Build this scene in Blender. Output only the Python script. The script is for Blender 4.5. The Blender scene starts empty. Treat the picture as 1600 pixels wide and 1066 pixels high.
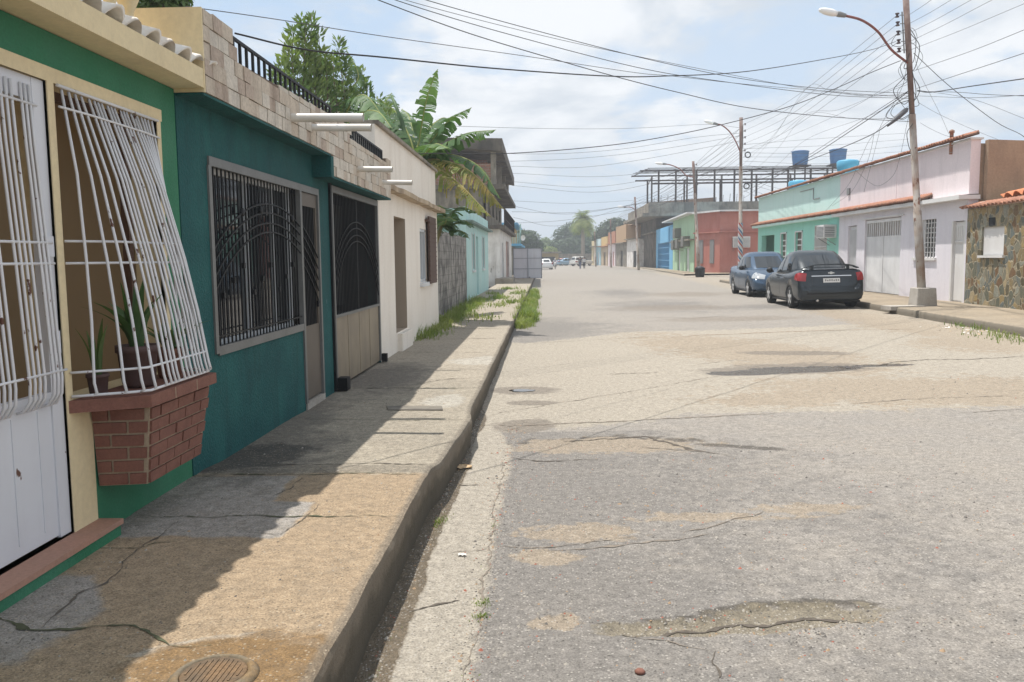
import bpy, bmesh, math, random
import numpy as np
from mathutils import Vector, Matrix, noise as mnoise
rad = math.radians
PI = math.pi
random.seed(7)
scene = bpy.context.scene
COL = scene.collection

# ------------------------------------------------------------------ camera
CAM_H = 1.6
cam_d = bpy.data.cameras.new('camera'); cam = bpy.data.objects.new('camera', cam_d); COL.objects.link(cam)
cam_d.sensor_width = 36; cam_d.lens = 36 * 1300 / 1600; cam_d.clip_end = 3000; cam_d.clip_start = 0.05
CM = Matrix.Rotation(rad(2.2), 4, 'Z') @ Matrix.Rotation(rad(90 - 5.65), 4, 'X') @ Matrix.Rotation(rad(-0.6), 4, 'Z')
cam.matrix_world = Matrix.Translation((0, 0, CAM_H)) @ CM
scene.camera = cam

# ------------------------------------------------------------------ world, sun, exposure
SUN_DIR = Vector((-0.255, 0.15, 1)).normalized()        # towards the sun: high, over the left roofs, a little ahead
sun_el = math.asin(SUN_DIR.z); sun_az = math.atan2(SUN_DIR.x, SUN_DIR.y)
w = bpy.data.worlds.new('World'); scene.world = w; w.use_nodes = True
SKYOFF = (12.5, 13.0, 6)
def build_world():
    nt = w.node_tree; N = nt.nodes; L = nt.links; N.clear()
    out = N.new('ShaderNodeOutputWorld'); bg = N.new('ShaderNodeBackground'); bg.inputs[1].default_value = 0.10
    sky = N.new('ShaderNodeTexSky'); sky.sky_type = 'NISHITA'; sky.sun_disc = False
    sky.sun_elevation = sun_el; sky.sun_rotation = sun_az; sky.dust_density = 1.6; sky.air_density = 1.0
    tc = N.new('ShaderNodeTexCoord'); sp = N.new('ShaderNodeSeparateXYZ'); L.new(tc.outputs['Generated'], sp.inputs[0])
    def mth(op, a, b=None, c=None, clamp=False):
        n = N.new('ShaderNodeMath'); n.operation = op; n.use_clamp = clamp
        for i, v in enumerate((a, b, c)):
            if v is None: continue
            if isinstance(v, (int, float)): n.inputs[i].default_value = v
            else: L.new(v, n.inputs[i])
        return n.outputs[0]
    z = mth('ADD', mth('MAXIMUM', sp.outputs[2], 0.0), 0.22)
    cb = N.new('ShaderNodeCombineXYZ')
    L.new(mth('DIVIDE', sp.outputs[0], z), cb.inputs[0]); L.new(mth('DIVIDE', sp.outputs[1], z), cb.inputs[1])
    cb.inputs[2].default_value = 0.35
    def noi(scale, det, rough, dist, off):
        m = N.new('ShaderNodeMapping'); m.inputs['Location'].default_value = off; L.new(cb.outputs[0], m.inputs[0])
        n = N.new('ShaderNodeTexNoise'); n.inputs['Scale'].default_value = scale; n.inputs['Detail'].default_value = det
        n.inputs['Roughness'].default_value = rough; n.inputs['Distortion'].default_value = dist
        L.new(m.outputs[0], n.inputs['Vector']); return n.outputs['Fac']
    def ramp(v, a, b):
        n = N.new('ShaderNodeMapRange'); n.interpolation_type = 'SMOOTHSTEP'
        n.inputs[1].default_value = a; n.inputs[2].default_value = b; L.new(v, n.inputs[0]); return n.outputs[0]
    def mix(f, a, b):
        n = N.new('ShaderNodeMix'); n.data_type = 'RGBA'
        if isinstance(f, float): n.inputs[0].default_value = f
        else: L.new(f, n.inputs[0])
        for i, v in ((6, a), (7, b)):
            if isinstance(v, tuple): n.inputs[i].default_value = v
            else: L.new(v, n.inputs[i])
        return n.outputs[2]
    big = noi(1.55, 10, 0.56, 0.2, SKYOFF); shade = noi(2.2, 7, 0.55, 0.4, (7.7, 2.0, 3)); veil = noi(0.5, 3, 0.5, 0.2, (1.0, 9.0, 5))
    cl = ramp(big, 0.38, 0.50)
    cloud = mix(ramp(mth('ADD', mth('MULTIPLY', shade, 0.6), mth('MULTIPLY', big, 0.45)), 0.44, 0.60), (6.1, 6.6, 7.2, 1), (8.5, 8.7, 8.95, 1))
    base = mix(0.72, sky.outputs[0], (4.6, 6.5, 8.8, 1))
    base = mix(mth('MULTIPLY', ramp(veil, 0.2, 0.65), 0.5), base, (7.0, 7.6, 8.4, 1))
    c = mix(mth('MULTIPLY', cl, 0.93), base, cloud)
    hz = ramp(sp.outputs[2], 0.16, -0.02)
    c = mix(mth('MULTIPLY', hz, 0.85), c, (6.1, 6.9, 7.7, 1))
    L.new(c, bg.inputs[0]); L.new(bg.outputs[0], out.inputs[0])
build_world()
sd = bpy.data.lights.new('sun', 'SUN'); sd.energy = 4.9; sd.angle = rad(0.53); sd.color = (1, 0.955, 0.88)
sun = bpy.data.objects.new('sun', sd); COL.objects.link(sun); sun.rotation_euler = SUN_DIR.to_track_quat('Z', 'Y').to_euler(); sun.location = (-5, 0, 30)
scene.view_settings.view_transform = 'Standard'; scene.view_settings.look = 'None'
scene.view_settings.exposure = 0.2; scene.view_settings.gamma = 1; scene.view_settings.use_curve_mapping = False

# ------------------------------------------------------------------ pixel helpers (photo is 1600 x 1066): turn a seen direction plus a real distance into a point
CM3 = CM.to_3x3(); CO = Vector((0, 0, CAM_H))
def ray(px, py): return CM3 @ Vector(((px - 800) / 1300, -(py - 533) / 1300, -1))
def at(px, py, Y): d = ray(px, py); return CO + d * (Y / d.y)
def onx(px, py, X): d = ray(px, py); return CO + d * (X / d.x)
def onz(px, py, Z): d = ray(px, py); return CO + d * ((Z - CAM_H) / d.z)

# ------------------------------------------------------------------ materials
MATS = {}
def mat(name, col, rough=0.85, metal=0.0, mott=None, fine=None, bump=None, streak=None, spots=None, pattern=None, spec=0.35, wood=None):
    """mott=(scale,amount,colour2) large blotches; fine=(scale,amount) grain; bump=(scale,strength,dist);
    streak=(amount,colour,scale) vertical run-off dirt; spots=(scale,threshold,colour) chips or rust"""
    if name in MATS: return MATS[name]
    m = bpy.data.materials.new(name); m.use_nodes = True; nt = m.node_tree; N = nt.nodes; L = nt.links
    b = N['Principled BSDF']; b.inputs['Roughness'].default_value = rough; b.inputs['Metallic'].default_value = metal
    b.inputs['Specular IOR Level'].default_value = spec
    tc = N.new('ShaderNodeTexCoord'); co = tc.outputs['Object']
    def noi(scale, det=5, rgh=0.55, sc=(1, 1, 1), off=(0, 0, 0)):
        mp = N.new('ShaderNodeMapping'); mp.inputs['Scale'].default_value = sc; mp.inputs['Location'].default_value = off; L.new(co, mp.inputs[0])
        n = N.new('ShaderNodeTexNoise'); n.inputs['Scale'].default_value = scale; n.inputs['Detail'].default_value = det; n.inputs['Roughness'].default_value = rgh
        L.new(mp.outputs[0], n.inputs['Vector']); return n.outputs['Fac']
    def rmp(v, a, b_, t0=0., t1=1.):
        n = N.new('ShaderNodeMapRange'); n.inputs[1].default_value = a; n.inputs[2].default_value = b_; n.inputs[3].default_value = t0; n.inputs[4].default_value = t1
        L.new(v, n.inputs[0]); return n.outputs[0]
    def mix(f, a, c, mode='MIX'):
        n = N.new('ShaderNodeMix'); n.data_type = 'RGBA'; n.blend_type = mode
        if isinstance(f, (int, float)): n.inputs[0].default_value = f
        else: L.new(f, n.inputs[0])
        for i, v in ((6, a), (7, c)):
            if isinstance(v, (tuple, list)): n.inputs[i].default_value = tuple(v[:3]) + (1,)
            else: L.new(v, n.inputs[i])
        return n.outputs[2]
    hgt = None
    c = tuple(col)
    if pattern: c, hgt = pattern(N, L, co, mix, rmp, noi, c)
    if mott: c = mix(rmp(noi(mott[0], 6, 0.6), 0.42, 0.62, 0, mott[1]), c, mott[2])
    if streak: c = mix(rmp(noi(streak[2] if len(streak) > 2 else 1.0, 7, 0.65, (2.6, 2.6, 0.5), (3, 1, 7)), 0.48, 0.74, 0, streak[0]), c, streak[1])
    if fine:
        g = rmp(noi(fine[0], 3, 0.7), 0.3, 0.7, 1 - fine[1], 1 + fine[1])
        cb = N.new('ShaderNodeCombineColor'); [L.new(g, cb.inputs[i]) for i in range(3)]
        c = mix(1.0, c, cb.outputs[0], 'MULTIPLY')
    if spots: c = mix(rmp(noi(spots[0], 4, 0.6, (1, 1, 0.7), (9, 4, 2)), spots[1], spots[1] + 0.02), c, spots[2])
    if isinstance(c, tuple): b.inputs['Base Color'].default_value = c[:3] + (1,)
    else: L.new(c, b.inputs['Base Color'])
    if bump or hgt is not None:
        bn = N.new('ShaderNodeBump'); bn.inputs['Strength'].default_value = bump[1] if bump else 0.6; bn.inputs['Distance'].default_value = bump[2] if bump else 0.01
        if hgt is not None and bump:
            a = N.new('ShaderNodeMath'); a.operation = 'MULTIPLY_ADD'; L.new(noi(bump[0], 6, 0.6), a.inputs[0]); a.inputs[1].default_value = 0.4; L.new(hgt, a.inputs[2]); h = a.outputs[0]
        elif hgt is not None: h = hgt
        else: h = noi(bump[0], 6, 0.6)
        L.new(h, bn.inputs['Height']); L.new(bn.outputs[0], b.inputs['Normal'])
    MATS[name] = m; return m
def P_yz(N, L, co, front=False):
    s = N.new('ShaderNodeSeparateXYZ'); L.new(co, s.inputs[0]); c = N.new('ShaderNodeCombineXYZ')
    L.new(s.outputs[0 if front else 1], c.inputs[0]); L.new(s.outputs[2], c.inputs[1]); return c.outputs[0]
def brick_pat(bw, bh, mort, mcol, c2, front=False, off=0.5, sq=1.0, warp=0.0):
    def f(N, L, co, mix, rmp, noi, c):
        v = P_yz(N, L, co, front)
        if warp:
            n = N.new('ShaderNodeTexNoise'); n.inputs['Scale'].default_value = 3.5; L.new(v, n.inputs['Vector'])
            s = N.new('ShaderNodeVectorMath'); s.operation = 'SCALE'; L.new(n.outputs['Color'], s.inputs[0]); s.inputs['Scale'].default_value = warp
            a = N.new('ShaderNodeVectorMath'); L.new(v, a.inputs[0]); L.new(s.outputs[0], a.inputs[1]); v = a.outputs[0]
        t = N.new('ShaderNodeTexBrick'); L.new(v, t.inputs['Vector']); t.inputs['Scale'].default_value = 1
        t.inputs['Brick Width'].default_value = bw; t.inputs['Row Height'].default_value = bh; t.inputs['Mortar Size'].default_value = mort; t.inputs['Mortar Smooth'].default_value = 0.2
        t.inputs['Color1'].default_value = c[:3] + (1,); t.inputs['Color2'].default_value = c2[:3] + (1,); t.inputs['Mortar'].default_value = mcol[:3] + (1,)
        t.offset = off; t.squash = sq; t.squash_frequency = 2
        return t.outputs['Color'], rmp(t.outputs['Fac'], 0, 1, 1, 0)
    return f
def stone_pat(scale, cols, mcol):
    def f(N, L, co, mix, rmp, noi, c):
        n = N.new('ShaderNodeTexNoise'); n.inputs['Scale'].default_value = 2.2; L.new(co, n.inputs['Vector'])
        s = N.new('ShaderNodeVectorMath'); s.operation = 'SCALE'; L.new(n.outputs['Color'], s.inputs[0]); s.inputs['Scale'].default_value = 0.35
        a = N.new('ShaderNodeVectorMath'); L.new(co, a.inputs[0]); L.new(s.outputs[0], a.inputs[1])
        mp = N.new('ShaderNodeMapping'); mp.inputs['Scale'].default_value = (1, 1, 0.7); L.new(a.outputs[0], mp.inputs[0])
        v = N.new('ShaderNodeTexVoronoi'); v.inputs['Scale'].default_value = scale; L.new(mp.outputs[0], v.inputs['Vector'])
        e = N.new('ShaderNodeTexVoronoi'); e.feature = 'DISTANCE_TO_EDGE'; e.inputs['Scale'].default_value = scale; L.new(mp.outputs[0], e.inputs['Vector'])
        sc = N.new('ShaderNodeSeparateColor'); L.new(v.outputs['Color'], sc.inputs[0])
        r = N.new('ShaderNodeValToRGB'); el = r.color_ramp.elements; r.color_ramp.interpolation = 'CONSTANT'
        while len(el) < len(cols): el.new(0.5)
        for i, cc in enumerate(cols): el[i].position = i / len(cols); el[i].color = cc + (1,)
        L.new(sc.outputs[0], r.inputs[0])
        edge = rmp(e.outputs['Distance'], 0.03, 0.075)
        return mix(edge, mcol, r.outputs[0]), edge
    return f
# colours
M_green = mat('green_stucco', (0.028, 0.17, 0.085), 0.8, mott=(1.4, .7, (0.055, 0.20, 0.12)), fine=(60, .12), bump=(90, .5, .006), streak=(.35, (0.03, 0.11, 0.07)), spots=(7, .735, (0.2, 0.3, 0.22)))
M_cream = mat('cream_paint', (0.72, 0.60, 0.38), 0.75, mott=(1.5, .4, (0.64, 0.51, 0.31)), fine=(30, .06), bump=(25, .3, .006), streak=(.3, (0.38, 0.30, 0.19)), spots=(6, .74, (0.2, 0.16, 0.1)))
M_teal = mat('teal_stucco', (0.006, 0.074, 0.076), 0.8, mott=(1.3, .85, (0.016, 0.115, 0.11)), spots=(5, .72, (0.06, 0.14, 0.14)), fine=(50, .15), bump=(55, .9, .012), streak=(.7, (0.006, 0.045, 0.047), 2.2))
M_white_metal = mat('white_painted_iron', (0.68, 0.68, 0.70), 0.5, mott=(2, .25, (0.6, 0.58, 0.58)), spots=(12, .655, (0.10, 0.035, 0.02)), bump=(30, .15, .003), spec=.5)
M_white_door = mat('white_door_sheet', (0.66, 0.67, 0.71), 0.55, mott=(2.2, .3, (0.55, 0.55, 0.6)), streak=(.35, (0.5, 0.48, 0.5)), spots=(9, .715, (0.13, 0.06, 0.04)), bump=(4, .2, .01), spec=.5)
M_black_iron = mat('black_iron', (0.012, 0.013, 0.015), 0.55, spec=.25)
M_grey_frame = mat('grey_steel_frame', (0.16, 0.16, 0.155), 0.5, mott=(3, .5, (0.11, 0.11, 0.105)), fine=(40, .1), spec=.5)
M_brown_frame = mat('brown_steel_frame', (0.12, 0.098, 0.078), 0.55, mott=(3, .4, (0.08, 0.065, 0.05)), spec=.5)
M_gate_sheet = mat('bronze_gate_sheet', (0.27, 0.22, 0.155), 0.5, mott=(2.4, .6, (0.19, 0.155, 0.115)), streak=(.7, (0.14, 0.115, 0.09)), bump=(6, .2, .01), spec=.5)
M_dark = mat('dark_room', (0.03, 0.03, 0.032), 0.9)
M_interior = mat('tan_interior', (0.42, 0.315, 0.20), 0.9, mott=(1, .3, (0.36, .27, .17)))
M_brown_wood = mat('brown_wood', (0.09, 0.045, 0.028), 0.6, fine=(20, .2))
M_glass = mat('window_glass', (0.02, 0.025, 0.03), 0.05, spec=1.0)
M_alu = mat('white_aluminium', (0.62, 0.64, 0.66), 0.4, spec=.5)
M_brick = mat('clay_brick', (0.215, 0.098, 0.072), 0.8, mott=(9, .6, (0.16, 0.068, 0.052)), fine=(90, .15), bump=(120, .4, .004))
M_mortar = mat('cream_mortar', (0.36, 0.28, 0.20), 0.95, fine=(80, .15), bump=(90, .5, .004))
M_tile_step = mat('step_tile', (0.40, 0.22, 0.16), 0.7, mott=(4, .5, (0.33, 0.2, 0.15)), fine=(60, .12))
M_pvc = mat('pvc_pipe', (0.74, 0.72, 0.68), 0.4, mott=(5, .5, (0.60, 0.54, 0.44)), spec=.5)
M_parapet = [mat('pale_block', (0.56, 0.48, 0.39), 0.9, mott=(3, .5, (0.46, 0.39, 0.32)), streak=(.6, (0.22, 0.16, 0.12), 1.5), fine=(40, .15), bump=(40, .8, .008)), mat('rosy_block', (0.47, 0.38, 0.31), 0.9, mott=(3, .5, (0.38, 0.31, 0.26)), streak=(.7, (0.17, 0.12, 0.09), 1.5), fine=(40, .15), bump=(40, .8, .008)), mat('greyed_block', (0.62, 0.56, 0.48), 0.9, mott=(3, .5, (0.46, 0.42, 0.37)), streak=(.6, (0.2, 0.17, 0.14), 1.5), fine=(40, .15), bump=(40, .8, .008)), mat('grimy_joint', (0.16, 0.12, 0.09), 0.95)]
M_pinkish_white = mat('cream_white_wall', (0.84, 0.78, 0.70), 0.8, mott=(1, .4, (0.76, 0.69, 0.60)), streak=(.4, (0.58, 0.50, 0.41)), fine=(30, .05), bump=(30, .3, .005))
M_block = mat('stained_block_wall', (0.36, 0.34, 0.31), 0.95, pattern=brick_pat(.4, .2, .008, (0.26, 0.24, 0.22), (0.32, 0.30, 0.28)), mott=(2.6, .9, (0.09, 0.085, 0.08)), streak=(.7, (0.06, 0.06, 0.056), 2.4), fine=(40, .2), bump=(40, .7, .01))
M_redbrick = mat('hollow_clay_block', (0.38, 0.17, 0.10), 0.9, pattern=brick_pat(.3, .15, .012, (0.34, 0.3, 0.26), (0.30, 0.13, 0.085), front=True), mott=(1, .5, (0.25, .17, .13)), fine=(40, .15), bump=(40, .5, .008))
M_conc_old = mat('old_concrete', (0.33, 0.29, 0.235), 0.95, mott=(0.9, .8, (0.15, 0.13, 0.11)), streak=(.8, (0.055, 0.05, 0.045), .8), fine=(30, .15), bump=(20, .5, .01))
M_conc_dark = mat('blackened_concrete', (0.16, 0.135, 0.11), 0.95, mott=(0.8, .8, (0.06, 0.052, 0.045)), streak=(.7, (0.03, .028, .026), .8), fine=(30, .15))
M_cottage = mat('aqua_wall', (0.46, 0.68, 0.66), 0.8, mott=(1, .4, (0.54, 0.70, 0.67)), streak=(.45, (0.3, .38, .36)), bump=(25, .3, .005))
M_white_wall = mat('peeling_white_wall', (0.82, 0.79, 0.76), 0.9, mott=(.9, .6, (0.50, 0.46, 0.42)), streak=(.6, (0.28, 0.25, 0.22)), spots=(1.8, .66, (0.36, .33, .3)))
M_pink = mat('pale_pink_wall', (0.80, 0.70, 0.715), 0.8, mott=(.8, .3, (0.74, 0.66, 0.69)), streak=(.35, (0.50, 0.44, 0.45)), fine=(20, .05), bump=(20, .35, .006))
M_lilac = mat('pale_lilac_wall', (0.74, 0.71, 0.76), 0.8, mott=(.8, .4, (0.78, 0.74, 0.77)), streak=(.35, (0.50, 0.46, 0.50)), fine=(20, .05), bump=(20, .3, .006))
M_mint = mat('mint_wall', (0.55, 0.76, 0.72), 0.8, mott=(.8, .35, (0.60, 0.76, 0.74)), streak=(.3, (0.33, 0.55, 0.50)), fine=(20, .05), bump=(20, .3, .006))
M_mint2 = mat('bright_mint_wall', (0.30, 0.62, 0.54), 0.8, mott=(.8, .35, (0.30, 0.66, 0.56)), streak=(.3, (0.2, 0.45, 0.38)), fine=(20, .05))
M_roof_tile = mat('clay_roof_tile', (0.42, 0.20, 0.13), 0.85, mott=(5, .8, (0.26, 0.13, 0.09)), fine=(30, .25), spots=(4, .66, (0.5, 0.4, 0.33)))
M_roof_orange = mat('new_clay_tile', (0.62, 0.25, 0.12), 0.8, mott=(5, .6, (0.6, 0.2, 0.1)), fine=(30, .2))
M_tile_white = mat('whitewashed_tile', (0.80, 0.77, 0.72), 0.8, mott=(8, .5, (0.6, 0.5, 0.40)), spots=(10, .68, (0.35, 0.16, 0.10)))
M_brownwall = mat('brown_render_wall', (0.40, 0.285, 0.195), 0.95, mott=(.9, .7, (0.31, 0.215, 0.15)), streak=(.5, (0.2, 0.15, 0.11)), fine=(20, .12), bump=(14, .5, .012))
M_stone = mat('stone_cladding', (0.3, 0.26, 0.2), 0.85, pattern=stone_pat(6.0, [(0.10, 0.085, 0.05), (0.24, 0.18, 0.09), (0.13, 0.15, 0.14), (0.33, 0.24, 0.11), (0.20, 0.19, 0.14), (0.17, 0.10, 0.05), (0.27, 0.27, 0.22), (0.12, 0.125, 0.09), (0.38, 0.3, 0.18)], (0.36, 0.31, 0.22)), mott=(7, .35, (0.2, 0.17, 0.11)), fine=(30, .2), bump=(30, .9, .02))
M_white_paint = mat('white_paint', (0.72, 0.71, 0.70), 0.6, mott=(1.2, .35, (0.62, 0.60, 0.58)), streak=(.3, (0.5, .47, .44)), spec=.4)
M_white_dull = mat('grey_white_paint', (0.72, 0.72, 0.73), 0.6, mott=(1, .4, (0.46, 0.46, 0.47)), streak=(.3, (.4, .38, .36)))
M_red = mat('brick_red_wall', (0.44, 0.175, 0.14), 0.85, mott=(.6, .6, (0.50, 0.24, 0.20)), streak=(.4, (0.28, 0.09, 0.07)), fine=(15, .08))
M_pistachio = mat('pistachio_wall', (0.42, 0.60, 0.42), 0.85, mott=(.6, .4, (0.42, 0.62, 0.4)), streak=(.5, (0.22, 0.32, 0.2)))
M_blue = mat('sky_blue_wall', (0.16, 0.42, 0.66), 0.8, mott=(.6, .4, (0.22, 0.5, 0.72)), streak=(.3, (0.15, 0.3, 0.45)))
M_rust_steel = mat('rusty_dark_steel', (0.030, 0.022, 0.022), 0.8, mott=(3, .6, (0.07, 0.04, 0.03)))
M_tank = mat('blue_plastic_tank', (0.03, 0.16, 0.42), 0.5, mott=(2, .5, (0.08, 0.25, 0.5)), spec=.5)
M_sheet_gate = mat('galvanised_sheet', (0.66, 0.68, 0.74), 0.6, mott=(1.5, .35, (0.72, 0.74, 0.78)), streak=(.3, (0.3, .29, .3)), spec=.4)
M_pole = mat('weathered_pole_paint', (0.40, 0.37, 0.34), 0.75, mott=(2.5, .7, (0.28, 0.20, 0.15)), streak=(.8, (0.20, 0.09, 0.055), 1.6), spots=(5, .62, (0.15, 0.065, 0.04)))
M_pole_top = mat('rusty_pole_steel', (0.16, 0.10, 0.085), 0.8, mott=(3, .7, (0.30, 0.24, 0.22)))
M_rust_arm = mat('rusty_red_arm', (0.26, 0.10, 0.085), 0.7, mott=(5, .6, (0.16, .07, .06)))
M_cable = mat('black_cable', (0.03, 0.03, 0.033), 0.6)
M_cable_grey = mat('grey_cable', (0.10, 0.10, 0.11), 0.6)
M_lamp = mat('lamp_glass', (0.85, 0.85, 0.85), 0.25, spec=.6)
M_grey = mat('grey_metal', (0.22, 0.22, 0.22), 0.5, spec=.5)
M_bark = mat('bark', (0.16, 0.12, 0.085), 0.95, fine=(20, .3), bump=(20, .8, .02))
M_conc = mat('concrete', (0.42, 0.39, 0.35), 0.95, mott=(2, .6, (0.30, 0.27, 0.235)), streak=(.4, (.2, .18, .16)), fine=(40, .15), bump=(40, .6, .01))
def leafmat(name, c, c2, trans=0.35):
    m = mat(name, c, 0.55, mott=(1.1, .9, c2), fine=(4, .25))
    nt = m.node_tree; N = nt.nodes; L = nt.links; b = N['Principled BSDF']; out = N['Material Output']
    t = N.new('ShaderNodeBsdfTranslucent'); mx = N.new('ShaderNodeMixShader'); mx.inputs[0].default_value = trans
    src = b.inputs['Base Color'].links[0].from_socket
    g = N.new('ShaderNodeMix'); g.data_type = 'RGBA'; g.blend_type = 'MULTIPLY'; g.inputs[0].default_value = 1; L.new(src, g.inputs[6]); g.inputs[7].default_value = (1.5, 1.7, .6, 1)
    L.new(g.outputs[2], t.inputs[0]); L.new(b.outputs[0], mx.inputs[1]); L.new(t.outputs[0], mx.inputs[2]); L.new(mx.outputs[0], out.inputs[0])
    return m
M_banana = leafmat('banana_leaf', (0.055, 0.115, 0.045), (0.11, 0.19, 0.07), .25)
M_banana_dry = leafmat('yellowed_banana_leaf', (0.16, 0.20, 0.05), (0.42, 0.26, 0.09))
M_banana_stem = mat('banana_stem', (0.22, 0.22, 0.09), 0.6, mott=(3, .7, (0.2, 0.12, 0.06)))
M_foliage = leafmat('tree_foliage', (0.085, 0.14, 0.05), (0.17, 0.22, 0.08), .3)
M_foliage_dark = leafmat('dark_tree_foliage', (0.035, 0.065, 0.028), (0.06, 0.10, 0.035), .2)
M_palm_leaf = leafmat('palm_leaf', (0.15, 0.20, 0.06), (0.28, 0.30, 0.09), .3)
M_grass = leafmat('grass_blades', (0.14, 0.20, 0.05), (0.26, 0.28, 0.10), .3)
M_dark_stain = mat('dark_crack', (0.10, 0.085, 0.07), 0.95, fine=(20, .3))
M_moss_stain = mat('mossy_crack', (0.075, 0.08, 0.045), 0.95, fine=(20, .3))
M_crack_mid = mat('dusty_crack', (0.20, 0.17, 0.14), 0.95, fine=(20, .25))

# ------------------------------------------------------------------ mesh helpers
ORG = {}
def idmap(u, v, w_): return Vector((u, v, w_))
def TL(u, v, w_): return Vector((-2.18 + w_, u, v))                      # left facades: u along the street, v up, w out
RX0, RS = 10.32, 0.035
def TR(u, v, w_):                                                      # right facades, running slightly uphill away
    lift = 0.0078 * (u - 22.4) * min(1, max(0, (v - 0.3) / 4.3)) if u > 22.4 else 0
    return Vector((RX0 + RS * u - w_, u, v + lift))
class MB:
    def __init__(s, T=idmap): s.v = []; s.f = []; s.m = []; s.s = []; s.T = T
    def add(s, vs, fs, m=0, smooth=False, raw=False):
        o = len(s.v); s.v += [Vector(p) if raw else s.T(*p) for p in vs]
        for f in fs: s.f.append(tuple(i + o for i in f)); s.m.append(m); s.s.append(smooth)
    def box(s, a0, a1, b0, b1, c0, c1, m=0):
        vs = [(x, y, z) for z in (c0, c1) for y in (b0, b1) for x in (a0, a1)]
        s.add(vs, [(0, 2, 3, 1), (4, 5, 7, 6), (0, 1, 5, 4), (2, 6, 7, 3), (0, 4, 6, 2), (1, 3, 7, 5)], m)
    def obox(s, c, size, rz=0, m=0, tilt=None):
        R = Matrix.Rotation(rz, 3, 'Z')
        if tilt: R = R @ Matrix.Rotation(tilt[0], 3, tilt[1])
        vs = [Vector(c) + R @ Vector((x * size[0] / 2, y * size[1] / 2, z * size[2] / 2)) for z in (-1, 1) for y in (-1, 1) for x in (-1, 1)]
        s.add(vs, [(0, 2, 3, 1), (4, 5, 7, 6), (0, 1, 5, 4), (2, 6, 7, 3), (0, 4, 6, 2), (1, 3, 7, 5)], m, raw=True)
    def hexa(s, p, m=0): s.add(p, [(0, 3, 2, 1), (4, 5, 6, 7), (0, 1, 5, 4), (1, 2, 6, 5), (2, 3, 7, 6), (3, 0, 4, 7)], m)
    def tube(s, path, r, n=8, m=0, cap=True, raw=True, flat=False):
        pts = [Vector(p) if raw else s.T(*p) for p in path]; o = len(s.v); up = None
        rs = r if isinstance(r, (list, tuple)) else [r] * len(pts)
        for i, p in enumerate(pts):
            d = (pts[min(i + 1, len(pts) - 1)] - pts[max(i - 1, 0)]).normalized()
            if up is None: up = Vector((0, 0, 1)) if abs(d.z) < 0.9 else Vector((0, 1, 0))
            a = d.cross(up).normalized(); b_ = a.cross(d).normalized(); up = b_
            for k in range(n): t = 2 * PI * (k + .5) / n; s.v.append(p + a * math.cos(t) * rs[i] + b_ * math.sin(t) * rs[i])
        for i in range(len(pts) - 1):
            for k in range(n):
                k2 = (k + 1) % n; s.f.append((o + i * n + k, o + i * n + k2, o + (i + 1) * n + k2, o + (i + 1) * n + k)); s.m.append(m); s.s.append(not flat and n > 4)
        if cap:
            s.f.append(tuple(o + k for k in range(n))); s.m.append(m); s.s.append(False)
            e = o + (len(pts) - 1) * n; s.f.append(tuple(e + k for k in range(n))); s.m.append(m); s.s.append(False)
    def lathe(s, c, prof, n=16, m=0, axis='z', smooth=True):
        o = len(s.v); c = Vector(c)
        for (r, h) in prof:
            for k in range(n):
                t = 2 * PI * k / n; x, y = r * math.cos(t), r * math.sin(t)
                s.v.append(c + (Vector((x, y, h)) if axis == 'z' else Vector((h, x, y)) if axis == 'x' else Vector((x, h, y))))
        for i in range(len(prof) - 1):
            for k in range(n):
                k2 = (k + 1) % n; s.f.append((o + i * n + k, o + i * n + k2, o + (i + 1) * n + k2, o + (i + 1) * n + k)); s.m.append(m); s.s.append(smooth)
        for i in (0, len(prof) - 1):
            s.f.append(tuple(o + i * n + k for k in range(n))); s.m.append(m); s.s.append(False)
    def wall(s, u0, u1, v0, v1, w0, w1, holes=(), m=0, mh=None):
        us = sorted({u0, u1, *[min(max(h[i], u0), u1) for h in holes for i in (0, 1)]}); vs = sorted({v0, v1, *[min(max(h[i], v0), v1) for h in holes for i in (2, 3)]})
        def solid(i, j):
            if i < 0 or j < 0 or i >= len(us) - 1 or j >= len(vs) - 1: return False
            a, b_ = (us[i] + us[i + 1]) / 2, (vs[j] + vs[j + 1]) / 2
            return not any(h[0] < a < h[1] and h[2] < b_ < h[3] for h in holes)
        mh = m if mh is None else mh
        for i in range(len(us) - 1):
            for j in range(len(vs) - 1):
                if not solid(i, j): continue
                a, b_, c, d = us[i], us[i + 1], vs[j], vs[j + 1]
                s.add([(a, c, w1), (b_, c, w1), (b_, d, w1), (a, d, w1)], [(0, 1, 2, 3)], m); s.add([(a, c, w0), (b_, c, w0), (b_, d, w0), (a, d, w0)], [(3, 2, 1, 0)], m)
                ed = lambda nb: m if (nb[0] < 0 or nb[1] < 0 or nb[0] >= len(us) - 1 or nb[1] >= len(vs) - 1) else mh
                if not solid(i - 1, j): s.add([(a, c, w0), (a, c, w1), (a, d, w1), (a, d, w0)], [(0, 1, 2, 3)], ed((i - 1, j)))
                if not solid(i + 1, j): s.add([(b_, c, w0), (b_, c, w1), (b_, d, w1), (b_, d, w0)], [(3, 2, 1, 0)], ed((i + 1, j)))
                if not solid(i, j - 1): s.add([(a, c, w0), (b_, c, w0), (b_, c, w1), (a, c, w1)], [(0, 1, 2, 3)], ed((i, j - 1)))
                if not solid(i, j + 1): s.add([(a, d, w0), (b_, d, w0), (b_, d, w1), (a, d, w1)], [(3, 2, 1, 0)], ed((i, j + 1)))
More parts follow.
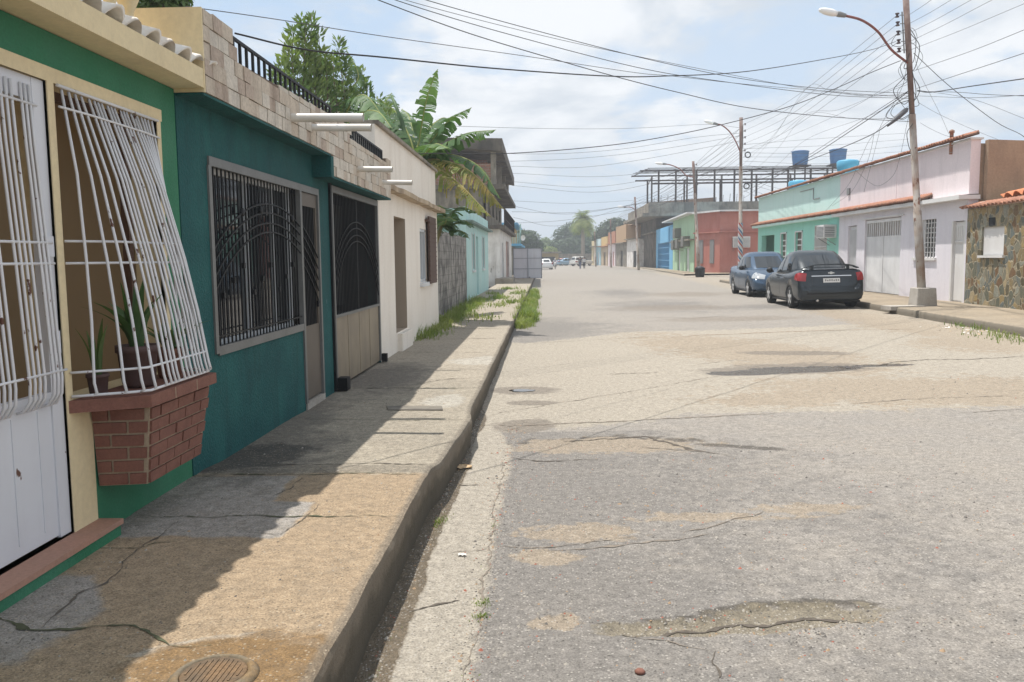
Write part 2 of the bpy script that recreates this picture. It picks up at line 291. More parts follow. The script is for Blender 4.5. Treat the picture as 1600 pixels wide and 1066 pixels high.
    def build(s, name, mats, parent=None, loc=None, fix=True, bevel=0):
        me = bpy.data.meshes.new(name)
        org = ORG[parent.name] if parent else Vector(loc if loc is not None else ((0, 0, 0)))
        me.from_pydata([tuple(p - org) for p in s.v], [], s.f)
        for m_ in (mats if isinstance(mats, (list, tuple)) else [mats]): me.materials.append(m_)
        me.polygons.foreach_set('material_index', s.m); me.polygons.foreach_set('use_smooth', s.s)
        if fix and len(s.f) < 20000:
            bm = bmesh.new(); bm.from_mesh(me); bmesh.ops.recalc_face_normals(bm, faces=bm.faces); bm.to_mesh(me); bm.free()
        o = bpy.data.objects.new(name, me); COL.objects.link(o)
        if parent: o.parent = parent; ORG[o.name] = org
        else: o.location = org; ORG[o.name] = org
        if bevel:
            b = o.modifiers.new('bevel', 'BEVEL'); b.width = bevel; b.segments = 2; b.limit_method = 'ANGLE'
        return o
def thing(name, label, cat, loc, group=None):
    o = bpy.data.objects.new(name, None); COL.objects.link(o); o.location = loc; o.empty_display_size = .2; ORG[o.name] = Vector(loc)
    o['label'] = label; o['category'] = cat
    if group: o['group'] = group
    return o
def tag(o, label, cat, group=None, kind=None):
    o['label'] = label; o['category'] = cat
    if group: o['group'] = group
    if kind: o['kind'] = kind
    return o
def struct(o, kind='structure'): o['kind'] = kind; return o
def copy_tree(o, parent=None):
    c = o.copy(); COL.objects.link(c); c.parent = parent
    for ch in list(o.children): copy_tree(ch, c)
    return c
def lerp(a, b, t): return a + (b - a) * t
def bez(p, n=12):
    """Catmull-Rom through points"""
    p = [Vector(q) for q in p]; out = []
    P = [p[0] * 2 - p[1]] + p + [p[-1] * 2 - p[-2]]
    for i in range(1, len(P) - 2):
        for k in range(n):
            t = k / n; a, b, c, d = P[i - 1], P[i], P[i + 1], P[i + 2]
            out.append(0.5 * ((2 * b) + (c - a) * t + (2 * a - 5 * b + 4 * c - d) * t * t + (3 * b - a - 3 * c + d) * t ** 3))
    out.append(p[-1]); return out
# ------------------------------------------------------------------ ground: road, gutter, pavements
def vnoise(x, y, seed=0):
    xi = np.floor(x).astype(np.int64); yi = np.floor(y).astype(np.int64); xf = x - xi; yf = y - yi
    def h(a, b):
        n = (a * 374761393 + b * 668265263 + seed * 1442695041) & 0x7fffffff
        n = ((n ^ (n >> 13)) * 1274126177) & 0x7fffffff
        return ((n ^ (n >> 16)) & 0xffff) / 65535.0
    u = xf * xf * (3 - 2 * xf); v = yf * yf * (3 - 2 * yf)
    return (h(xi, yi) * (1 - u) + h(xi + 1, yi) * u) * (1 - v) + (h(xi, yi + 1) * (1 - u) + h(xi + 1, yi + 1) * u) * v
def fbm(x, y, sc=1., o=4, seed=0):
    r = 0; a = .5; x = np.asarray(x, float) * sc; y = np.asarray(y, float) * sc
    for i in range(o): r = r + a * vnoise(x, y, seed + i * 17); x = x * 2.03 + 11.3; y = y * 2.03 + 5.7; a *= .5
    return r / (1 - .5 ** o) - .5
SLOPE = 0.016
def zroad(x, y=0): return SLOPE * np.clip(x, 0, 12.0)
def ell(x, y, cx, cy, rx, ry, rot=0):
    c, s = math.cos(rot), math.sin(rot); dx = x - cx; dy = y - cy
    return 1 - np.sqrt(((dx * c + dy * s) / rx) ** 2 + ((-dx * s + dy * c) / ry) ** 2)
def steps(a, b, f):
    r = [a]
    while r[-1] < b: r.append(r[-1] + f(r[-1]))
    return np.array(r)
def ground_mat(name, base, layers, grain=(220, .25), speck=None, bump=(.5, .004), mott=None):
    m = bpy.data.materials.new(name); m.use_nodes = True; nt = m.node_tree; N = nt.nodes; L = nt.links; b = N['Principled BSDF']
    b.inputs['Specular IOR Level'].default_value = .3
    tc = N.new('ShaderNodeTexCoord'); co = tc.outputs['Object']
    def noi(scale, det=5, rgh=.6, sc=(1, 1, 1)):
        mp = N.new('ShaderNodeMapping'); mp.inputs['Scale'].default_value = sc; L.new(co, mp.inputs[0])
        n = N.new('ShaderNodeTexNoise'); n.inputs['Scale'].default_value = scale; n.inputs['Detail'].default_value = det; n.inputs['Roughness'].default_value = rgh; L.new(mp.outputs[0], n.inputs[0]); return n.outputs['Fac']
    def rmp(v, a, c, t0=0., t1=1.):
        n = N.new('ShaderNodeMapRange'); n.inputs[1].default_value = a; n.inputs[2].default_value = c; n.inputs[3].default_value = t0; n.inputs[4].default_value = t1; L.new(v, n.inputs[0]); return n.outputs[0]
    def mth(op, a, c):
        n = N.new('ShaderNodeMath'); n.operation = op
        for i, v in enumerate((a, c)):
            if isinstance(v, (int, float)): n.inputs[i].default_value = v
            else: L.new(v, n.inputs[i])
        return n.outputs[0]
    def mix(f, a, c, mode='MIX'):
        n = N.new('ShaderNodeMix'); n.data_type = 'RGBA'; n.blend_type = mode
        if isinstance(f, (int, float)): n.inputs[0].default_value = f
        else: L.new(f, n.inputs[0])
        for i, v in ((6, a), (7, c)):
            if isinstance(v, (tuple, list)): n.inputs[i].default_value = tuple(v[:3]) + (1,)
            else: L.new(v, n.inputs[i])
        return n.outputs[2]
    c = tuple(base); r = None; late = [l_ for l_ in layers if l_[0] in ('kface', 'kdirt')]; layers = [l_ for l_ in layers if l_ not in late]
    nz = noi(9, 8, .68); nz2 = noi(2.1, 6, .6)
    if mott: c = mix(rmp(nz2, .38, .64, 0, mott[0]), c, mott[1])
    def lay(c, att, amt, soft, col, al):
        a = N.new('ShaderNodeAttribute'); a.attribute_name = att
        return mix(rmp(mth('ADD', a.outputs['Fac'], mth('MULTIPLY', mth('SUBTRACT', nz, .5), amt)), -soft, soft, 0, al), c, col)
    for (att, amt, soft, col, al, rough) in layers:
        a = N.new('ShaderNodeAttribute'); a.attribute_name = att
        v = mth('ADD', a.outputs['Fac'], mth('MULTIPLY', mth('SUBTRACT', nz, .5), amt))
        f = rmp(v, -soft, soft, 0, al)
        c = mix(f, c, col)
        if rough is not None:
            q = N.new('ShaderNodeMix'); q.data_type = 'FLOAT'; L.new(f, q.inputs[0])
            if r is None: q.inputs[2].default_value = .9
            else: L.new(r, q.inputs[2])
            q.inputs[3].default_value = rough; r = q.outputs[0]
    g = rmp(noi(grain[0], 2, .8), .25, .75, 1 - grain[1], 1 + grain[1]); g2 = rmp(noi(grain[0] / 5, 4, .7), .3, .7, 1 - grain[1] * .55, 1 + grain[1] * .55)
    g = mth('MULTIPLY', g, g2)
    cb = N.new('ShaderNodeCombineColor'); [L.new(g, cb.inputs[i]) for i in range(3)]; c = mix(1.0, c, cb.outputs[0], 'MULTIPLY')
    vo = None
    if speck:
        vo = N.new('ShaderNodeTexVoronoi'); vo.inputs['Scale'].default_value = speck[0]; L.new(co, vo.inputs[0])
        sc = N.new('ShaderNodeSeparateColor'); L.new(vo.outputs['Color'], sc.inputs[0])
        k = mth('MULTIPLY', rmp(sc.outputs[0], speck[1], speck[1] + .02), rmp(vo.outputs['Distance'], .42, .30))
        c = mix(mth('MULTIPLY', k, .6), c, speck[2]);
        k2 = mth('MULTIPLY', rmp(sc.outputs[1], .86, .88), rmp(vo.outputs['Distance'], .42, .3)); c = mix(mth('MULTIPLY', k2, .6), c, speck[3])
    for (att, amt, soft, col, al, rough) in late: c = lay(c, att, amt, soft, col, al)
    L.new(c, b.inputs['Base Color'])
    if r is not None: L.new(r, b.inputs['Roughness'])
    else: b.inputs['Roughness'].default_value = .9
    h = mth('ADD', noi(grain[0] * .6, 3, .8), mth('MULTIPLY', nz, 1.5)); bn = N.new('ShaderNodeBump'); bn.inputs['Strength'].default_value = bump[0]; bn.inputs['Distance'].default_value = bump[1]
    L.new(h, bn.inputs['Height']); L.new(bn.outputs[0], b.inputs['Normal'])
    return m
def grid_obj(name, XX, YY, ZZ, mat_, attrs, smooth=True):
    ny, nx = XX.shape; me = bpy.data.meshes.new(name); n = nx * ny
    me.vertices.add(n); me.vertices.foreach_set('co', np.stack([XX, YY, ZZ], -1).astype(np.float32).ravel())
    i = np.arange(n).reshape(ny, nx); q = np.stack([i[:-1, :-1], i[:-1, 1:], i[1:, 1:], i[1:, :-1]], -1).reshape(-1, 4); nf = len(q)
    me.loops.add(nf * 4); me.loops.foreach_set('vertex_index', q.astype(np.int32).ravel())
    me.polygons.add(nf); me.polygons.foreach_set('loop_start', np.arange(0, nf * 4, 4, dtype=np.int32)); me.polygons.foreach_set('loop_total', np.full(nf, 4, np.int32))
    me.update(calc_edges=True); me.polygons.foreach_set('use_smooth', np.full(nf, smooth))
    for k, v in attrs.items():
        a = me.attributes.new(k, 'FLOAT', 'POINT'); a.data.foreach_set('value', v.astype(np.float32).ravel())
    me.materials.append(mat_); o = bpy.data.objects.new(name, me); COL.objects.link(o); ORG[name] = Vector((0, 0, 0)); return o

# earth sheet to the horizon
g = MB(); g.add([(-900, -60, -.12), (900, -60, -.12), (900, 2400, -.12), (-900, 2400, -.12)], [(0, 1, 2, 3)])
struct(g.build('ground', mat('dry_earth', (0.22, 0.19, 0.13), .95, mott=(.05, .6, (0.12, 0.14, 0.06)))))

# ---- road
ys = np.concatenate([[-8, -5, -3, -1.5, -.5, .3, .9], steps(1.4, 30, lambda y: max(.028, y * .0075)), steps(31, 260, lambda y: y * .03)])
xs = np.concatenate([steps(-.80, 2.6, lambda x: .035), steps(2.7, 9.6, lambda x: .085), [10.2, 11, 12, 16, 30, 60]])
XX, YY = np.meshgrid(xs, ys)
n1 = fbm(XX, YY, .9, 5, 1); n2 = fbm(XX, YY, 3.1, 5, 2); n3 = fbm(XX, YY, .25, 4, 5); n4 = fbm(XX, YY, 8.5, 4, 9)
kerbR = 7.85 + .045 * YY
nearb = 7.55 + .36 * np.clip(XX + .5, 0, 2.4) + .5 * n1 - .15 * np.clip(XX - 3, 0, 6) * .3
farb = 15.7 + .95 * np.clip(XX + .3, 0, 2) + .12 * np.clip(XX - 2, 0, 5) + .5 * n1 + np.where(XX > 7, (XX - 7) * 3, 0)
conc = np.minimum(YY - nearb, farb - YY)
gut = (-.28 + .05 * n2 + .03 * n1) - XX; gut = np.where(YY > 6.9, gut - (YY - 6.9) * .2, gut) * 6
gutwet = ((-.595 + .07 * fbm(XX * 0, YY, 1.4, 4, 8)) - XX) * 9; gutwet = np.where(YY > 8.2, gutwet - (YY - 8.2), gutwet)
sand = np.maximum.reduce([
    ell(XX, YY, .55, 7.0, .80, .30),
    ell(XX, YY, .22, 4.75, .34, .16), ell(XX, YY, .0, 4.35, .2, .12), ell(XX, YY, 1.0, 5.0, .7, .12) - .3, ell(XX, YY, 1.6, 5.15, .5, .12) - .25,
    ell(XX, YY, 3.3, 14.0, 1.2, 3.2, .35), ell(XX, YY, 4.3, 9.6, 2.1, 1.0), ell(XX, YY, 6.3, 9.0, 2.6, .7), ell(XX, YY, 2.7, 9.2, .8, .55),
    ell(XX, YY, .05, 3.55, .12, .09), ell(XX, YY, 7.6, 19, .9, 6.) - .1, ell(XX, YY, 7.4, 14, 1.2, 1.5) - .1]) + .6 * n2 + .25 * n1 + .7 * n4
mudp = np.maximum(ell(XX, YY, .68, 3.49, .48, .09, .06), ell(XX, YY, 1.12, 3.6, .38, .13, .1)) + .55 * n2 + .5 * n4
potY = 3.47 + .12 * XX
rim = np.maximum(np.where(YY > potY + .02, .16 - np.abs(mudp + .02), -1), np.where((YY > 7.05) & (YY < 8) & (XX < 2.2), .13 - np.abs(sand - .0), -1) - .02) * 4
rim = np.maximum(rim, np.where((XX > 1.25) & (XX < 2.3) & (YY > 6.5) & (YY < 7.3), ell(XX, YY, 1.62, 6.85, .5, .06, -.35) + 1.2 * n4, -1))
wetp = np.maximum.reduce([ell(XX, YY, 3.55, 11.5, .95, .34, .12), ell(XX, YY, 4.7, 11.75, .6, .15) - .1, ell(XX, YY, 2.7, 11.25, .55, .25)]) + .35 * n2 - .05
damp = np.maximum.reduce([ell(XX, YY, 3.4, 11.6, 1.3, .6, .1) - .1, ell(XX, YY, -.25, 10.1, .42, .3), ell(XX, YY, -.2, 7.9, .3, .35), ell(XX, YY, -.15, 9.2, .28, .16), ell(XX, YY, 4.0, 13.4, .9, .3, -.3)]) + .45 * n2
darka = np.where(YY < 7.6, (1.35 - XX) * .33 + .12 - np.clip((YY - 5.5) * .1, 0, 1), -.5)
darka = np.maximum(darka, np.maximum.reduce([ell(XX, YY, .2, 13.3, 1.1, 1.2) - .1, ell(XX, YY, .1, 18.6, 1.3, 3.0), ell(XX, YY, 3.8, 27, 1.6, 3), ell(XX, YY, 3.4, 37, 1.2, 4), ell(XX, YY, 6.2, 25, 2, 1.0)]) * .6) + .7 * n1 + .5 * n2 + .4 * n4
brn = np.maximum.reduce([ell(XX, YY, 3.9, 25.5, 1.7, 1.3), ell(XX, YY, 4.6, 20.6, 1.6, .8), ell(XX, YY, 5.8, 34, 1.5, 2)]) + .5 * n2
dustR = 1 - (kerbR - XX) / 1.1 + .7 * n2
hole = np.clip(mudp * 4, 0, 1) * .028 + np.clip(wetp * 3, 0, 1) * .022 + np.clip(sand * 3 - .5, 0, 1) * .007
edge = np.clip((YY - nearb) * 9, 0, 1) * np.clip((farb - YY) * 6, 0, 1)
ZZ = zroad(XX) - hole - .012 * edge + .012 * n1 + .006 * n2 + .012 * np.clip((-.35 - XX) * 4, 0, 1)
ZZ = np.where(XX < -.28, ZZ - .004, ZZ)
M_road = ground_mat('worn_asphalt', (0.262, 0.240, 0.216), [
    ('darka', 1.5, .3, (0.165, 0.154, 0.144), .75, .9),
    ('conc', 1.1, .06, (0.335, 0.298, 0.245), .9, .9),
    ('sand', 2.4, .10, (0.29, 0.238, 0.18), .8, .95),
    ('brn', 1.6, .3, (0.19, 0.16, 0.13), .6, .9),
    ('dustR', .9, .35, (0.33, 0.28, 0.22), .6, .95),
    ('gut', .8, .14, (0.335, 0.30, 0.25), .92, .9),
    ('rim', 1.6, .25, (0.085, 0.075, 0.065), .85, .9),
    ('damp', 1.0, .12, (0.155, 0.13, 0.105), .75, .6),
    ('mud', 1.4, .09, (0.19, 0.16, 0.11), .75, .5),
    ('gutwet', .5, .05, (0.115, 0.087, 0.055), .9, .15),
    ('wet', .8, .05, (0.07, 0.055, 0.04), .9, .15)],
    grain=(100, .45), speck=(70, .80, (0.44, 0.41, 0.37), (0.06, 0.055, 0.05)), bump=(1.0, .010), mott=(.6, (0.285, 0.256, 0.222)))
road = grid_obj('road', XX, YY, ZZ, M_road, dict(conc=conc, gut=gut, sand=sand, mud=mudp, rim=rim, wet=wetp, damp=damp, darka=darka, brn=brn, dustR=dustR, gutwet=gutwet))
struct(road)
M_water = mat('standing_water', (0.03, 0.028, 0.025), 0.03, spec=1.0)

# ---- left pavement with its kerb (one cast piece)
def kerbx(y): return np.interp(y, [0, 5.20, 5.42, 7.0, 7.25, 7.6, 40], [-.735, -.730, -.695, -.625, -.655, -.675, -.66]) + .020 * fbm(y * 0 + 3.3, y, 3.0, 4, 31) + np.where(y > 15, -.0, 0)
def zwalk(y): return np.interp(y, [0, 5.15, 5.45, 7.0, 7.4, 50], [.285, .28, .26, .255, .24, .24]) - np.clip((y - 5.3) * .0006, 0, .03)
def zwalk1(y): return float(zwalk(np.array(float(y))))
ys2 = np.unique(np.concatenate([[-6, -3, -1, .3, 1.0], steps(1.4, 30, lambda y: max(.03, y * .009)), steps(31, 110, lambda y: y * .03), [5.29, 5.31]]))
prof = [(-t, 0) for t in np.linspace(1.9, .05, 42)] + [(-.014, -.001), (-.001, -.008), (.004, -.035), (.002, -.10), (-.006, -.18), (-.006, -.36)]
dx = np.array([p[0] for p in prof]); dz = np.array([p[1] for p in prof])
KX = kerbx(ys2)[:, None]; XX = KX + dx[None, :]; YY = np.repeat(ys2[:, None], len(dx), 1)
m1 = fbm(XX, YY, 1.3, 5, 41); m2 = fbm(XX * 1, YY, 5, 4, 42); isface = (dz < -.01)[None, :] * np.ones_like(YY)
XX = XX + isface * (.014 * fbm(YY, dz[None, :] * 6, 4.5, 4, 50) + .010 * m2)
ZZ = zwalk(YY) + dz[None, :] + .008 * m1 + .002 * m2
for j in (4.17, 5.03, 6.9, 8.75, 10.2, 12.2, 14.2, 16.3, 18.5, 21, 24, 27): ZZ -= .006 * np.exp(-((YY - j) / .03) ** 2) * (1 - isface)
tan_ = (5.06 - YY) * 3; tan2 = np.minimum(YY - 9.3, 60 - YY) + .6 * m1
greyp = np.maximum.reduce([np.minimum.reduce([XX + 2.3, -1.53 - XX, YY - 3.83, 4.96 - YY]) * 6, np.minimum.reduce([-1.28 - XX, YY - 3.83, 4.40 - YY]) * 6, ell(XX, YY, -2.0, 2.9, .35, .38)]) + .4 * m2 + .8 * m1
strip = np.minimum(YY - 5.06, 5.28 - YY) * 8
drk = np.maximum.reduce([ell(XX, YY, -1.95, 5.6, .42, .9), ell(XX, YY, -2.2, 6.6, .35, 1.6), ell(XX, YY, -1.9, 9.6, .5, 1.5) - .1]) + .8 * m2 + .3 * m1
black = ell(XX, YY, -2.0, 5.55, .36, .5) + 1.0 * m2
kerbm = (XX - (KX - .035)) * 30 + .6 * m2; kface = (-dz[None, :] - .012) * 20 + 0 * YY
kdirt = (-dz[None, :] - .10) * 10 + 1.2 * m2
rustm = np.maximum(ell(XX, YY, -1.04, 2.58, .34, .24), ell(XX, YY, -.88, 2.66, .2, .16)) + .6 * m2
rr_ = np.sqrt(((XX + 1.04) / 1.25) ** 2 + (YY - 2.47) ** 2)
light = np.maximum.reduce([np.where(YY > 2.6, .55 - np.abs(rr_ - .33 - .05 * m1) * 22, -1), ell(XX, YY, -.95, 8.0, .25, .5) - .2, ell(XX, YY, -.9, 11.1, .4, .5) - .2]) + 1.0 * m2 + .3 * m1
M_walk = ground_mat('pavement_concrete', (0.315, 0.278, 0.222), [
    ('tan', .9, .12, (0.300, 0.222, 0.145), .9, .9), ('tan2', .9, .2, (0.33, 0.29, 0.235), .6, .9), ('strip', .5, .1, (0.20, 0.175, 0.14), .8, .9),
    ('greyp', .6, .08, (0.27, 0.26, 0.25), .8, .85), ('light', 1.6, .15, (0.4, 0.38, 0.34), .6, .9),
    ('drk', 1.6, .3, (0.11, 0.10, 0.09), .7, .8), ('blk', 1.3, .1, (0.035, 0.034, 0.033), .75, .6),
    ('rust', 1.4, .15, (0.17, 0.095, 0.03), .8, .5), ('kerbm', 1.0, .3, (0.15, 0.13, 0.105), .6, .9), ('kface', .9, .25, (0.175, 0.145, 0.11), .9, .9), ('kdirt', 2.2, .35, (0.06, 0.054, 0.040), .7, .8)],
    grain=(110, .5), speck=(75, .82, (0.42, 0.35, 0.26), (0.08, 0.06, 0.045)), bump=(.9, .008), mott=(.6, (0.24, 0.213, 0.175)))
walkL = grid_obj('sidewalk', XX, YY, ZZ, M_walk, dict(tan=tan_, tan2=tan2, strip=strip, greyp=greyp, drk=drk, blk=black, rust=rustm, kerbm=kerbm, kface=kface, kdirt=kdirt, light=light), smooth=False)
struct(walkL)

# ---- right pavement
yr = steps(8, 47.6, lambda y: .25)
def kr(y): return 7.85 + .045 * y
prof = [(-.03, -.30), (-.015, -.1), (-.005, -.02), (.03, 0), (.2, .0), (.6, .004), (1.2, .01), (2.0, .015), (6, .02)]
dx = np.array([p[0] for p in prof]); dz = np.array([p[1] for p in prof])
def right_walk(yr, nm):
    YY = np.repeat(yr[:, None], len(dx), 1); XX = kr(YY) + dx[None, :] + .04 * fbm(YY, YY * 0, 1.2, 4, 77) * (dx[None, :] < .3)
    ZZ = .295 + dz[None, :] + .015 * fbm(XX, YY, 1.1, 4, 70)
    kf = (-dz[None, :] - .01) * 20 + 0 * YY; d = fbm(XX, YY, 1.5, 5, 71) * 2
    return struct(grid_obj(nm, XX, YY, ZZ, M_walk2, dict(kface=kf, drk=d)))
M_walk2 = ground_mat('right_pavement_concrete', (0.34, 0.275, 0.20), [('drk', 1.1, .4, (0.24, 0.2, 0.15), .7, .9), ('kface', .9, .3, (0.15, 0.135, 0.11), .85, .9)], grain=(60, .2), bump=(.5, .006), mott=(.5, (0.28, .24, .19)))
right_walk(yr, 'sidewalk'); right_walk(steps(64, 210, lambda y: 1.2), 'sidewalk')

# ---- cracks and joints: thin irregular dark ribbons laid in the surface
def ribbons(name, specs, parent, mats):
    mb = MB()
    for (pts, wd, zf, mi) in specs:
        P = [Vector((p[0], p[1], 0)) for p in pts]; Q = []
        for i in range(len(P) - 1):
            n = max(2, int((P[i + 1] - P[i]).length / .022))
            for k in range(n):
                t = k / n; q = P[i].lerp(P[i + 1], t); Q.append(q)
        Q.append(P[-1]); o = len(mb.v)
        for i, q in enumerate(Q):
            d = (Q[min(i + 1, len(Q) - 1)] - Q[max(0, i - 1)]).normalized(); s = Vector((-d.y, d.x, 0))
            j = mnoise.noise(q * 2.3) * .05 + mnoise.noise(q * 9) * .026 + mnoise.noise(q * 31) * .010
            ww = wd * (.25 + 2.0 * abs(mnoise.noise(q * 13 + Vector((3, 3, 3)))) * 1.6) * min(1, .25 + 3 * min(i, len(Q) - 1 - i) / len(Q))
            c = q + s * j
            for sg in (-1, 1):
                e = c + s * sg * ww / 2; mb.v.append(Vector((e.x, e.y, zf(e.x, e.y) + .0035)))
        for i in range(len(Q) - 1): mb.f.append((o + 2 * i, o + 2 * i + 1, o + 2 * i + 3, o + 2 * i + 2)); mb.m.append(mi); mb.s.append(False)
    return mb.build(name, mats, parent=parent, fix=False)
from mathutils.bvhtree import BVHTree
def bvh_z(o):
    me = o.data; t = BVHTree.FromPolygons([v.co for v in me.vertices], [p.vertices for p in me.polygons])
    def f(x, y):
        h = t.ray_cast(Vector((x, y, 3)), Vector((0, 0, -1))); return h[0].z if h[0] is not None else 0
    return f
zR = bvh_z(road); zW = bvh_z(walkL)
def pz(pts, z=0): return [tuple(onz(a, b, z)[:2]) for a, b in pts]
ribbons('crack', [
    (pz([(0, 950), (60, 985), (120, 990), (200, 985), (260, 1012), (330, 1010)], .28), .014, zW, 1),
    (pz([(20, 1010), (60, 980), (110, 930), (180, 900), (232, 850), (275, 815)], .28), .008, zW, 0),
    (pz([(128, 862), (215, 860), (245, 850), (275, 848)], .28), .007, zW, 1),
    (pz([(260, 738), (330, 745)], .28), .01, zW, 1),
    ([(-2.15, 4.17), (-1.3, 4.175), (-.76, 4.165)], .010, zW, 1), ([(-2.1, 5.03), (-1.4, 5.03), (-.76, 5.03)], .010, zW, 1), ([(-1.9, 5.29), (-1.2, 5.30), (-.7, 5.30)], .014, zW, 0),
    ([(-1.55, 3.9), (-1.28, 3.86), (-1.22, 4.36)], .006, zW, 0), ([(-1.53, 4.42), (-1.50, 4.95)], .005, zW, 0),
    ([(-2.1, 6.9), (-.68, 6.88)], .010, zW, 1), ([(-2.1, 8.75), (-.68, 8.73)], .012, zW, 1), ([(-2.1, 10.2), (-.68, 10.25)], .014, zW, 0), ([(-2.1, 12.2), (-.68, 12.1)], .015, zW, 0),
    ([(-2.1, 14.2), (-.68, 14.3)], .018, zW, 0), ([(-1.6, 8.75), (-1.1, 9.4), (-.7, 9.5)], .012, zW, 0), ([(-2.2, 16.3), (-.7, 16.3)], .03, zW, 1), ([(-2.2, 18.5), (-.7, 18.6)], .04, zW, 1)
], walkL, [M_dark_stain, M_moss_stain, mat('pale_lime_crust', (0.33, 0.31, 0.27), .95, fine=(30, .25))])
ribbons('crack', [
    (pz([(985, 992), (1040, 978), (1100, 975), (1150, 968), (1200, 972), (1260, 963), (1320, 964), (1350, 975)], .015), .026, zR, 0),
    (pz([(925, 985), (990, 995), (1060, 1012), (1110, 1020)], .01), .006, zR, 1),
    (pz([(640, 960), (680, 950), (722, 940)]), .012, zR, 0), (pz([(640, 756), (700, 762), (780, 757)]), .007, zR, 0), (pz([(690, 868), (760, 852)]), .006, zR, 1),
    (pz([(880, 690), (960, 688), (1010, 685), (1050, 697), (1090, 708), (1140, 716)]), .03, zR, 0), (pz([(1000, 700), (1060, 706), (1120, 712)]), .02, zR, 1),
    (pz([(1065, 838), (1100, 828), (1150, 815), (1200, 808)]), .012, zR, 1), (pz([(770, 850), (830, 858), (900, 850), (1000, 838)]), .008, zR, 1),
    (pz([(1050, 526), (1090, 523), (1150, 522), (1210, 520), (1300, 519), (1430, 519)], .05), .05, zR, 2), (pz([(830, 536), (900, 533), (1050, 527)], .0), .02, zR, 1),
    (pz([(780, 663), (850, 662), (960, 658), (1090, 656), (1170, 653), (1218, 652)], .0), .035, zR, 1), (pz([(1340, 575), (1400, 568), (1450, 565), (1520, 566), (1600, 562)], .05), .035, zR, 0),
    (pz([(950, 585), (1015, 584), (1030, 583)]), .03, zR, 1), (pz([(1090, 572), (1150, 566), (1180, 570)]), .02, zR, 1), (pz([(1450, 616), (1600, 613)], .1), .015, zR, 1),
    (pz([(1110, 1020), (1116, 1045), (1120, 1066)]), .008, zR, 0), (pz([(860, 860), (930, 858), (1000, 850), (1060, 846), (1120, 838)]), .014, zR, 1), (pz([(745, 655), (800, 640), (900, 625), (1000, 610), (1080, 598), (1160, 583)]), .012, zR, 1), (pz([(800, 715), (850, 722), (935, 720)]), .014, zR, 0), (pz([(630, 830), (700, 822)]), .005, zR, 0), (pz([(1330, 625), (1460, 618)], .08), .02, zR, 1), (pz([(790, 720), (775, 800), (765, 870), (758, 930), (735, 1010), (720, 1066)]), .010, zR, 1),
    (pz([(1000, 495), (1080, 498), (1140, 495)], .05), .05, zR, 1), (pz([(1170, 500), (1230, 503)], .05), .04, zR, 1), (pz([(1500, 640), (1600, 636)], .1), .012, zR, 1)
], road, [M_dark_stain, M_crack_mid, mat('sandy_rim', (0.25, 0.17, 0.11), .95, fine=(20, .25))])
# puddle surface
def flat_blob(name, cx, cy, rx, ry, z, m, parent=None, seed=0, n=48, rot=0):
    mb = MB(); vs = [(cx, cy, z)]
    for k in range(n):
        t = 2 * PI * k / n; r = 1 + .35 * mnoise.noise(Vector((math.cos(t) * 1.7 + seed, math.sin(t) * 1.7, seed)))
        a, b_ = rx * r * math.cos(t), ry * r * math.sin(t); vs.append((cx + a * math.cos(rot) - b_ * math.sin(rot), cy + a * math.sin(rot) + b_ * math.cos(rot), z))
    mb.add(vs, [(0, k + 1, (k + 1) % n + 1) for k in range(n)]); return mb.build(name, m, parent, fix=False)
p = flat_blob('puddle', 4.75, 11.75, .62, .20, zR(4.75, 11.75) + .004, M_water, seed=4, rot=.10); struct(p)
p = flat_blob('puddle', -.28, 10.1, .16, .10, zR(-.28, 10.1) + .006, M_water, seed=2); struct(p)

# ---- loose stones and litter crumbs (uncountable)
def scatter_stones(name, n, posf, rr, mats, zf, seed):
    rnd = random.Random(seed); mb = MB()
    for i in range(n):
        x, y = posf(rnd); r = rnd.uniform(*rr) * (1 if rnd.random() < .93 else 1.8); z = zf(x, y); o = len(mb.v)
        a = rnd.uniform(0, PI); c, s = math.cos(a), math.sin(a)
        for (px, py, pz_) in ((1, 0, .1), (.4, .8, 0), (-.6, .7, .1), (-1, -.1, 0), (-.3, -.8, .1), (.6, -.6, 0)):
            px *= rnd.uniform(.7, 1.2); py *= rnd.uniform(.6, 1.1); mb.v.append(Vector((x + (px * c - py * s) * r, y + (px * s + py * c) * r, z - .001 + pz_ * r)))
        mb.v.append(Vector((x + .2 * r, y, z + r * rnd.uniform(.5, .9)))); mi = rnd.choices(range(len(mats)), [6, 4, 2, 1][:len(mats)])[0]
        for k in range(6): mb.f.append((o + k, o + (k + 1) % 6, o + 6)); mb.m.append(mi); mb.s.append(False)
    return mb.build(name, mats, fix=False)
Ms1 = mat('pale_pebble', (0.36, 0.33, 0.29), .9); Ms2 = mat('dark_pebble', (0.13, 0.12, 0.11), .9); Ms3 = mat('tan_pebble', (0.36, 0.25, 0.16), .9); Ms4 = mat('brick_crumb', (0.35, 0.13, 0.09), .9)
def pr(r):
    k = r.random()
    if k < .45: return r.uniform(-.35, 3.2), r.uniform(2.4, 7)
    if k < .62: return r.gauss(-.3, .06), r.uniform(2.4, 8)
    if k < .74: return r.gauss(-.67, .018), r.uniform(2.4, 14)
    if k < .82: return r.uniform(2.2, 6.5), r.gauss(9.5, .6)
    if k < .9: return r.gauss(.9, .5), r.gauss(3.5, .1)
    return r.uniform(-.4, 6), r.uniform(5, 14)
s = scatter_stones('gravel', 7500, pr, (.0025, .008), [Ms1, Ms2, Ms3, Ms4], zR, 5); struct(s, 'stuff'); s['label'] = 'loose grey and tan grit scattered over the road surface and gutter'
s = scatter_stones('gravel', 1100, lambda r: (r.uniform(-2.1, -.78), r.uniform(2.3, 8)), (.002, .006), [Ms1, Ms2, Ms3], zW, 6); struct(s, 'stuff'); s['label'] = 'fine grit and crumbs scattered on the left pavement'
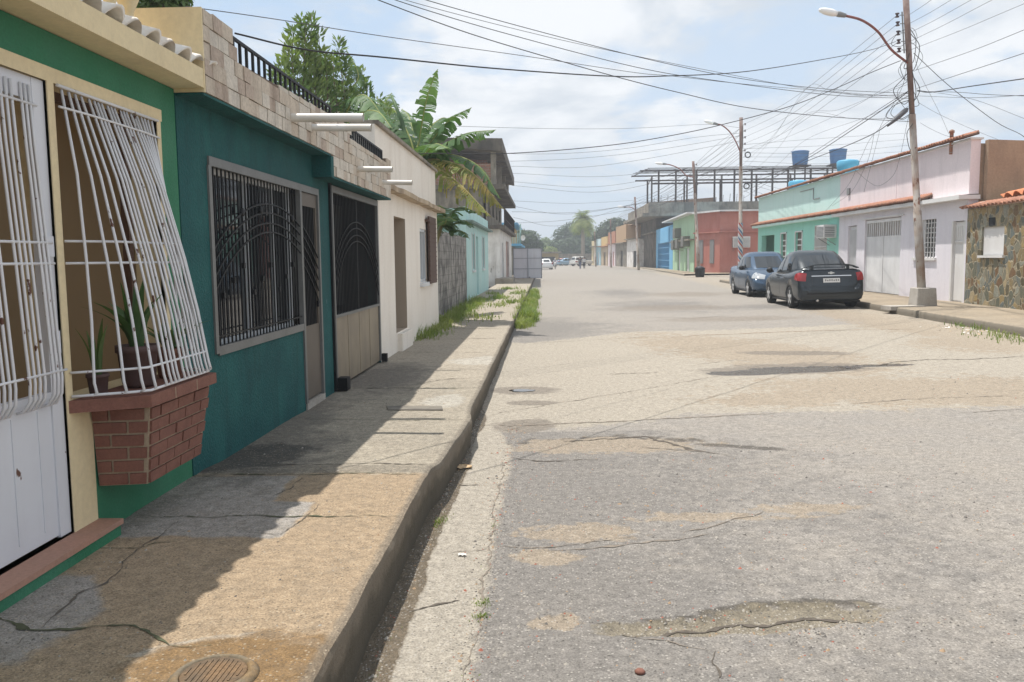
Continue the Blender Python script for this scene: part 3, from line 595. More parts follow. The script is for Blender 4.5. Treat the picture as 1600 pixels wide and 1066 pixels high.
# ================================================================== LEFT SIDE
GZ = .20
# ---- green house
gh = thing('house', 'green and cream house with white barred door and bulging window grille, nearest on the left', 'house', (-2.18, 3.5, .28))
b = MB(TL)
holes = [(2.66, 3.67, .36, 2.40), (3.72, 4.72, .965, 2.40)]
b.wall(-5, 4.97, GZ, 2.62, -.16, 0, holes, 0, 1)
b.build('wall', [M_green, M_cream], gh)
b = MB(TL)      # cream surround: band over the openings, jamb between door and planter
b.wall(1.5, 4.78, 2.40, 2.465, -.01, .006, []); b.wall(3.67, 3.87, .345, 2.40, -.02, .006, [(3.72, 4.72, .965, 2.40)]); b.wall(4.72, 4.765, .965, 2.40, -.02, .005, []); b.wall(2.56, 2.66, .36, 2.40, -.02, .006)
b.build('trim', M_cream, gh)
b = MB(TL)
b.box(1.0, 3.87, .20, .335, -.1, .115, 1); b.box(1.0, 3.88, .335, .36, -.1, .125, 0)
b.build('doorstep', [M_tile_step, M_green], gh)
b = MB(TL)      # cornice slab and fascia
b.box(-5, 5.0, 2.625, 2.735, -.16, .18); b.build('cornice', M_cream, gh)
b = MB(TL)      # wavy tile skirt over the cornice
def tiles(mb, u0, u1, pitch, w0, w1, v0, v1, amp=.035, th=.014, m=0, seg=8, valley_shade=False):
    n = int((u1 - u0) / pitch * seg); us = [u0 + (u1 - u0) * i / n for i in range(n + 1)]
    def zz(u): return amp * abs(math.sin(PI * (u - u0) / pitch)) ** .8
    vs = []
    for u in us:
        a = zz(u); j = .006 * math.sin(int((u - u0) / pitch) * 5.3)
        vs += [(u, v0 + a + j, w1 + .05 * a / amp + .012 * math.sin(int((u - u0) / pitch) * 3.1)), (u, v0 + a - th + j, w1 + .05 * a / amp), (u, v1 + a, w0), (u, v1 + a - th, w0)]
    fs = []
    for i in range(n):
        o = i * 4; p = o + 4; fs += [(o, p, p + 2, o + 2), (o + 1, o + 3, p + 3, p + 1), (o, o + 1, p + 1, p)]
    mb.add(vs, fs, m, True)
    if valley_shade:
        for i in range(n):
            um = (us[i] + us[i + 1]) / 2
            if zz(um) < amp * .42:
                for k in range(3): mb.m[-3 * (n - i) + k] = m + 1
tiles(b, -2.0, 5.15, .19, .03, .145, 2.73, 2.77, amp=.075); b.build('roof_tiles', M_tile_white, gh, fix=False)
b = MB(TL); b.box(-5, 4.97, 2.736, 2.87, -.30, .03); b.build('parapet_base', M_cream, gh)
for k in range(9):
    u = 4.62 - k * .19
    q = MB(); q.lathe(TL(u, 2.87, -.08), [(.05, 0), (.05, .03), (.034, .045), (.03, .09), (.06, .16), (.067, .21), (.055, .27), (.032, .33), (.03, .36), (.05, .375), (.05, .41)], 14)
    q.build('baluster', M_cream, gh)
q = MB(TL); q.box(-5, 4.97, 3.28, 3.36, -.18, .03); q.build('handrail', M_cream, gh)
b = MB(TL); b.box(-5, 4.9, .30, .34, -1.32, -.17, 0); b.wall(-5, 4.9, .3, 3.2, -1.42, -1.32, [], 0); b.box(4.86, 4.95, .3, 2.6, -1.32, -.16); b.box(-5, 4.9, 2.66, 2.72, -.84, -.16); b.build('interior', M_interior, gh)  # ceiling stops short of the back wall; gap added to let daylight in
b = MB(TL); b.box(3.72, 3.735, .97, 2.4, -.14, -.02); b.box(4.50, 4.54, .97, 2.36, -.12, -.08); b.box(3.735, 4.72, 2.36, 2.40, -.14, -.10); b.build('window_frame', M_brown_wood, gh)
b = MB(TL); b.box(-5, 4.97, .0, 3.3, -6.2, -6.0); b.box(-5, 4.9, 2.74, 2.80, -6, -1.42); b.build('rear_wall', M_cream, gh)
# bay grille: bars fall from the lintel to the rim of the planter
RIM = [Vector((-2.17, 3.70, 0)), Vector((-1.885, 3.86, 0)), Vector((-1.885, 4.60, 0)), Vector((-2.17, 4.74, 0))]
def rimpt(t):
    L_ = [(RIM[i + 1] - RIM[i]).length for i in range(3)]; d = t * sum(L_)
    for i in range(3):
        if d <= L_[i] or i == 2: return RIM[i].lerp(RIM[i + 1], min(1, d / L_[i]))
        d -= L_[i]
tt = [.03, .09, .145, .20, .27, .32, .355, .39, .45, .485, .52, .58, .615, .65, .70, .735, .77, .82, .86, .90, .95]
tb = [.07, .16, .215, .275, .355, .395, .43, .46, .51, .545, .58, .62, .65, .68, .72, .75, .78, .83, .87, .91, .95]
b = MB()
def barpath(i):
    a = tt[i]; c = tb[i]; top = Vector((-2.165, lerp(3.76, 4.71, a), 2.385)); low = rimpt(c); low.z = 1.045
    mid = top.lerp(low, .60); mid.z = 1.62; mid.x += .02
    p = top.copy(); p.x -= .015; outd = Vector((1, -.3 if c < .3 else .0, 0))
    low2 = low + outd * .012; low2.z = 1.0; low3 = low - outd * .012; low3.z = .985
    return [p, top.lerp(mid, .5) + Vector((.008, 0, 0)), mid, mid.lerp(low, .5) + Vector((.006, 0, 0)), low, low2, low3]
for i in range(len(tt)):
    b.tube(barpath(i), .0068, 6)
def ringbar(f, z, r=.006):
    pts = []
    for k in range(17):
        t = k / 16; top = Vector((-2.165, lerp(3.74, 4.72, t), 2.385)); low = rimpt(t); low.z = 1.045; s = (2.385 - z) / (2.385 - 1.045)
        q = top.lerp(low, s); q.z = z; pts.append(q)
    b.tube(pts, r, 6)
for z in (2.30, 1.70, 1.60, 1.10): ringbar(0, z)
b.tube([TL(3.74, 2.395, .01), TL(4.72, 2.395, .01)], .008, 6)
b.tube([rimpt(k / 16) + Vector((0, 0, .99)) for k in range(17)], .007, 6)
go = b.build('window_grille', M_white_metal, gh); go['label'] = 'white bulging iron bars over the window above the brick planter'
# planter built of single bricks with pale joints
b = MB()
def bface(c00, c10, c11, c01, rows, per, gap=.012, dep=.012, out=None, rnd=random.Random(3)):
    c00, c10, c11, c01 = map(Vector, (c00, c10, c11, c01)); n = (c10 - c00).cross(c01 - c00).normalized()
    if n.dot(out) < 0: n = -n
    def P(s, t, o=0): return c00.lerp(c10, s).lerp(c01.lerp(c11, s), t) + n * o
    H_ = ((c01 - c00).length + (c11 - c10).length) / 2; W_ = ((c10 - c00).length + (c11 - c01).length) / 2
    for r in range(rows):
        t0 = r / rows + gap / H_ / 2; t1 = (r + 1) / rows - gap / H_ / 2; s = -(.5 / per if r % 2 else 0)
        while s < 1:
            a = max(0, s) + gap / W_ / 2; e = min(1, s + 1 / per) - gap / W_ / 2
            if e - a > .02:
                o = dep * rnd.uniform(.7, 1.1)
                q = [P(a, t0), P(e, t0), P(e, t1), P(a, t1)] + [P(a, t0, o), P(e, t0, o), P(e, t1, o), P(a, t1, o)]
                b.add(q, [(4, 5, 6, 7), (0, 1, 5, 4), (1, 2, 6, 5), (2, 3, 7, 6), (3, 0, 4, 7)], 0, raw=True)
            s += 1 / per
Xw = -2.175
T = [(Xw, 3.86, .905), (-1.905, 3.90, .905), (-1.905, 4.62, .905), (Xw, 4.70, .905)]
B_ = [(Xw, 3.90, .515), (-1.955, 3.94, .515), (-1.955, 4.56, .515), (Xw, 4.62, .515)]
bface(B_[0], B_[1], T[1], T[0], 6, 1.6, out=Vector((0, -1, 0))); bface(B_[1], B_[2], T[2], T[1], 6, 3.6, out=Vector((1, 0, 0))); bface(B_[2], B_[3], T[3], T[2], 6, 1.6, out=Vector((.3, 1, 0)))
vs = B_ + T; b.add(vs, [(0, 1, 5, 4), (1, 2, 6, 5), (2, 3, 7, 6), (3, 0, 4, 7), (0, 3, 2, 1), (4, 5, 6, 7)], 1)
R0 = [(Xw, 3.68, .915), (-1.865, 3.84, .915), (-1.865, 4.63, .915), (Xw, 4.76, .915)]; R1 = [(x, y, .972) for x, y, z in R0]
b.hexa(R0 + R1, 0)
for s_ in (.33, .66):      # joints in the coping
    p0 = Vector(R0[1]).lerp(Vector(R0[2]), s_)
    b.add([p0 + Vector((.0015, -.004, -.0)), p0 + Vector((.0015, .004, 0)), p0 + Vector((.0015, .004, .057)), p0 + Vector((.0015, -.004, .057))], [(0, 1, 2, 3)], 1, raw=True)
po = b.build('planter', [M_brick, M_mortar], gh); po['label'] = 'tapering brick planter box under the bulging white window grille'
# white door with bulging bar grille
b = MB(TL)
b.box(2.68, 3.585, .375, 1.0, -.05, -.02)                               # lower sheet
for u in (2.85, 3.1, 3.3, 3.48): b.box(u, u + .008, .42, .96, -.02, -.016)
b.box(3.585, 3.669, .365, 2.398, -.05, -.012); b.box(2.68, 2.75, 1.0, 2.385, -.05, -.015); b.box(2.75, 3.585, 2.30, 2.398, -.05, -.015); b.box(2.75, 3.585, 1.0, 1.03, -.05, -.015)
b.box(3.60, 3.65, 1.63, 1.72, -.012, .004); b.box(3.625, 3.64, 1.20, 1.30, -.012, .012)
door = b.build('door', M_white_door, gh); door['label'] = 'white steel sheet door with rust spots and upper bars'
b = MB()
for u in (2.80, 2.835, 2.87, 2.905, 2.96, 2.995, 3.03, 3.13, 3.165, 3.20, 3.235, 3.33, 3.365, 3.40, 3.435, 3.50, 3.53, 3.56):
    b.tube([TL(u, 2.36, -.01), TL(u, 2.1, .0), TL(u, 1.6, .03), TL(u, 1.10, .055), TL(u, 1.03, .05), TL(u, .985, .02), TL(u, .98, -.01)], .0065, 6)
for z, w_ in ((2.28, -.004), (1.69, .025), (1.60, .03), (1.13, .055)): b.tube([TL(2.72, z, w_), TL(3.60, z, w_)], .006, 6)
dg = b.build('door_grille', M_white_metal, gh); dg['label'] = 'rust flecked white bars of the door'
# potted plants on the sill behind the bars
def pot_plant(name, label, loc, r, h, leaves, seed, hl, wl, potm, spread=.35):
    t = thing(name, label, 'potted plant', loc); rn = random.Random(seed)
    q = MB(); q.lathe(loc, [(r * .72, 0), (r * .8, h * .1), (r * .95, h * .82), (r * 1.05, h * .84), (r * 1.05, h), (r * .92, h), (r * .85, h * .9)], 18); q.build('pot', potm, t)
    q = MB(); L0 = Vector(loc) + Vector((0, 0, h * .9))
    for i in range(leaves):
        a = rn.uniform(0, 2 * PI); lean = rn.uniform(.05, spread); hh = hl * rn.uniform(.6, 1.1); wd = wl * rn.uniform(.7, 1.2)
        d = Vector((math.cos(a), math.sin(a), 0)); s = Vector((-d.y, d.x, 0)); vs = []; n = 7
        for k in range(n + 1):
            f = k / n; c = L0 + d * (r * .3 + lean * hh * f * f * 1.4) + Vector((0, 0, hh * (f - .25 * lean * 2 * f * f)))
            w2 = wd * math.sin(PI * min(.98, .18 + f * .82)) ** .8
            vs += [c - s * w2, c + d * w2 * .25, c + s * w2]
        fs = []
        for k in range(n): o = 3 * k; fs += [(o, o + 1, o + 4, o + 3), (o + 1, o + 2, o + 5, o + 4)]
        q.add(vs, fs, 0, True, raw=True)
    q.build('leaves', M_banana if hl > .3 else M_foliage, t)
M_pot = mat('dark_clay_pot', (0.10, 0.06, 0.055), .7)
pot_plant('potted_plant', 'large dark pot with tall broad leaves standing behind the bars on the brick planter', (-2.06, 4.12, .975), .10, .21, 12, 3, .36, .022, M_pot, .6)
pot_plant('potted_plant', 'small dark pot of spiky sword leaves at the left end of the barred sill', (-2.13, 3.86, .975), .05, .10, 8, 5, .26, .016, M_pot, .25)
pot_plant('potted_plant', 'brown pot with light green trailing leaves behind the right end of the bars', (-2.05, 4.45, .975), .075, .16, 16, 8, .24, .025, mat('brown_pot', (0.2, 0.09, 0.06), .7), .9)

# ---- teal house
th_ = thing('house', 'dark teal house with black arched iron grilles and a block parapet with pipes', 'house', (-2.18, 8, .25))
b = MB(TL)
b.wall(4.975, 11.0, GZ, 2.60, -.15, .004, [(5.41, 7.44, 1.0, 2.27), (7.44, 8.06, .29, 2.27), (8.49, 10.96, .22, 2.40)])
b.build('wall', M_teal, th_)
b = MB(TL); b.box(4.98, 7.95, 2.585, 2.600, 0.005, .176); b.box(7.95, 11.05, 2.385, 2.405, 0.005, .176); b.box(7.9, 8.0, 2.385, 2.585, 0.004, .188); b.build('canopy', M_teal, th_)
b = MB(TL)
def hexu(u0, u1, v00, v01, v10, v11, w0, w1, m=0): b.hexa([(u0, v00, w0), (u1, v10, w0), (u1, v10, w1), (u0, v00, w1), (u0, v01, w0), (u1, v11, w0), (u1, v11, w1), (u0, v01, w1)], m)
SEG = [(4.995, 5.50, 2.60, 3.085, 3.10), (5.50, 8.0, 2.60, 2.91, 2.97), (8.0, 8.19, 2.405, 2.97, 2.975), (8.19, 8.80, 2.405, 3.0, 2.97), (8.80, 10.80, 2.405, 2.86, 2.84), (10.80, 11.04, 2.405, 2.90, 2.89)]
for (u0, u1, vb, vt0, vt1) in SEG: hexu(u0, u1, vb, vt0, vb, vt1, -.02, .165, 3)
def ptop(u):
    for (u0, u1, vb, vt0, vt1) in SEG:
        if u0 <= u <= u1: return vb, lerp(vt0, vt1, (u - u0) / (u1 - u0))
    return 2.6, 2.6
rn = random.Random(12); row = 0; v = 2.405
while v < 3.1:
    h = rn.uniform(.088, .108); u = 4.995 - rn.uniform(0, .1)
    while u < 11.04:
        wd = rn.uniform(.11, .24); a = max(4.995, u); c = min(11.04, u + wd); vb, vt = ptop((a + c) / 2)
        if ptop(a + .002)[1] - vt > .05: a += .0
        lo, hi = max(v, vb + .001), min(v + h, vt + .004)
        if c - a > .03 and hi - lo > .03:
            g1, g2 = rn.uniform(.0008, .006), rn.uniform(.0008, .006); w1 = .180 + rn.uniform(-.005, .007); t_ = [rn.uniform(-.003, .003) for _ in range(8)]; m_ = rn.choice((0, 0, 1, 2, 2))
            P8 = [(a + g1, lo + .002 + t_[0], .12), (c - g2, lo + .002 + t_[1], .12), (c - g2, lo + .002 + t_[1], w1), (a + g1, lo + .002 + t_[0], w1 + t_[5]), (a + g1, hi - .002 + t_[2], .12), (c - g2, hi - .002 + t_[3], .12), (c - g2, hi - .002 + t_[3], w1), (a + g1, hi - .002 + t_[2], w1 + t_[5])]
            b.hexa(P8, m_)
        u += wd
    v += h
po = b.build('parapet', M_parapet, th_); po['label'] = 'parapet of pale blocks with dark joints above the teal wall'
b = MB(TL); b.box(4.978, 4.993, 2.602, 3.09, -.30, .183); b.build('parapet_end', M_cream, th_)
b = MB(TL); b.box(4.985, 5.49, 2.62, 3.09, -.30, -.022); b.build('parapet_pier', M_cream, th_)
def railing(u0, u1, vb0, vb1, vt0, vt1, w_, n, name='railing'):
    q = MB(TL)
    for k in range(n + 1):
        u = lerp(u0, u1, k / n); q.box(u - .009, u + .009, lerp(vb0, vb1, k / n), lerp(vt0, vt1, k / n), w_ - .009, w_ + .009)
    q.tube([(u0, vt0, w_), (u1, vt1, w_)], .014, 4, raw=False, flat=True); q.tube([(u0, vb0 + .02, w_), (u1, vb1 + .02, w_)], .01, 4, raw=False, flat=True)
    q.build(name, M_black_iron, th_)
railing(5.52, 8.17, 2.90, 2.96, 3.085, 3.08, .12, 21); railing(8.84, 10.78, 2.85, 2.83, 3.01, 2.99, .12, 18)
for i, (u, v, wt, r) in enumerate([(6.72, 2.745, .76, .034), (7.32, 2.76, .70, .032), (9.08, 2.59, .56, .031), (10.5, 2.575, .55, .031)]):
    q = MB(TL); q.tube([(u, v, .0), (u, v - .005, .10), (u - .02, v - .018, wt)], r, 14, raw=False, cap=False); q.tube([(u, v, .0), (u, v - .005, .10), (u - .02, v - .018, wt)], r * .86, 14, raw=False, cap=False)
    q.build('drain_pipe', M_pvc, th_, fix=False)
# steel window grille and door
b = MB(TL)
F = .05
b.box(5.41, 8.06, 2.225, 2.285, -.03, .018); b.box(5.395, 5.445, .99, 2.225, -.03, .018); b.box(5.445, 7.42, .975, 1.035, -.03, .018); b.box(7.42, 7.475, .30, 2.225, -.03, .020); b.box(8.02, 8.065, .28, 2.225, -.03, .018)
gf = b.build('grille_frame', M_grey_frame, th_)
def bars(q, u0, u1, v0, v1, w_, pitch, r=.005):
    n = max(1, round((u1 - u0) / pitch))
    for k in range(1, n): u = lerp(u0, u1, k / n); q.box(u - r, u + r, v0, v1, w_ - r, w_ + r)
def arcs(q, uc, half, sag, vtop, u0, u1, w_, offs, r=.0075):
    R_ = (half * half + sag * sag) / (2 * sag); vc = vtop - R_
    for o in offs:
        rr = R_ - o; pts = []
        for k in range(41):
            u = lerp(u0, u1, k / 40); d = rr * rr - (u - uc) ** 2
            if d <= 0: continue
            pts.append((u, vc + math.sqrt(d), w_))
        if len(pts) > 2: q.tube(pts, r, 4, raw=False, flat=True)
q = MB(TL); bars(q, 5.445, 7.42, 1.03, 2.23, -.005, .072); arcs(q, 6.65, 1.28, .42, 2.05, 5.445, 7.42, .008, (0, .07, .15, .22)); q.tube([(5.445, 1.10, 0), (7.42, 1.10, 0)], .007, 4, raw=False, flat=True)
rn = random.Random(4)
for k in range(9): u = 5.6 + k * .2; q.box(u - .016, u + .016, 1.35 + .1 * (k % 3), 1.39 + .1 * (k % 3), -.014, .012)
for k in range(4): u = 6.0 + k * .4; q.lathe(TL(u, 2.02 - abs(u - 6.65) * .1, .008), [(.0, -.012), (.03, -.008), (.03, .008), (0, .012)], 10, axis='x')
q.build('window_grille', M_black_iron, th_)
q = MB(TL); q.box(7.48, 8.015, .32, 1.0, -.03, -.005, 1); q.box(7.48, 7.53, 1.0, 2.22, -.03, .0, 1); q.box(7.97, 8.015, 1.0, 2.22, -.03, 0, 1); q.box(7.53, 7.97, 2.10, 2.22, -.03, .0, 1)
bars(q, 7.53, 7.97, 1.0, 2.10, -.01, .05); arcs(q, 6.65, 1.28, .42, 2.05, 7.50, 8.0, .004, (-.04, .04, .12, .2, .28)); q.box(7.53, 7.97, 1.0, 2.1, -.06, -.055, 2); q.box(7.92, 7.94, 1.16, 1.22, 0, .02, 0)
d_ = q.build('door', [M_black_iron, M_brown_frame, M_dark], th_); d_['label'] = 'narrow iron grille door with a brown lower sheet'
q = MB(TL); q.box(7.44, 8.06, .22, .30, -.1, .02); q.build('doorstep', M_conc, th_)
# sliding window behind the grille
q = MB(TL)
for u0, u1 in ((5.43, 6.34), (6.30, 7.0), (6.96, 7.42)):
    for a, c in ((u0, u0 + .05), (u1 - .05, u1)): q.box(a, c, 1.0, 2.26, -.11, -.08)
q.box(5.43, 7.42, 1.0, 1.055, -.115, -.075); q.box(5.43, 7.42, 2.2, 2.25, -.115, -.075)
wf = q.build('window_frame', M_alu, th_)
q = MB(TL); q.box(5.43, 7.42, 1.0, 2.26, -.105, -.10); q.build('window_pane', M_glass, th_)
# big sliding gate
q = MB(TL)
q.box(8.54, 10.95, 2.30, 2.37, -.03, .02, 3); q.box(8.54, 8.60, .27, 2.30, -.03, .02, 3); q.box(10.89, 10.95, .27, 2.30, -.03, .02, 3); q.box(8.60, 10.89, 1.0, 1.03, -.03, .02, 3)
q.box(8.60, 10.89, .27, 1.0, -.02, .0, 1)
bars(q, 8.60, 10.89, 1.03, 2.30, -.004, .068); arcs(q, 9.72, 1.12, .47, 2.04, 8.60, 10.89, .010, (0, .07, .15, .22)); q.box(9.73, 9.77, 1.03, 2.3, -.02, .0, 0)
for u in (9.17, 9.74, 10.31): q.box(u - .004, u + .004, .28, 1.0, 0, .004, 1)
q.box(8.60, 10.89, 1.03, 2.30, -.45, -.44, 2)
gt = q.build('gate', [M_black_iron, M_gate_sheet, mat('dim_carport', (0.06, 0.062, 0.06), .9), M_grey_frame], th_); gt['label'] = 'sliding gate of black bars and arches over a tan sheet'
q = MB(TL); q.box(8.465, 8.515, .25, 2.385, -.02, .03); q.build('gate_post', M_black_iron, th_)
q = MB(TL); q.box(8.52, 8.66, .25, .38, .03, .13); q.build('gate_wheel_housing', M_black_iron, th_)
q = MB(TL); q.box(10.93, 11.0, .25, .36, .022, .09); q.build('gate_stop', M_black_iron, th_)
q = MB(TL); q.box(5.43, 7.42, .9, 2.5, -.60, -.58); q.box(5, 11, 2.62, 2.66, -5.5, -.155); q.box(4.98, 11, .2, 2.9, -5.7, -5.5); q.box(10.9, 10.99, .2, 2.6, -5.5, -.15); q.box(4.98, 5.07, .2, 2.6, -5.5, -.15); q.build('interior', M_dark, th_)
# meter cover plates in the pavement near the gate
def slab_cover(pts, lab, m=M_conc):
    q = MB(); zz = [zW(*p) for p in pts]; z = max(zz) + .004
    q.hexa([(p[0], p[1], z - .03) for p in pts] + [(p[0], p[1], z + .004) for p in pts]); o = q.build('access_cover', m, loc=(sum(p[0] for p in pts) / 4, sum(p[1] for p in pts) / 4, z)); tag(o, lab, 'cover'); return o
slab_cover(pz([(606, 640), (604, 634), (690, 634), (692, 640)], .25), 'thin rectangular concrete cover plate set in the pavement before the tan gate', mat('stained_cover', (0.2, 0.18, 0.15), .9, mott=(5, .6, (.1, .09, .08))))
# cast iron round cover
mh = thing('meter_cover', 'round rusty iron cover in a concrete ring in the near pavement', 'cover', (-1.07, 2.58, zW(-1.07, 2.58)))
zc = zW(-1.07, 2.58) + .012
q = MB(); q.lathe((-1.06, 2.50, zc), [(.02, .004), (.10, .004), (.104, 0), (.104, -.03)], 40)
for k in range(-5, 6):
    x = k * .021; x *= .8; l_ = math.sqrt(max(0, .087 ** 2 - x * x)); q.box(-1.06 + x - .003, -1.06 + x + .003, 2.50 - l_, 2.50 + l_, zc + .003, zc + .007)
q.build('lid', mat('rusty_iron_lid', (0.12, 0.085, 0.055), .8, mott=(8, .7, (0.2, 0.12, 0.06)), fine=(60, .3)), mh)
q = MB(); q.lathe((-1.06, 2.50, zc), [(.107, -.03), (.107, .004), (.122, .005), (.13, -.002), (.15, -.02)], 40); q.build('ring', mat('ring_concrete', (0.17, 0.14, 0.10), .95, mott=(7, .7, (0.22, 0.13, 0.05)), fine=(60, .25)), mh)

# ---- cream house
ch = thing('house', 'cream white house with a recessed doorway and a brown shutter beside the teal house', 'house', (-2.18, 14, .25))
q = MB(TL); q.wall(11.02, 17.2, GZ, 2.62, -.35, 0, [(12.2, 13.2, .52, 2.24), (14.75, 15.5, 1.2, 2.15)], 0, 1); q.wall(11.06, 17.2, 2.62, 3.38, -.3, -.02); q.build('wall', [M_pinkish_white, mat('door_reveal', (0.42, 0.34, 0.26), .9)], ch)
q = MB(TL); n = 40
for k in range(n):
    a, c = lerp(11.06, 17.35, k / n), lerp(11.06, 17.35, (k + 1) / n); j = lambda u: .004 * math.sin(u * 3.1) + .008 * mnoise.noise(Vector((u * 2, 0, 0)))
    q.hexa([(a, 2.55 + j(a), -.02), (c, 2.55 + j(c), -.02), (c, 2.55 + j(c), .16 + j(c)), (a, 2.55 + j(a), .16 + j(a)), (a, 2.66 + j(a), -.02), (c, 2.66 + j(c), -.02), (c, 2.62 + j(c), .16 + j(c)), (a, 2.62 + j(a), .16 + j(a))])
q.build('eave', mat('weathered_eave', (0.50, 0.40, 0.28), .9, mott=(2.5, .8, (0.30, 0.22, 0.15)), streak=(.7, (.12, .09, .07), 1)), ch)
q = MB(TL); q.box(11.06, 17.25, 3.38, 3.43, -.34, .03); q.build('coping', M_conc_old, ch)
q = MB(TL); q.box(12.2, 13.2, .52, 2.24, -.34, -.30); q.box(12.2, 12.25, .52, 2.24, -.3, -.03); q.build('door', mat('dark_wood_door', (0.045, 0.03, 0.025), .6), ch)
q = MB(TL); q.box(12.3, 13.3, .22, .50, -.30, .07); q.build('doorstep', M_pinkish_white, ch)
q = MB(TL); q.box(14.75, 15.5, 1.2, 2.15, -.06, -.05, 1); [q.box(*a, -.05, -.01, 0) for a in ((14.75, 14.80, 1.2, 2.15), (15.1, 15.14, 1.2, 2.15), (15.45, 15.5, 1.2, 2.15), (14.75, 15.5, 1.2, 1.25), (14.75, 15.5, 2.1, 2.15))]
q.box(14.68, 15.56, 1.12, 1.19, 0, .06, 0); q.build('window', [M_alu, M_glass], ch)
q = MB(TL); q.box(15.50, 16.45, 1.15, 2.40, .04, .075); [q.box(15.5, 16.45, 1.2 + k * .09, 1.22 + k * .09, .075, .083) for k in range(13)]; q.box(15.40, 15.50, 2.3, 2.34, 0, .06); s_ = q.build('shutter', mat('brown_shutter', (0.10, 0.055, 0.04), .6), ch); s_['label'] = 'brown board shutter folded open against the wall'
q = MB(); q.box(-8.5, -2.53, 11.05, 17.2, 0, 3.2); q.build('rear_block', M_pinkish_white, ch)

# ---- stained block wall
bw = MB(TL); bw.wall(17.25, 27.15, GZ - .2, 2.30, -.47, -.32); 
q = bw.build('block_wall', M_block, loc=(-2.6, 22, .2)); tag(q, 'black stained concrete block garden wall between the cream house and the aqua cottage', 'wall')

# ---- aqua cottage
ac = thing('house', 'small aqua cottage with a thin flat canopy behind the stained block wall', 'house', (-2.5, 32, .2))
q = MB(TL); q.wall(27.2, 38, .0, 3.3, -.55, -.32, [(29.3, 30.3, 1.25, 2.48), (31.2, 32.2, .25, 2.45), (34.2, 35.2, 1.25, 2.48)]); q.box(27.2, 38, 0, 3.25, -5.5, -.56); q.build('wall', M_cottage, ac)
q = MB(TL); q.box(27.15, 38.1, 2.80, 2.87, -.32, -.10); q.build('canopy', mat('grey_green_canopy', (0.2, 0.27, 0.25), .9, mott=(1, .5, (.12, .15, .14))), ac)
for a, c in ((29.3, 30.3), (34.2, 35.2)):
    q = MB(TL); q.box(a, c, 1.25, 2.48, -.44, -.42, 1); q.box(a - .07, a, 1.2, 2.53, -.32, -.29); q.box(c, c + .07, 1.2, 2.53, -.32, -.29); q.box((a + c) / 2 - .03, (a + c) / 2 + .03, 1.25, 2.48, -.42, -.38); q.box(a - .07, c + .07, 1.13, 1.2, -.32, -.26); q.build('window', [M_white_dull, M_glass], ac)
q = MB(TL); q.box(31.2, 32.2, .25, 2.45, -.42, -.40); q.build('door', M_alu, ac)

# ---- two storey unfinished house
ts = thing('house', 'two storey unfinished brick and concrete house with an open roof terrace on the left', 'house', (-2.5, 57, .2))
TS = lambda u, v, w_: Vector((-2.5 + w_, u, v))
q = MB(TS); q.wall(48, 66, 0, 3.3, -.25, 0, [(51.0, 52.6, .25, 2.6), (56.5, 61, .25, 2.8)]); q.box(48.01, 66, 0, 3.3, -6.5, -.26); q.build('wall', M_white_wall, ts)
q = MB(TS); q.box(51.0, 52.6, .25, 2.6, -.2, -.15, 0); q.build('door', mat('dark_blue_door', (0.05, 0.09, 0.17), .6), ts)
q = MB(TS); q.box(56.5, 61, .25, 2.8, -.2, -.15, 0); q.build('shutter', mat('rust_shutter', (0.36, 0.15, 0.10), .8), ts)
q = MB(TS); q.box(47.6, 66.4, 3.3, 3.5, -6.7, .35); q.box(47.6, 66.4, 5.55, 5.8, -6.7, .35); q.build('floor_slab', M_conc_dark, ts)
q = MB(TS); q.hexa([(47.3, 8.25, -7.2), (66.6, 8.1, -7.2), (66.6, 7.35, .25), (47.3, 7.6, .25)] + [(47.3, 8.5, -7.2), (66.6, 8.35, -7.2), (66.6, 7.95, .25), (47.3, 8.3, .25)]); q.build('roof', M_conc_dark, ts)
q = MB(TS)
q.wall(48, 66, 3.5, 5.55, -.9, -.75, [(50 + k * 4, 52 + k * 4, 4.3, 5.2) for k in range(4)]); q.box(48.2, 65.9, 3.5, 5.5, -6.3, -1.5); q.box(65.8, 66, 3.5, 5.55, -6.4, -.91); q.box(48.0, 48.2, 3.5, 5.55, -6.4, -.76); q.build('upper_wall', M_conc_old, ts)
for u, w_, v in ((48, -.45, 7.7), (54, -.45, 7.65), (60, -.45, 7.6), (65.5, -.45, 7.55), (48, -4.1, 8.1)):
    q = MB(TS); q.box(u, u + .27, 5.8, v, w_, w_ + .3); q.build('column', M_conc_old, ts)
q = MB(TS); q.wall(48.3, 66, 5.8, 6.9, -.75, -.6); q.box(52, 52.2, 5.8, 8.0, -6.4, -.9); q.wall(52.5, 66, 5.8, 8.0, -1.9, -1.7); q.box(48.05, 48.2, 5.8, 7.0, -6.3, -.46); q.build('terrace_wall', M_redbrick, ts)
q = MB(TS)
for k in range(34): u = 48.6 + k * .5; q.box(u - .02, u + .02, 3.5, 4.5, .24, .28)
q.box(48.4, 66, 4.46, 4.52, .22, .3); q.box(48.4, 66, 3.9, 3.94, .24, .28); q.build('balcony_rail', M_rust_steel, ts)
q = MB(TS); q.box(46.5, 50, .1, .5, -.2, .8); q.build('doorstep', M_conc_old, ts)

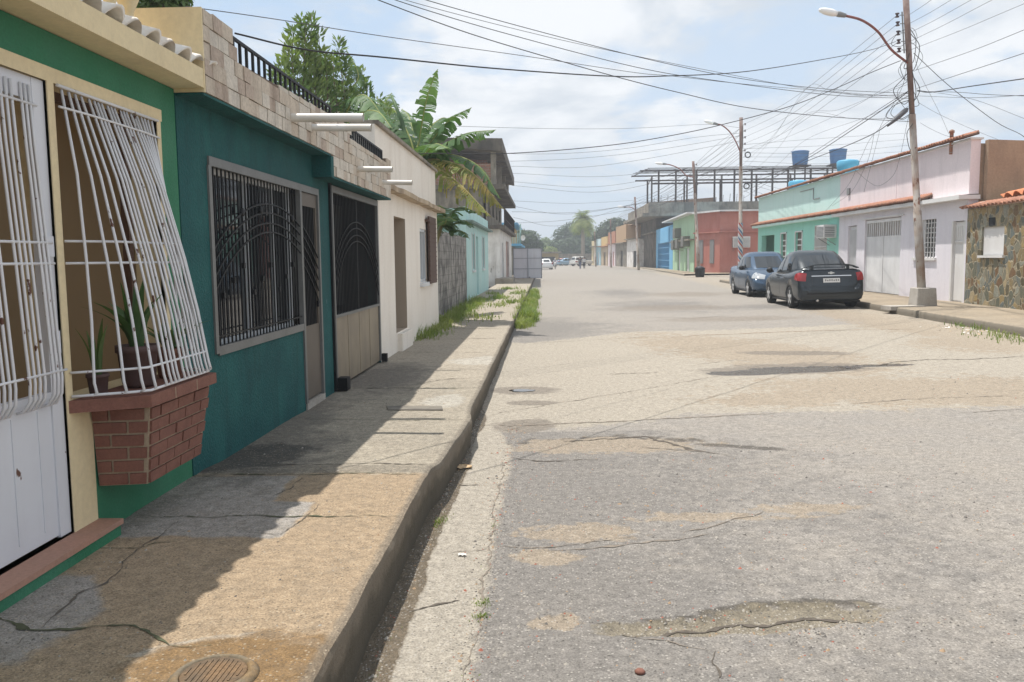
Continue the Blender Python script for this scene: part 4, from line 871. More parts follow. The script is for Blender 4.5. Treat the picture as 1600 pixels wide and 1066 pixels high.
# ---- sheet steel gate swung open across the pavement
sg = thing('gate', 'tall grey steel sheet gate swung open across the left pavement', 'gate', (-2.1, 60, .2))
q = MB(); q.box(-2.15, -.10, 59.97, 60.0, .18, 2.33); q.build('panel', M_sheet_gate, sg)
q = MB()
for x in (-2.15, -1.13, -.14): q.box(x, x + .05, 59.93, 59.972, .16, 2.35)
for z in (.18, .85, 1.6, 2.30): q.box(-2.10, -.14, 59.94, 59.971, z, z + .04)
q.build('frame', mat('gate_frame', (0.3, 0.32, 0.37), .5), sg)
q = MB(); q.box(-1.0, -.96, 59.9, 59.96, .02, .3); q.build('bolt', M_rust_steel, sg)

# ---- balcony house beyond the gate
bh = thing('house', 'low far house with a pale blue balcony and orange wall behind the steel gate', 'house', (-3, 84, .1))
q = MB(); q.box(-9, -2.9, 76, 92, -.1, 2.75); q.build('wall', M_conc_old, bh)
q = MB(); q.box(-9, -2.9, 79, 92, 3.0, 4.7); q.build('upper_wall', mat('orange_wall', (0.55, 0.33, 0.13), .9), bh)
q = MB(); q.box(-9, -2.0, 75.5, 92, 2.752, 2.95); q.box(-9.2, -2.3, 75.8, 92, 4.72, 4.86); q.build('slab', M_blue, bh)
q = MB()
for k in range(22): q.box(-5.2 + k * .15, -5.15 + k * .15, 75.6, 75.65, 2.95, 3.9)
for x in (-5.2, -3.6, -2.1): q.box(x, x + .12, 75.6, 75.72, 2.95, 4.7)
q.build('balcony_rail', M_cottage, bh)
sd_ = thing('satellite_dish', 'small round white satellite dish above the steel gate', 'dish', (-1.75, 75.3, 2.95))
q = MB(); c = Vector((-1.75, 75.2, 3.45)); vs = [c]; R_ = Matrix.Rotation(rad(-30), 3, 'Z')
for rr, d in ((.12, .03), (.25, .1)):
    for k in range(16): t = k * PI / 8; vs.append(c + R_ @ Vector((rr * math.cos(t), -d, rr * math.sin(t))))
q.add(vs, [(0, 1 + k, 1 + (k + 1) % 16) for k in range(16)] + [(1 + k, 17 + k, 17 + (k + 1) % 16, 1 + (k + 1) % 16) for k in range(16)], 0, True); q.build('dish', M_lamp, sd_, fix=False)
q = MB(); q.tube([c, (-1.75, 75.3, 3.3), (-2.0, 75.6, 2.95)], .03, 6); q.build('mount', M_grey, sd_)
# ================================================================== RIGHT SIDE
def eave_tiles(name, parent, u0, u1, w0, w1, v0, v1, m, pitch=.17, amp=.085):
    q = MB(TR); tiles(q, u0, u1, pitch, w0, w1, v0, v1, amp=amp, th=.03, seg=8, valley_shade=True); return q.build(name, [m, mat('tile_valley_shade', (0.12, 0.065, 0.045), .9)], parent, fix=False)  # mortar-brown tile valleys, with the shade of the gaps painted into the colour
# ---- pink house
ph = thing('house', 'pale pink house with a clay tile eave and white garage gate behind the foremost pole', 'house', (11.3, 27, .3))
q = MB(TR); q.wall(22.4, 33.0, .2, 3.02, -.25, 0, [(22.5, 23.32, .30, 2.48), (24.3, 25.75, 1.5, 2.6), (26.85, 30.1, .30, 2.78), (30.95, 31.9, .3, 2.64)], 0); q.build('wall', M_lilac, ph)
q = MB(TR); q.wall(22.4, 33.0, 3.16, 4.55, -.25, .0); q.box(27.33, 27.39, 3.16, 4.52, .0, .012); q.build('upper_wall', M_pink, ph)
q = MB(TR); q.box(22.3, 33.0, 3.02, 3.13, -.25, .30); q.box(22.35, 33.0, 4.55, 4.60, -.3, .04); q.build('eave', M_white_paint, ph)
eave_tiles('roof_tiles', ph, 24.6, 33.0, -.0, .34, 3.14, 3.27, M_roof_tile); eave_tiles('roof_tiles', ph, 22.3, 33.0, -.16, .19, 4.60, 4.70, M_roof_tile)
q = MB(TR); q.box(22.42, 33.0, .2, 4.45, -7, -.26); q.build('rear_block', M_brownwall, ph)
q = MB(TR)       # garage gate: lower sheet, upper bars
q.box(26.87, 30.08, .33, 2.15, -.10, -.06); q.box(26.87, 30.08, 2.15, 2.2, -.11, -.05); q.box(26.87, 30.08, 2.66, 2.76, -.11, -.05)
for k in range(17): u = 26.87 + k * 3.15 / 16; q.box(u, u + .06, 2.2, 2.66, -.10, -.06)
for u in (26.87, 28.45, 30.0): q.box(u, u + .06, .33, 2.76, -.055, -.045)
q.box(26.6, 30.4, 2.80, 2.84, .0, .05); q.build('garage_gate', M_white_dull, ph)
q = MB(TR); q.box(22.52, 23.30, .32, 2.46, -.12, -.08)
q.box(22.5, 22.58, .3, 2.48, -.08, -.0); q.box(23.24, 23.32, .3, 2.48, -.08, 0)
for k in range(6): u = 22.62 + k * .11; q.box(u, u + .03, 1.95, 2.35, -.08, -.06)
q.box(22.62, 23.2, 1.9, 1.95, -.08, -.05); q.box(22.55, 23.26, .35, 1.85, -.08, -.07); q.build('door', M_white_paint, ph)
q = MB(TR); q.box(24.3, 25.75, 1.5, 2.6, -.2, -.18, 1); q.box(25.15, 25.75, 1.5, 2.6, -.10, -.08, 2)
for k in range(8): u = 24.3 + k * .2; q.box(u, u + .03, 1.5, 2.6, -.06, -.03)
for j in range(8):
    for k in range(4): u = 24.3 + k * .2 + (.1 if j % 2 else 0); q.box(u, u + .14, 1.5 + j * .14, 1.525 + j * .14, -.07, -.04)
q.box(24.2, 25.8, 1.42, 1.5, -.02, .06); q.build('window', [M_white_paint, M_dark, M_white_dull], ph)
q = MB(TR); q.box(30.97, 31.88, .32, 2.62, -.12, -.08); [q.box(30.97 + .09 * k, 31.0 + .09 * k, .5, 2.5, -.08, -.06) for k in range(11)]; q.build('door', M_white_dull, ph)
q = MB(); c = TR(31.9, 3.9, 0); 
q.box(c.x - .06, c.x, c.y - .12, c.y + .12, c.z - .12, c.z + .12); q.build('vent', M_grey, ph)
# ---- mint house
mh_ = thing('house', 'mint green house with a clay tile eave and window air conditioner behind the parked cars', 'house', (11.7, 40, .3))
q = MB(TR); q.wall(33.0, 47.2, .2, 3.02, -.25, .0, [(34.5, 36.2, 1.5, 2.8), (38.2, 39.3, .3, 2.6), (41.0, 42.0, .3, 2.6), (43.4, 46.3, .3, 2.6)]); q.box(33.02, 47.2, .2, 3.02, -7, -3.0); q.box(47.05, 47.2, .2, 3.02, -3, -.25); q.build('wall', M_mint2, mh_)
q = MB(TR); q.wall(33.0, 47.2, 3.16, 4.55, -.25, .0); q.box(33.02, 47.2, 3.16, 4.4, -7, -.26); q.build('upper_wall', M_mint, mh_)
q = MB(TR); q.box(33.0, 47.4, 3.02, 3.13, -.25, .30); q.box(33.0, 47.25, 4.55, 4.60, -.3, .04); q.build('eave', M_mint, mh_)
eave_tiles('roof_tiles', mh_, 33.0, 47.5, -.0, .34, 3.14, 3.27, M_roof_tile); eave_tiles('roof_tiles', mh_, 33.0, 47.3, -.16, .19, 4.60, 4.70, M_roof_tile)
q = MB(TR); q.box(34.5, 36.2, 1.5, 2.8, -.15, -.1, 1); [q.box(34.5 + k * .14, 34.53 + k * .14, 1.5, 2.8, -.02, .02) for k in range(13)]; [q.box(34.5, 36.2, v, v + .03, -.02, .02) for v in (1.5, 1.9, 2.35, 2.77)]; q.build('window', [M_white_paint, M_dark], mh_)
for a, c in ((38.2, 39.3), (41.0, 42.0)):
    q = MB(TR); q.box(a, c, .3, 2.6, -.15, -.1, 0); q.box(a - .08, a, .3, 2.66, 0, .03, 1); q.box(c, c + .08, .3, 2.66, 0, .03, 1); q.box(a - .08, c + .08, 2.6, 2.66, 0, .03, 1); [q.box(a, c, .5 + k * .25, .56 + k * .25, -.1, -.08, 1) for k in range(8)]; q.build('door', [M_brown_frame, M_white_dull], mh_)
q = MB(TR); q.box(43.4, 46.3, .3, 2.6, -2.9, -2.85, 0); q.box(43.4, 46.3, .28, .3, -2.9, -.2); q.box(43.9, 45.0, .35, 1.3, -2.0, -1.2, 1); q.build('garage', [mat('garage_wall', (0.4, .38, .36), .9), mat('red_cloth', (0.4, 0.06, 0.05), .8)], mh_)
q = MB(TR); q.tube([(36.5, 4.35, .03), (38.6, 4.35, .03)], .02, 4, raw=False); q.tube([(36.5, 4.35, .03), (36.5, 3.9, .03), (35.6, 3.9, .03)], .02, 4, raw=False); q.build('conduit', M_grey, mh_)
def air_con(loc, T, u, v, wd, hh, dp, label, group='window air conditioners', cm=None):
    t = thing('air_conditioner', label, 'air conditioner', T(u, v, 0), group)
    q = MB(T); q.box(u, u + wd, v, v + hh, .0, dp); q.build('case', cm or M_white_paint, t)
    q = MB(T); [q.box(u + .04, u + wd - .04, v + .05 + k * (hh - .1) / 8, v + .05 + (k + .45) * (hh - .1) / 8, dp, dp + .012) for k in range(8)]; [q.box(u - .012, u, v + .05 + k * (hh - .1) / 6, v + .05 + (k + .5) * (hh - .1) / 6, .08, dp - .05) for k in range(6)]; q.build('louvres', M_grey, t)
    for x in (u + .06, u + wd - .06): q = MB(T); q.tube([(x, v, dp * .9), (x, v - .28, .0)], .018, 4, raw=False); q.build('bracket', M_grey, t)
    return t
air_con(None, TR, 33.3, 2.25, .95, .5, .5, 'white air conditioner hanging from the bright mint wall above the parked cars')
# ---- stone clad house
st = thing('house', 'stone clad house front with clay tile edge and blank white window at the right edge', 'house', (10.9, 19.5, .3))
TS2 = lambda u, v, w_: Vector((RX0 + RS * u - w_, u, v))
q = MB(TS2); q.wall(15, 22.36, .15, 2.76, -.3, .03, [(20.45, 21.55, 1.56, 2.26)]); q.build('wall', M_stone, st)
q = MB(TS2); q.box(20.45, 21.55, 1.56, 2.26, -.1, -.02); q.box(20.38, 21.62, 1.50, 1.56, -.02, .09); q.box(20.9, 21.2, 2.28, 2.48, .0, .045, 1); q.build('window', [M_white_paint, M_glass], st)
q = MB(TS2); tiles(q, 15, 22.5, .19, -.25, .14, 2.77, 2.90, amp=.06, th=.02); q.build('roof_tiles', M_roof_tile, st, fix=False)
q = MB(TS2); tiles(q, 15, 21.4, .42, -1.8, -.35, 2.98, 3.3, amp=.13, th=.03); q.build('rear_roof_tiles', M_roof_orange, st, fix=False)
q = MB(TS2); q.box(15, 22.3, .1, 2.7, -6.5, -.31); q.box(15, 22.3, 2.7, 3.0, -6.5, -1.7); q.build('rear_block', M_brownwall, st)
q = MB(); a = TR(22.34, 0, -.35)
q.hexa([(a.x, 22.2, .2), (19.5, 22.2, .2), (19.5, 22.38, .2), (a.x, 22.38, .2), (a.x, 22.2, 4.52), (19.5, 22.2, 4.15), (19.5, 22.38, 4.15), (a.x, 22.38, 4.52)])
q = q.build('wall', M_brownwall, loc=(13, 22.3, .2)); tag(q, 'tall brown rendered party wall rising behind the stone clad house', 'wall')
q = MB(); q.hexa([(12.9, 23, 4.0), (19, 23, 4.0), (19, 34, 4.0), (12.9, 34, 4.0), (13.4, 23, 4.35), (19, 23, 5.2), (19, 34, 5.2), (13.4, 34, 4.35)]); q = q.build('roof', mat('yellowish_gable', (0.5, 0.45, 0.3), .9), ph)
# vent pipe on the roof
q = MB(); c = at(1487, 212, 23.5); q.lathe(c, [(.05, -.5), (.05, .06), (.07, .07), (.07, .13), (.03, .16)], 10); q.build('chimney', M_redbrick, ph)

# ---- side street corner: red house
rh = thing('house', 'brick red corner house with a white window air conditioner beyond the side street', 'house', (15, 68, .3))
def poly_wall(q, pts, z0, z1, m=0, th=.25):
    for i in range(len(pts) - 1):
        a = Vector((pts[i][0], pts[i][1], 0)); c = Vector((pts[i + 1][0], pts[i + 1][1], 0)); d = (c - a).normalized(); n = Vector((-d.y, d.x, 0)) * th
        q.hexa([(a.x, a.y, z0), (c.x, c.y, z0), (c.x + n.x, c.y + n.y, z0), (a.x + n.x, a.y + n.y, z0), (a.x, a.y, z1), (c.x, c.y, z1), (c.x + n.x, c.y + n.y, z1), (a.x + n.x, a.y + n.y, z1)], m)
RP = [(12.68, 70.6), (14.05, 67.2), (26, 66.6)]
q = MB(); poly_wall(q, RP, .1, 3.5); poly_wall(q, [(12.72, 70.7), (14.1, 67.3), (26, 66.7)], 3.6, 5.15); q.hexa([(12.9, 70.9, .1), (14.3, 67.6, .1), (26, 67, .1), (26, 78, .1), (12.9, 70.9, 5.0), (14.3, 67.6, 5.0), (26, 67, 5.0), (26, 78, 5.0)]); q.build('wall', M_red, rh)
q = MB(); poly_wall(q, [(12.5, 70.5), (13.95, 67.0), (26, 66.4)], 3.5, 3.6, 0, .35); q.build('ledge', M_red, rh)
q = MB(); poly_wall(q, [(12.4, 70.5), (13.95, 66.9), (26, 66.3)], 5.15, 5.27, 0, .6); q.build('eave', M_white_dull, rh)
TRd = lambda u, v, w_: Vector((u, 67.15 - (u - 14.05) * .05 - w_, v))
q = MB(TRd); [q.box(20.3 + k * .3, 20.32 + k * .3, .6, 3.4, 0.0, .01) for k in range(2)]; q.box(17.6, 20.2, .3, 2.7, .0, .03); q.build('roller_door', M_red, rh)
air_con(None, TRd, 15.0, 2.3, 1.3, .85, .4, 'white air conditioner set in the brick red corner wall')
for f in (.28, .72):
    d = Vector((14.05 - 12.68, 67.2 - 70.6, 0)).normalized(); p_ = Vector((12.68, 70.6, 0)) + d * 3.6 * f; n = Vector((d.y, -d.x, 0)) * -1
    q = MB(); q.obox((p_.x, p_.y, 2.0), (.55, .12, 1.9), rz=math.atan2(d.y, d.x), m=0); q.build('window', M_grey, rh)
q = MB(TRd); [q.box(14.6 + .28 * a_, 14.8 + .28 * a_, 4.0 + .28 * c_, 4.2 + .28 * c_, 0, -.02 + .03) for a_ in range(-6, -4) for c_ in range(2)]
# ---- pistachio house
XF = lambda y: 12.65 + .035 * (y - 70)
TG = lambda u, v, w_: Vector((XF(u) - w_, u, v))
pg = thing('house', 'pistachio green house hung with air conditioners between the blue and red houses', 'house', (12.9, 78, .3))
q = MB(TG); q.wall(71, 85.8, .1, 5.2, -.3, 0, [(74, 76.2, .3, 2.4), (80, 82, .3, 2.4)]); q.box(71, 85.8, .1, 5.1, -8, -.31); q.build('wall', M_pistachio, pg)
q = MB(TG); q.box(70.6, 90, 5.2, 5.32, -4, .7); q.build('awning', M_white_dull, pg)
for a, c in ((74, 76.2), (80, 82)): q = MB(TG); q.box(a, c, .3, 2.4, -.2, -.15); q.build('door', M_white_dull, pg)
q = MB(TG); q.box(71, 84.5, 3.0, 3.1, 0, .5); q.build('ledge', M_conc_old, pg)
for i, (u, v, lab) in enumerate([(79.5, 3.4, 'upper air conditioner on the pistachio wall'), (80.8, 2.3, 'lower left air conditioner of the three under the pistachio ledge'), (77.6, 2.4, 'middle air conditioner under the pistachio ledge'), (73.5, 2.5, 'right air conditioner under the pistachio ledge near the bin pole')]):
    air_con(None, TG, u, v, 1.6, .9, .6, lab, cm=mat('aged_ac_case', (0.25, 0.24, 0.2), .8, mott=(1, .6, (.13, .12, .1))))
# ---- blue house
bl = thing('house', 'sky blue narrow house front with a barred blue gate next to the pistachio house', 'house', (13.6, 94, .3))
q = MB(TG); q.wall(86, 103, .1, 4.9, -.3, 0, [(89, 101, .3, 3.2)]); q.box(86, 103, .1, 4.8, -8, -.31); q.box(88.9, 101.1, 3.2, 4.7, 0, .05); q.build('wall', M_blue, bl)
q = MB(TG); [q.box(89 + .7 * k, 89.12 + .7 * k, .3, 3.2, -.12, -.05) for k in range(18)]; [q.box(89, 101, v, v + .1, -.12, -.06) for v in (.5, 1.2, 1.9, 2.6, 3.1)]; q.box(89, 101, .3, 3.2, -.25, -.2); q.build('gate', mat('blue_gate', (0.10, 0.30, 0.50), .6), bl)

# ---- concrete shell with steel roof frame
sk = thing('building', 'blackened concrete building with a bare steel frame on its flat roof above the coloured houses', 'building', (25, 106, .2))
q = MB(); q.box(15.4, 46, 104, 122, 0, 6.4); q.box(13.9, 15.35, 104, 120, 0, 6.4); q.build('wall', M_conc_dark, sk)
q = MB(); q.box(11.6, 46, 98.5, 122, 6.4, 6.75); q.box(12.3, 46, 98.6, 99.0, 6.75, 7.95); q.box(12.3, 12.7, 99, 122, 6.75, 7.9); q.build('roof_slab', M_conc_old, sk)
s = .095
cols = [(12.9, 1), (13.6, 0), (17.4, 1), (18.0, 0), (21.8, 1), (22.4, 0), (26.2, 1), (26.8, 0), (30.5, 1), (31.2, 0), (34.8, 1), (35.4, 0), (39.0, 1), (39.6, 0), (15.6, 0), (20.1, 0), (24.4, 0), (28.6, 0), (33.1, 0), (37.2, 0)]
for x, k in cols:
    if k: q = MB(); q.tube([(x, 104.5, 10.3), (x + 1.1, 109, 11.9)], .05, 4); q.build('brace', M_rust_steel, sk)
    for (xx, y, z) in [(x, 99.6 if k == 0 else 104.5, 11.6 if k == 0 else 10.9)] + ([(x + 1.1, 109, 11.9)] if k else []):
        q = MB(); q.box(xx - s, xx + s, y - s, y + s, 6.75, z); q.build('column', M_rust_steel, sk)
q = MB()
for y, z in ((99.6, 11.6), (104.5, 10.9), (109, 11.9)): q.box(11.4, 41, y - .08, y + .08, z, z + .17)
q.box(12.8, 41, 99.5, 99.7, 10.1, 10.28)
for x in np.arange(12.2, 41, 4.4): q.hexa([(x, 98.6, 11.75), (x + .07, 98.6, 11.75), (x + .07, 117, 12.6), (x, 117, 12.6), (x, 98.6, 11.83), (x + .07, 98.6, 11.83), (x + .07, 117, 12.68), (x, 117, 12.68)])
for y in np.arange(101, 118, 3.3): z = 11.85 + (y - 98.6) * .0625; q.box(12.5, 41, y, y + .05, z + .10, z + .17)
q.build('roof_beam', M_rust_steel, sk)
q = MB(); [q.tube([(x, 99.2, 7.9), (x + .05, 99.2, 8.5 + .4 * math.sin(x * 7))], .03, 4) for x in np.arange(13, 40, .8)]; q.build('rebar', M_rust_steel, sk)
def tank(loc, r, h, label):
    t = thing('water_tank', label, 'water tank', loc, 'blue water tanks'); q = MB()
    q.lathe(loc, [(r * .82, 0), (r * .86, .1 * h), (r * .9, .35 * h), (r * .92, .37 * h), (r * .95, .7 * h), (r * .97, .72 * h), (r, .96 * h), (r * 1.05, .97 * h), (r * 1.05, h)], 24); q.build('barrel', M_tank, t)
    q = MB(); q.lathe(Vector(loc) + Vector((0, 0, h)), [(r * 1.02, 0), (r * .8, .06), (r * .3, .13), (.01, .15)], 24); q.build('lid', mat('tank_lid', (0.02, 0.10, 0.28), .5), t)
    return t
a = at(1250, 259, 101); tank((a.x, 101, a.z), .98, 1.65, 'left of the two blue water tanks on the steel roof frame')
q = MB(); a2 = at(1309, 257, 101); tank((a2.x, 101, a2.z), .98, 1.7, 'right of the two blue water tanks on the steel roof frame')
q = MB(); [q.box(p_.x - 1, p_.x + 1, 100, 102, p_.z - .12, p_.z - .0) for p_ in (a, a2)]; [q.box(p_.x + s_ * .6 - .07, p_.x + s_ * .6 + .07, 100.9, 101.05, 6.75, p_.z - .12) for p_ in (a, a2) for s_ in (-1, 1)]; q.build('tank_stand', M_rust_steel, sk)
def barrel(px, py, Y, r, h, lab):
    c = at(px, py, Y); c.z -= h; t = MB(); t.lathe(c, [(r * .9, 0), (r, .5 * h), (r * 1.02, .9 * h), (r * .9, h), (r * .3, h * 1.08)], 18); o = t.build('water_barrel', mat('light_blue_plastic', (0.10, 0.36, 0.55), .5), loc=c); tag(o, lab, 'barrel')
barrel(1325, 251, 34.5, .42, .5, 'light blue plastic barrel peeking over the tile eave of the pink house'); barrel(1247, 283, 42, .45, .6, 'light blue basin peeking over the tile eave of the mint house')

# ---- farther houses of the right row (each its own)
def hrow(i, y0, y1, x0, x1, h1, h2, mlow, mup, label, openings, door_m=None, tiled=False):
    L_ = math.hypot(x1 - x0, y1 - y0); d = Vector((x1 - x0, y1 - y0, 0)) / L_; n = Vector((-d.y, d.x, 0))
    T = lambda u, v, w_: Vector((x0, y0, 0)) + d * u + n * w_ + Vector((0, 0, v))
    t = thing('house', label, 'house', ((x0 + x1) / 2, (y0 + y1) / 2, .3))
    hs = [(a * L_, c * L_, b_, e) for a, c, b_, e in openings]
    q = MB(T); q.wall(0, L_ - .05, 0, h1, -.3, 0, hs); q.box(0, L_ - .05, 0, h1 - .05, -8, -.31); q.build('wall', mlow, t)
    if h2 > h1: q = MB(T); q.wall(0, L_ - .05, h1 + .12, h2, -.3, -.02); q.box(0, L_ - .05, h1 + .12, h2 - .05, -8, -.31); q.build('upper_wall', mup, t)
    q = MB(T); q.box(-.1, L_, h1, h1 + .12, -.3, .45); q.build('ledge', M_roof_tile if tiled else M_conc_old, t)
    for a, c, b_, e in hs:
        q = MB(T); q.box(a, c, b_, e, -.2, -.15); q.build('door' if b_ < .5 else 'window', door_m or M_dark, t)
    return t
hrow(0, 103.2, 116, 13.81, 14.0, 4.6, 4.6, M_conc_dark, M_conc_dark, 'grimy dark house front with a blue door left of the sky blue house', [(.1, .3, .2, 2.6), (.45, .62, .2, 2.6)], mat('blue_door', (0.05, 0.22, 0.42), .6))
hrow(1, 116.2, 127, 13.2, 12.6, 4.2, 4.2, M_white_wall, M_white_wall, 'dirty white low house with a dark doorway in the far right row', [(.2, .45, .2, 2.5)])
hrow(2, 127.2, 139, 12.5, 12.0, 3.8, 6.6, M_conc_old, mat('tan_upper', (0.45, 0.30, 0.18), .9), 'far two storey grey and tan house behind the fourth pole', [(.3, .5, .2, 2.6)])
hrow(3, 139.2, 149, 11.9, 11.5, 3.9, 6.0, M_pink, mat('rust_upper', (0.42, 0.20, 0.13), .9), 'far pinkish house with red brown upper floor in the right row', [(.15, .35, .2, 2.6), (.6, .8, .2, 2.6)], M_red, True)
hrow(4, 149.2, 158, 11.4, 10.9, 3.6, 5.4, mat('tan_wall', (0.50, 0.40, 0.28), .9), mat('ochre_wall', (0.58, 0.42, 0.2), .9), 'far ochre house in the right row', [(.3, .6, .2, 2.6)], M_brown_frame, True)
hrow(5, 158.2, 165, 10.8, 10.4, 3.7, 5.2, mat('pale_blue_wall', (0.42, 0.60, 0.66), .9), mat('pale_blue_upper', (0.55, 0.68, 0.72), .9), 'far pale blue house in the right row', [(.3, .7, .2, 2.7)], M_white_dull)
hrow(6, 165.2, 172, 10.3, 9.9, 3.8, 5.0, M_cream, M_cream, 'farthest cream house at the end of the right row', [(.3, .6, .2, 2.6)], M_white_dull)
# stepped gable roof behind
q = MB(); q.hexa([(13, 118, 6.4), (24, 118, 6.4), (24, 140, 6.4), (13, 140, 6.4), (14.6, 118, 9.2), (24, 118, 9.8), (24, 140, 9.8), (14.6, 140, 8.6)]); q = q.build('building', mat('brown_gable_wall', (0.27, 0.18, 0.12), .9, mott=(.4, .7, (.16, .11, .08))), loc=(18, 129, 0)); tag(q, 'brown gabled upper storey rising behind the far right houses', 'building')

# ---- end of the street
ew = MB(); ew.box(-30, 26, 196, 196.4, 0, 2.6); q = ew.build('wall', M_conc_old, loc=(0, 196, 0)); tag(q, 'long weathered wall closing the far end of the street', 'wall')
oh = thing('house', 'low yellowish house with a flat canopy at the far end of the street', 'house', (-2, 188, 0))
q = MB(); q.box(-9, 3.4, 186, 192, 0, 2.7); q.build('wall', mat('yellow_ochre_wall', (0.5, 0.38, 0.16), .9), oh); q = MB(); q.box(-9.5, 4.0, 184, 192.5, 2.72, 3.05); q.build('roof', M_conc_old, oh); q = MB(); q.box(-8, 2.6, 185.9, 185.98, .1, 1.9); q.build('door', M_dark, oh)

# ================================================================== POLES, LAMPS, WIRES
def pole(base, top, r0, r1, lab, name='utility_pole', block=False, upper=.75, striped=False, ins=True, stepped=True):
    base, top = Vector(base), Vector(top); t = thing(name, lab, 'utility pole', base)
    q = MB(); c = lambda f: base.lerp(top, f)
    q.tube([c(0), c(.3), c(.302), c(upper - .002), c(upper)], [r0, r0 * .97, r0 * .80, r0 * .78, r0 * .76], 14); q.build('shaft', M_pole, t)
    q = MB(); q.tube([c(upper), c(1)], [r0 * .62, r1], 12); q.build('upper_shaft', M_pole_top, t)
    if striped:
        n = 26; M_r = mat('red_stripe', (0.45, 0.08, 0.07), .7); M_b = mat('blue_stripe', (0.07, 0.13, 0.25), .7); q = MB(); H_ = 3.2; ns = 16; nz = 48
        o = 0; rr = r0 + .006
        for j in range(nz + 1):
            for k in range(ns): a = 2 * PI * k / ns; p_ = c(j / nz * H_ / (top - base).length); q.v.append(p_ + Vector((rr * math.cos(a), rr * math.sin(a), 0)))
        for j in range(nz):
            for k in range(ns):
                q.f.append((j * ns + k, j * ns + (k + 1) % ns, (j + 1) * ns + (k + 1) % ns, (j + 1) * ns + k)); q.m.append([0, 0, 1, 2, 2, 1, 1, 1][(j * 1 + k * 1) % 8] if True else 0); q.s.append(True)
        q.build('painted_band', [M_r, mat('white_stripe', (0.6, .6, .6), .7), M_b], t, fix=False)
    if block:
        q = MB(); B0 = base; q.hexa([(B0.x - .26, B0.y - .26, B0.z - .05), (B0.x + .26, B0.y - .26, B0.z - .05), (B0.x + .26, B0.y + .26, B0.z - .05), (B0.x - .26, B0.y + .26, B0.z - .05), (B0.x - .23, B0.y - .23, B0.z + .46), (B0.x + .23, B0.y - .23, B0.z + .46), (B0.x + .23, B0.y + .23, B0.z + .46), (B0.x - .23, B0.y + .23, B0.z + .46)])
        q.build('base_block', M_conc, t, bevel=.02)
    return t
def rack(t, base, top, fs, side=-1, s=1.0, both=False):
    base, top = Vector(base), Vector(top); q = MB(); a = base.lerp(top, fs[0] + .01); e = base.lerp(top, fs[-1] - .01); off = Vector((side * .11 * s, 0, 0))
    q.tube([a + off, e + off], .018 * s, 4)
    for f in fs: p_ = base.lerp(top, f); q.tube([p_, p_ + off * 1.6], .012 * s, 4)
    q.build('insulator_rack', M_grey, t)
    for f in fs:
        q = MB(); q.lathe(base.lerp(top, f) + off * 2.1, [(.02, -.055), (.05, -.05), (.05, -.03), (.028, -.015), (.028, .015), (.05, .03), (.05, .05), (.02, .055)] if s == 1 else [(.05, -.05), (.03, 0), (.05, .05)], 10); q.build('insulator', mat('brown_insulator', (0.06, 0.035, 0.04), .4, spec=.6), t)
def street_lamp(t_loc, pts, lab, head_dir, s=1.0, arm_r=.03):
    t = thing('street_lamp', lab, 'street lamp', pts[0], 'street lamps on curved arms'); q = MB(); q.tube(bez(pts, 8), arm_r, 8); q.build('arm', M_rust_arm, t)
    e = Vector(pts[-1]); d = Vector(head_dir).normalized(); q = MB(); q.tube([e - d * .05, e + d * .12 * s, e + d * .2 * s], [.05 * s, .07 * s, .06 * s], 10); q.build('socket', M_grey, t)
    q = MB(); q.tube([e + d * .18 * s, e + d * .30 * s, e + d * .5 * s, e + d * .62 * s, e + d * .66 * s], [.06 * s, .085 * s, .08 * s, .05 * s, .015 * s], 12); q.build('lamp_head', M_lamp, t)
# pole 1
B1 = Vector((9.62, 21.5, .30)); T1 = at(1414, -28, 21.5)
P1 = pole(B1, T1, .105, .075, 'tall leaning steel pole with a concrete foot, nearest pole on the right', block=True, upper=.60)
def on1(py): return B1.lerp(T1, (450 - py) / (450 + 28) * .945 + .055)
rack(P1, B1, T1, [(450 - y) / 478 * .945 + .055 for y in (22, 35, 49, 62, 75)])
a = on1(97); street_lamp(None, [a, at(1393, 78, 21.3), at(1372, 50, 21.1), at(1347, 32, 21.0), at(1318, 24, 20.9)], 'curved arm street lamp with a long white head on the nearest right pole', at(1291, 18, 20.8) - at(1318, 24, 20.9))
# splice closure and tangle on pole 1
sp_ = thing('splice_case', 'grey cable splice case slung beside the nearest pole in a tangle of wires', 'cable box', at(1405, 182, 21.3))
q = MB(); e0, e1 = at(1418, 170, 21.35), at(1394, 191, 21.2); q.tube([e0, e0.lerp(e1, .12), e0.lerp(e1, .6), e1, e1 + (e1 - e0) * .3], [.03, .065, .065, .04, .02], 10); q.build('case', M_cable_grey, sp_)
rn = random.Random(11)
tg = thing('cable_tangle', 'loose black wire loops tangled around the nearest right pole', 'cables', on1(150))
for k in range(16):
    q = MB(); y0 = rn.uniform(30, 190); p0 = on1(y0); p1_ = on1(y0 + rn.uniform(15, 60)); wv = rn.uniform(-.75, -.12) if rn.random() < .75 else rn.uniform(.1, .4)
    mid = (p0 + p1_) / 2 + Vector((wv, rn.uniform(-.2, .2), -rn.uniform(.0, .35))); q.tube(bez([p0, p0.lerp(mid, .6) + Vector((rn.uniform(-.1, .1), 0, .1)), mid, p1_ + Vector((wv * .4, 0, -.15)), p1_], 6), rn.choice((.005, .007, .009)), 5); q.build('wire_loop', M_cable, tg)
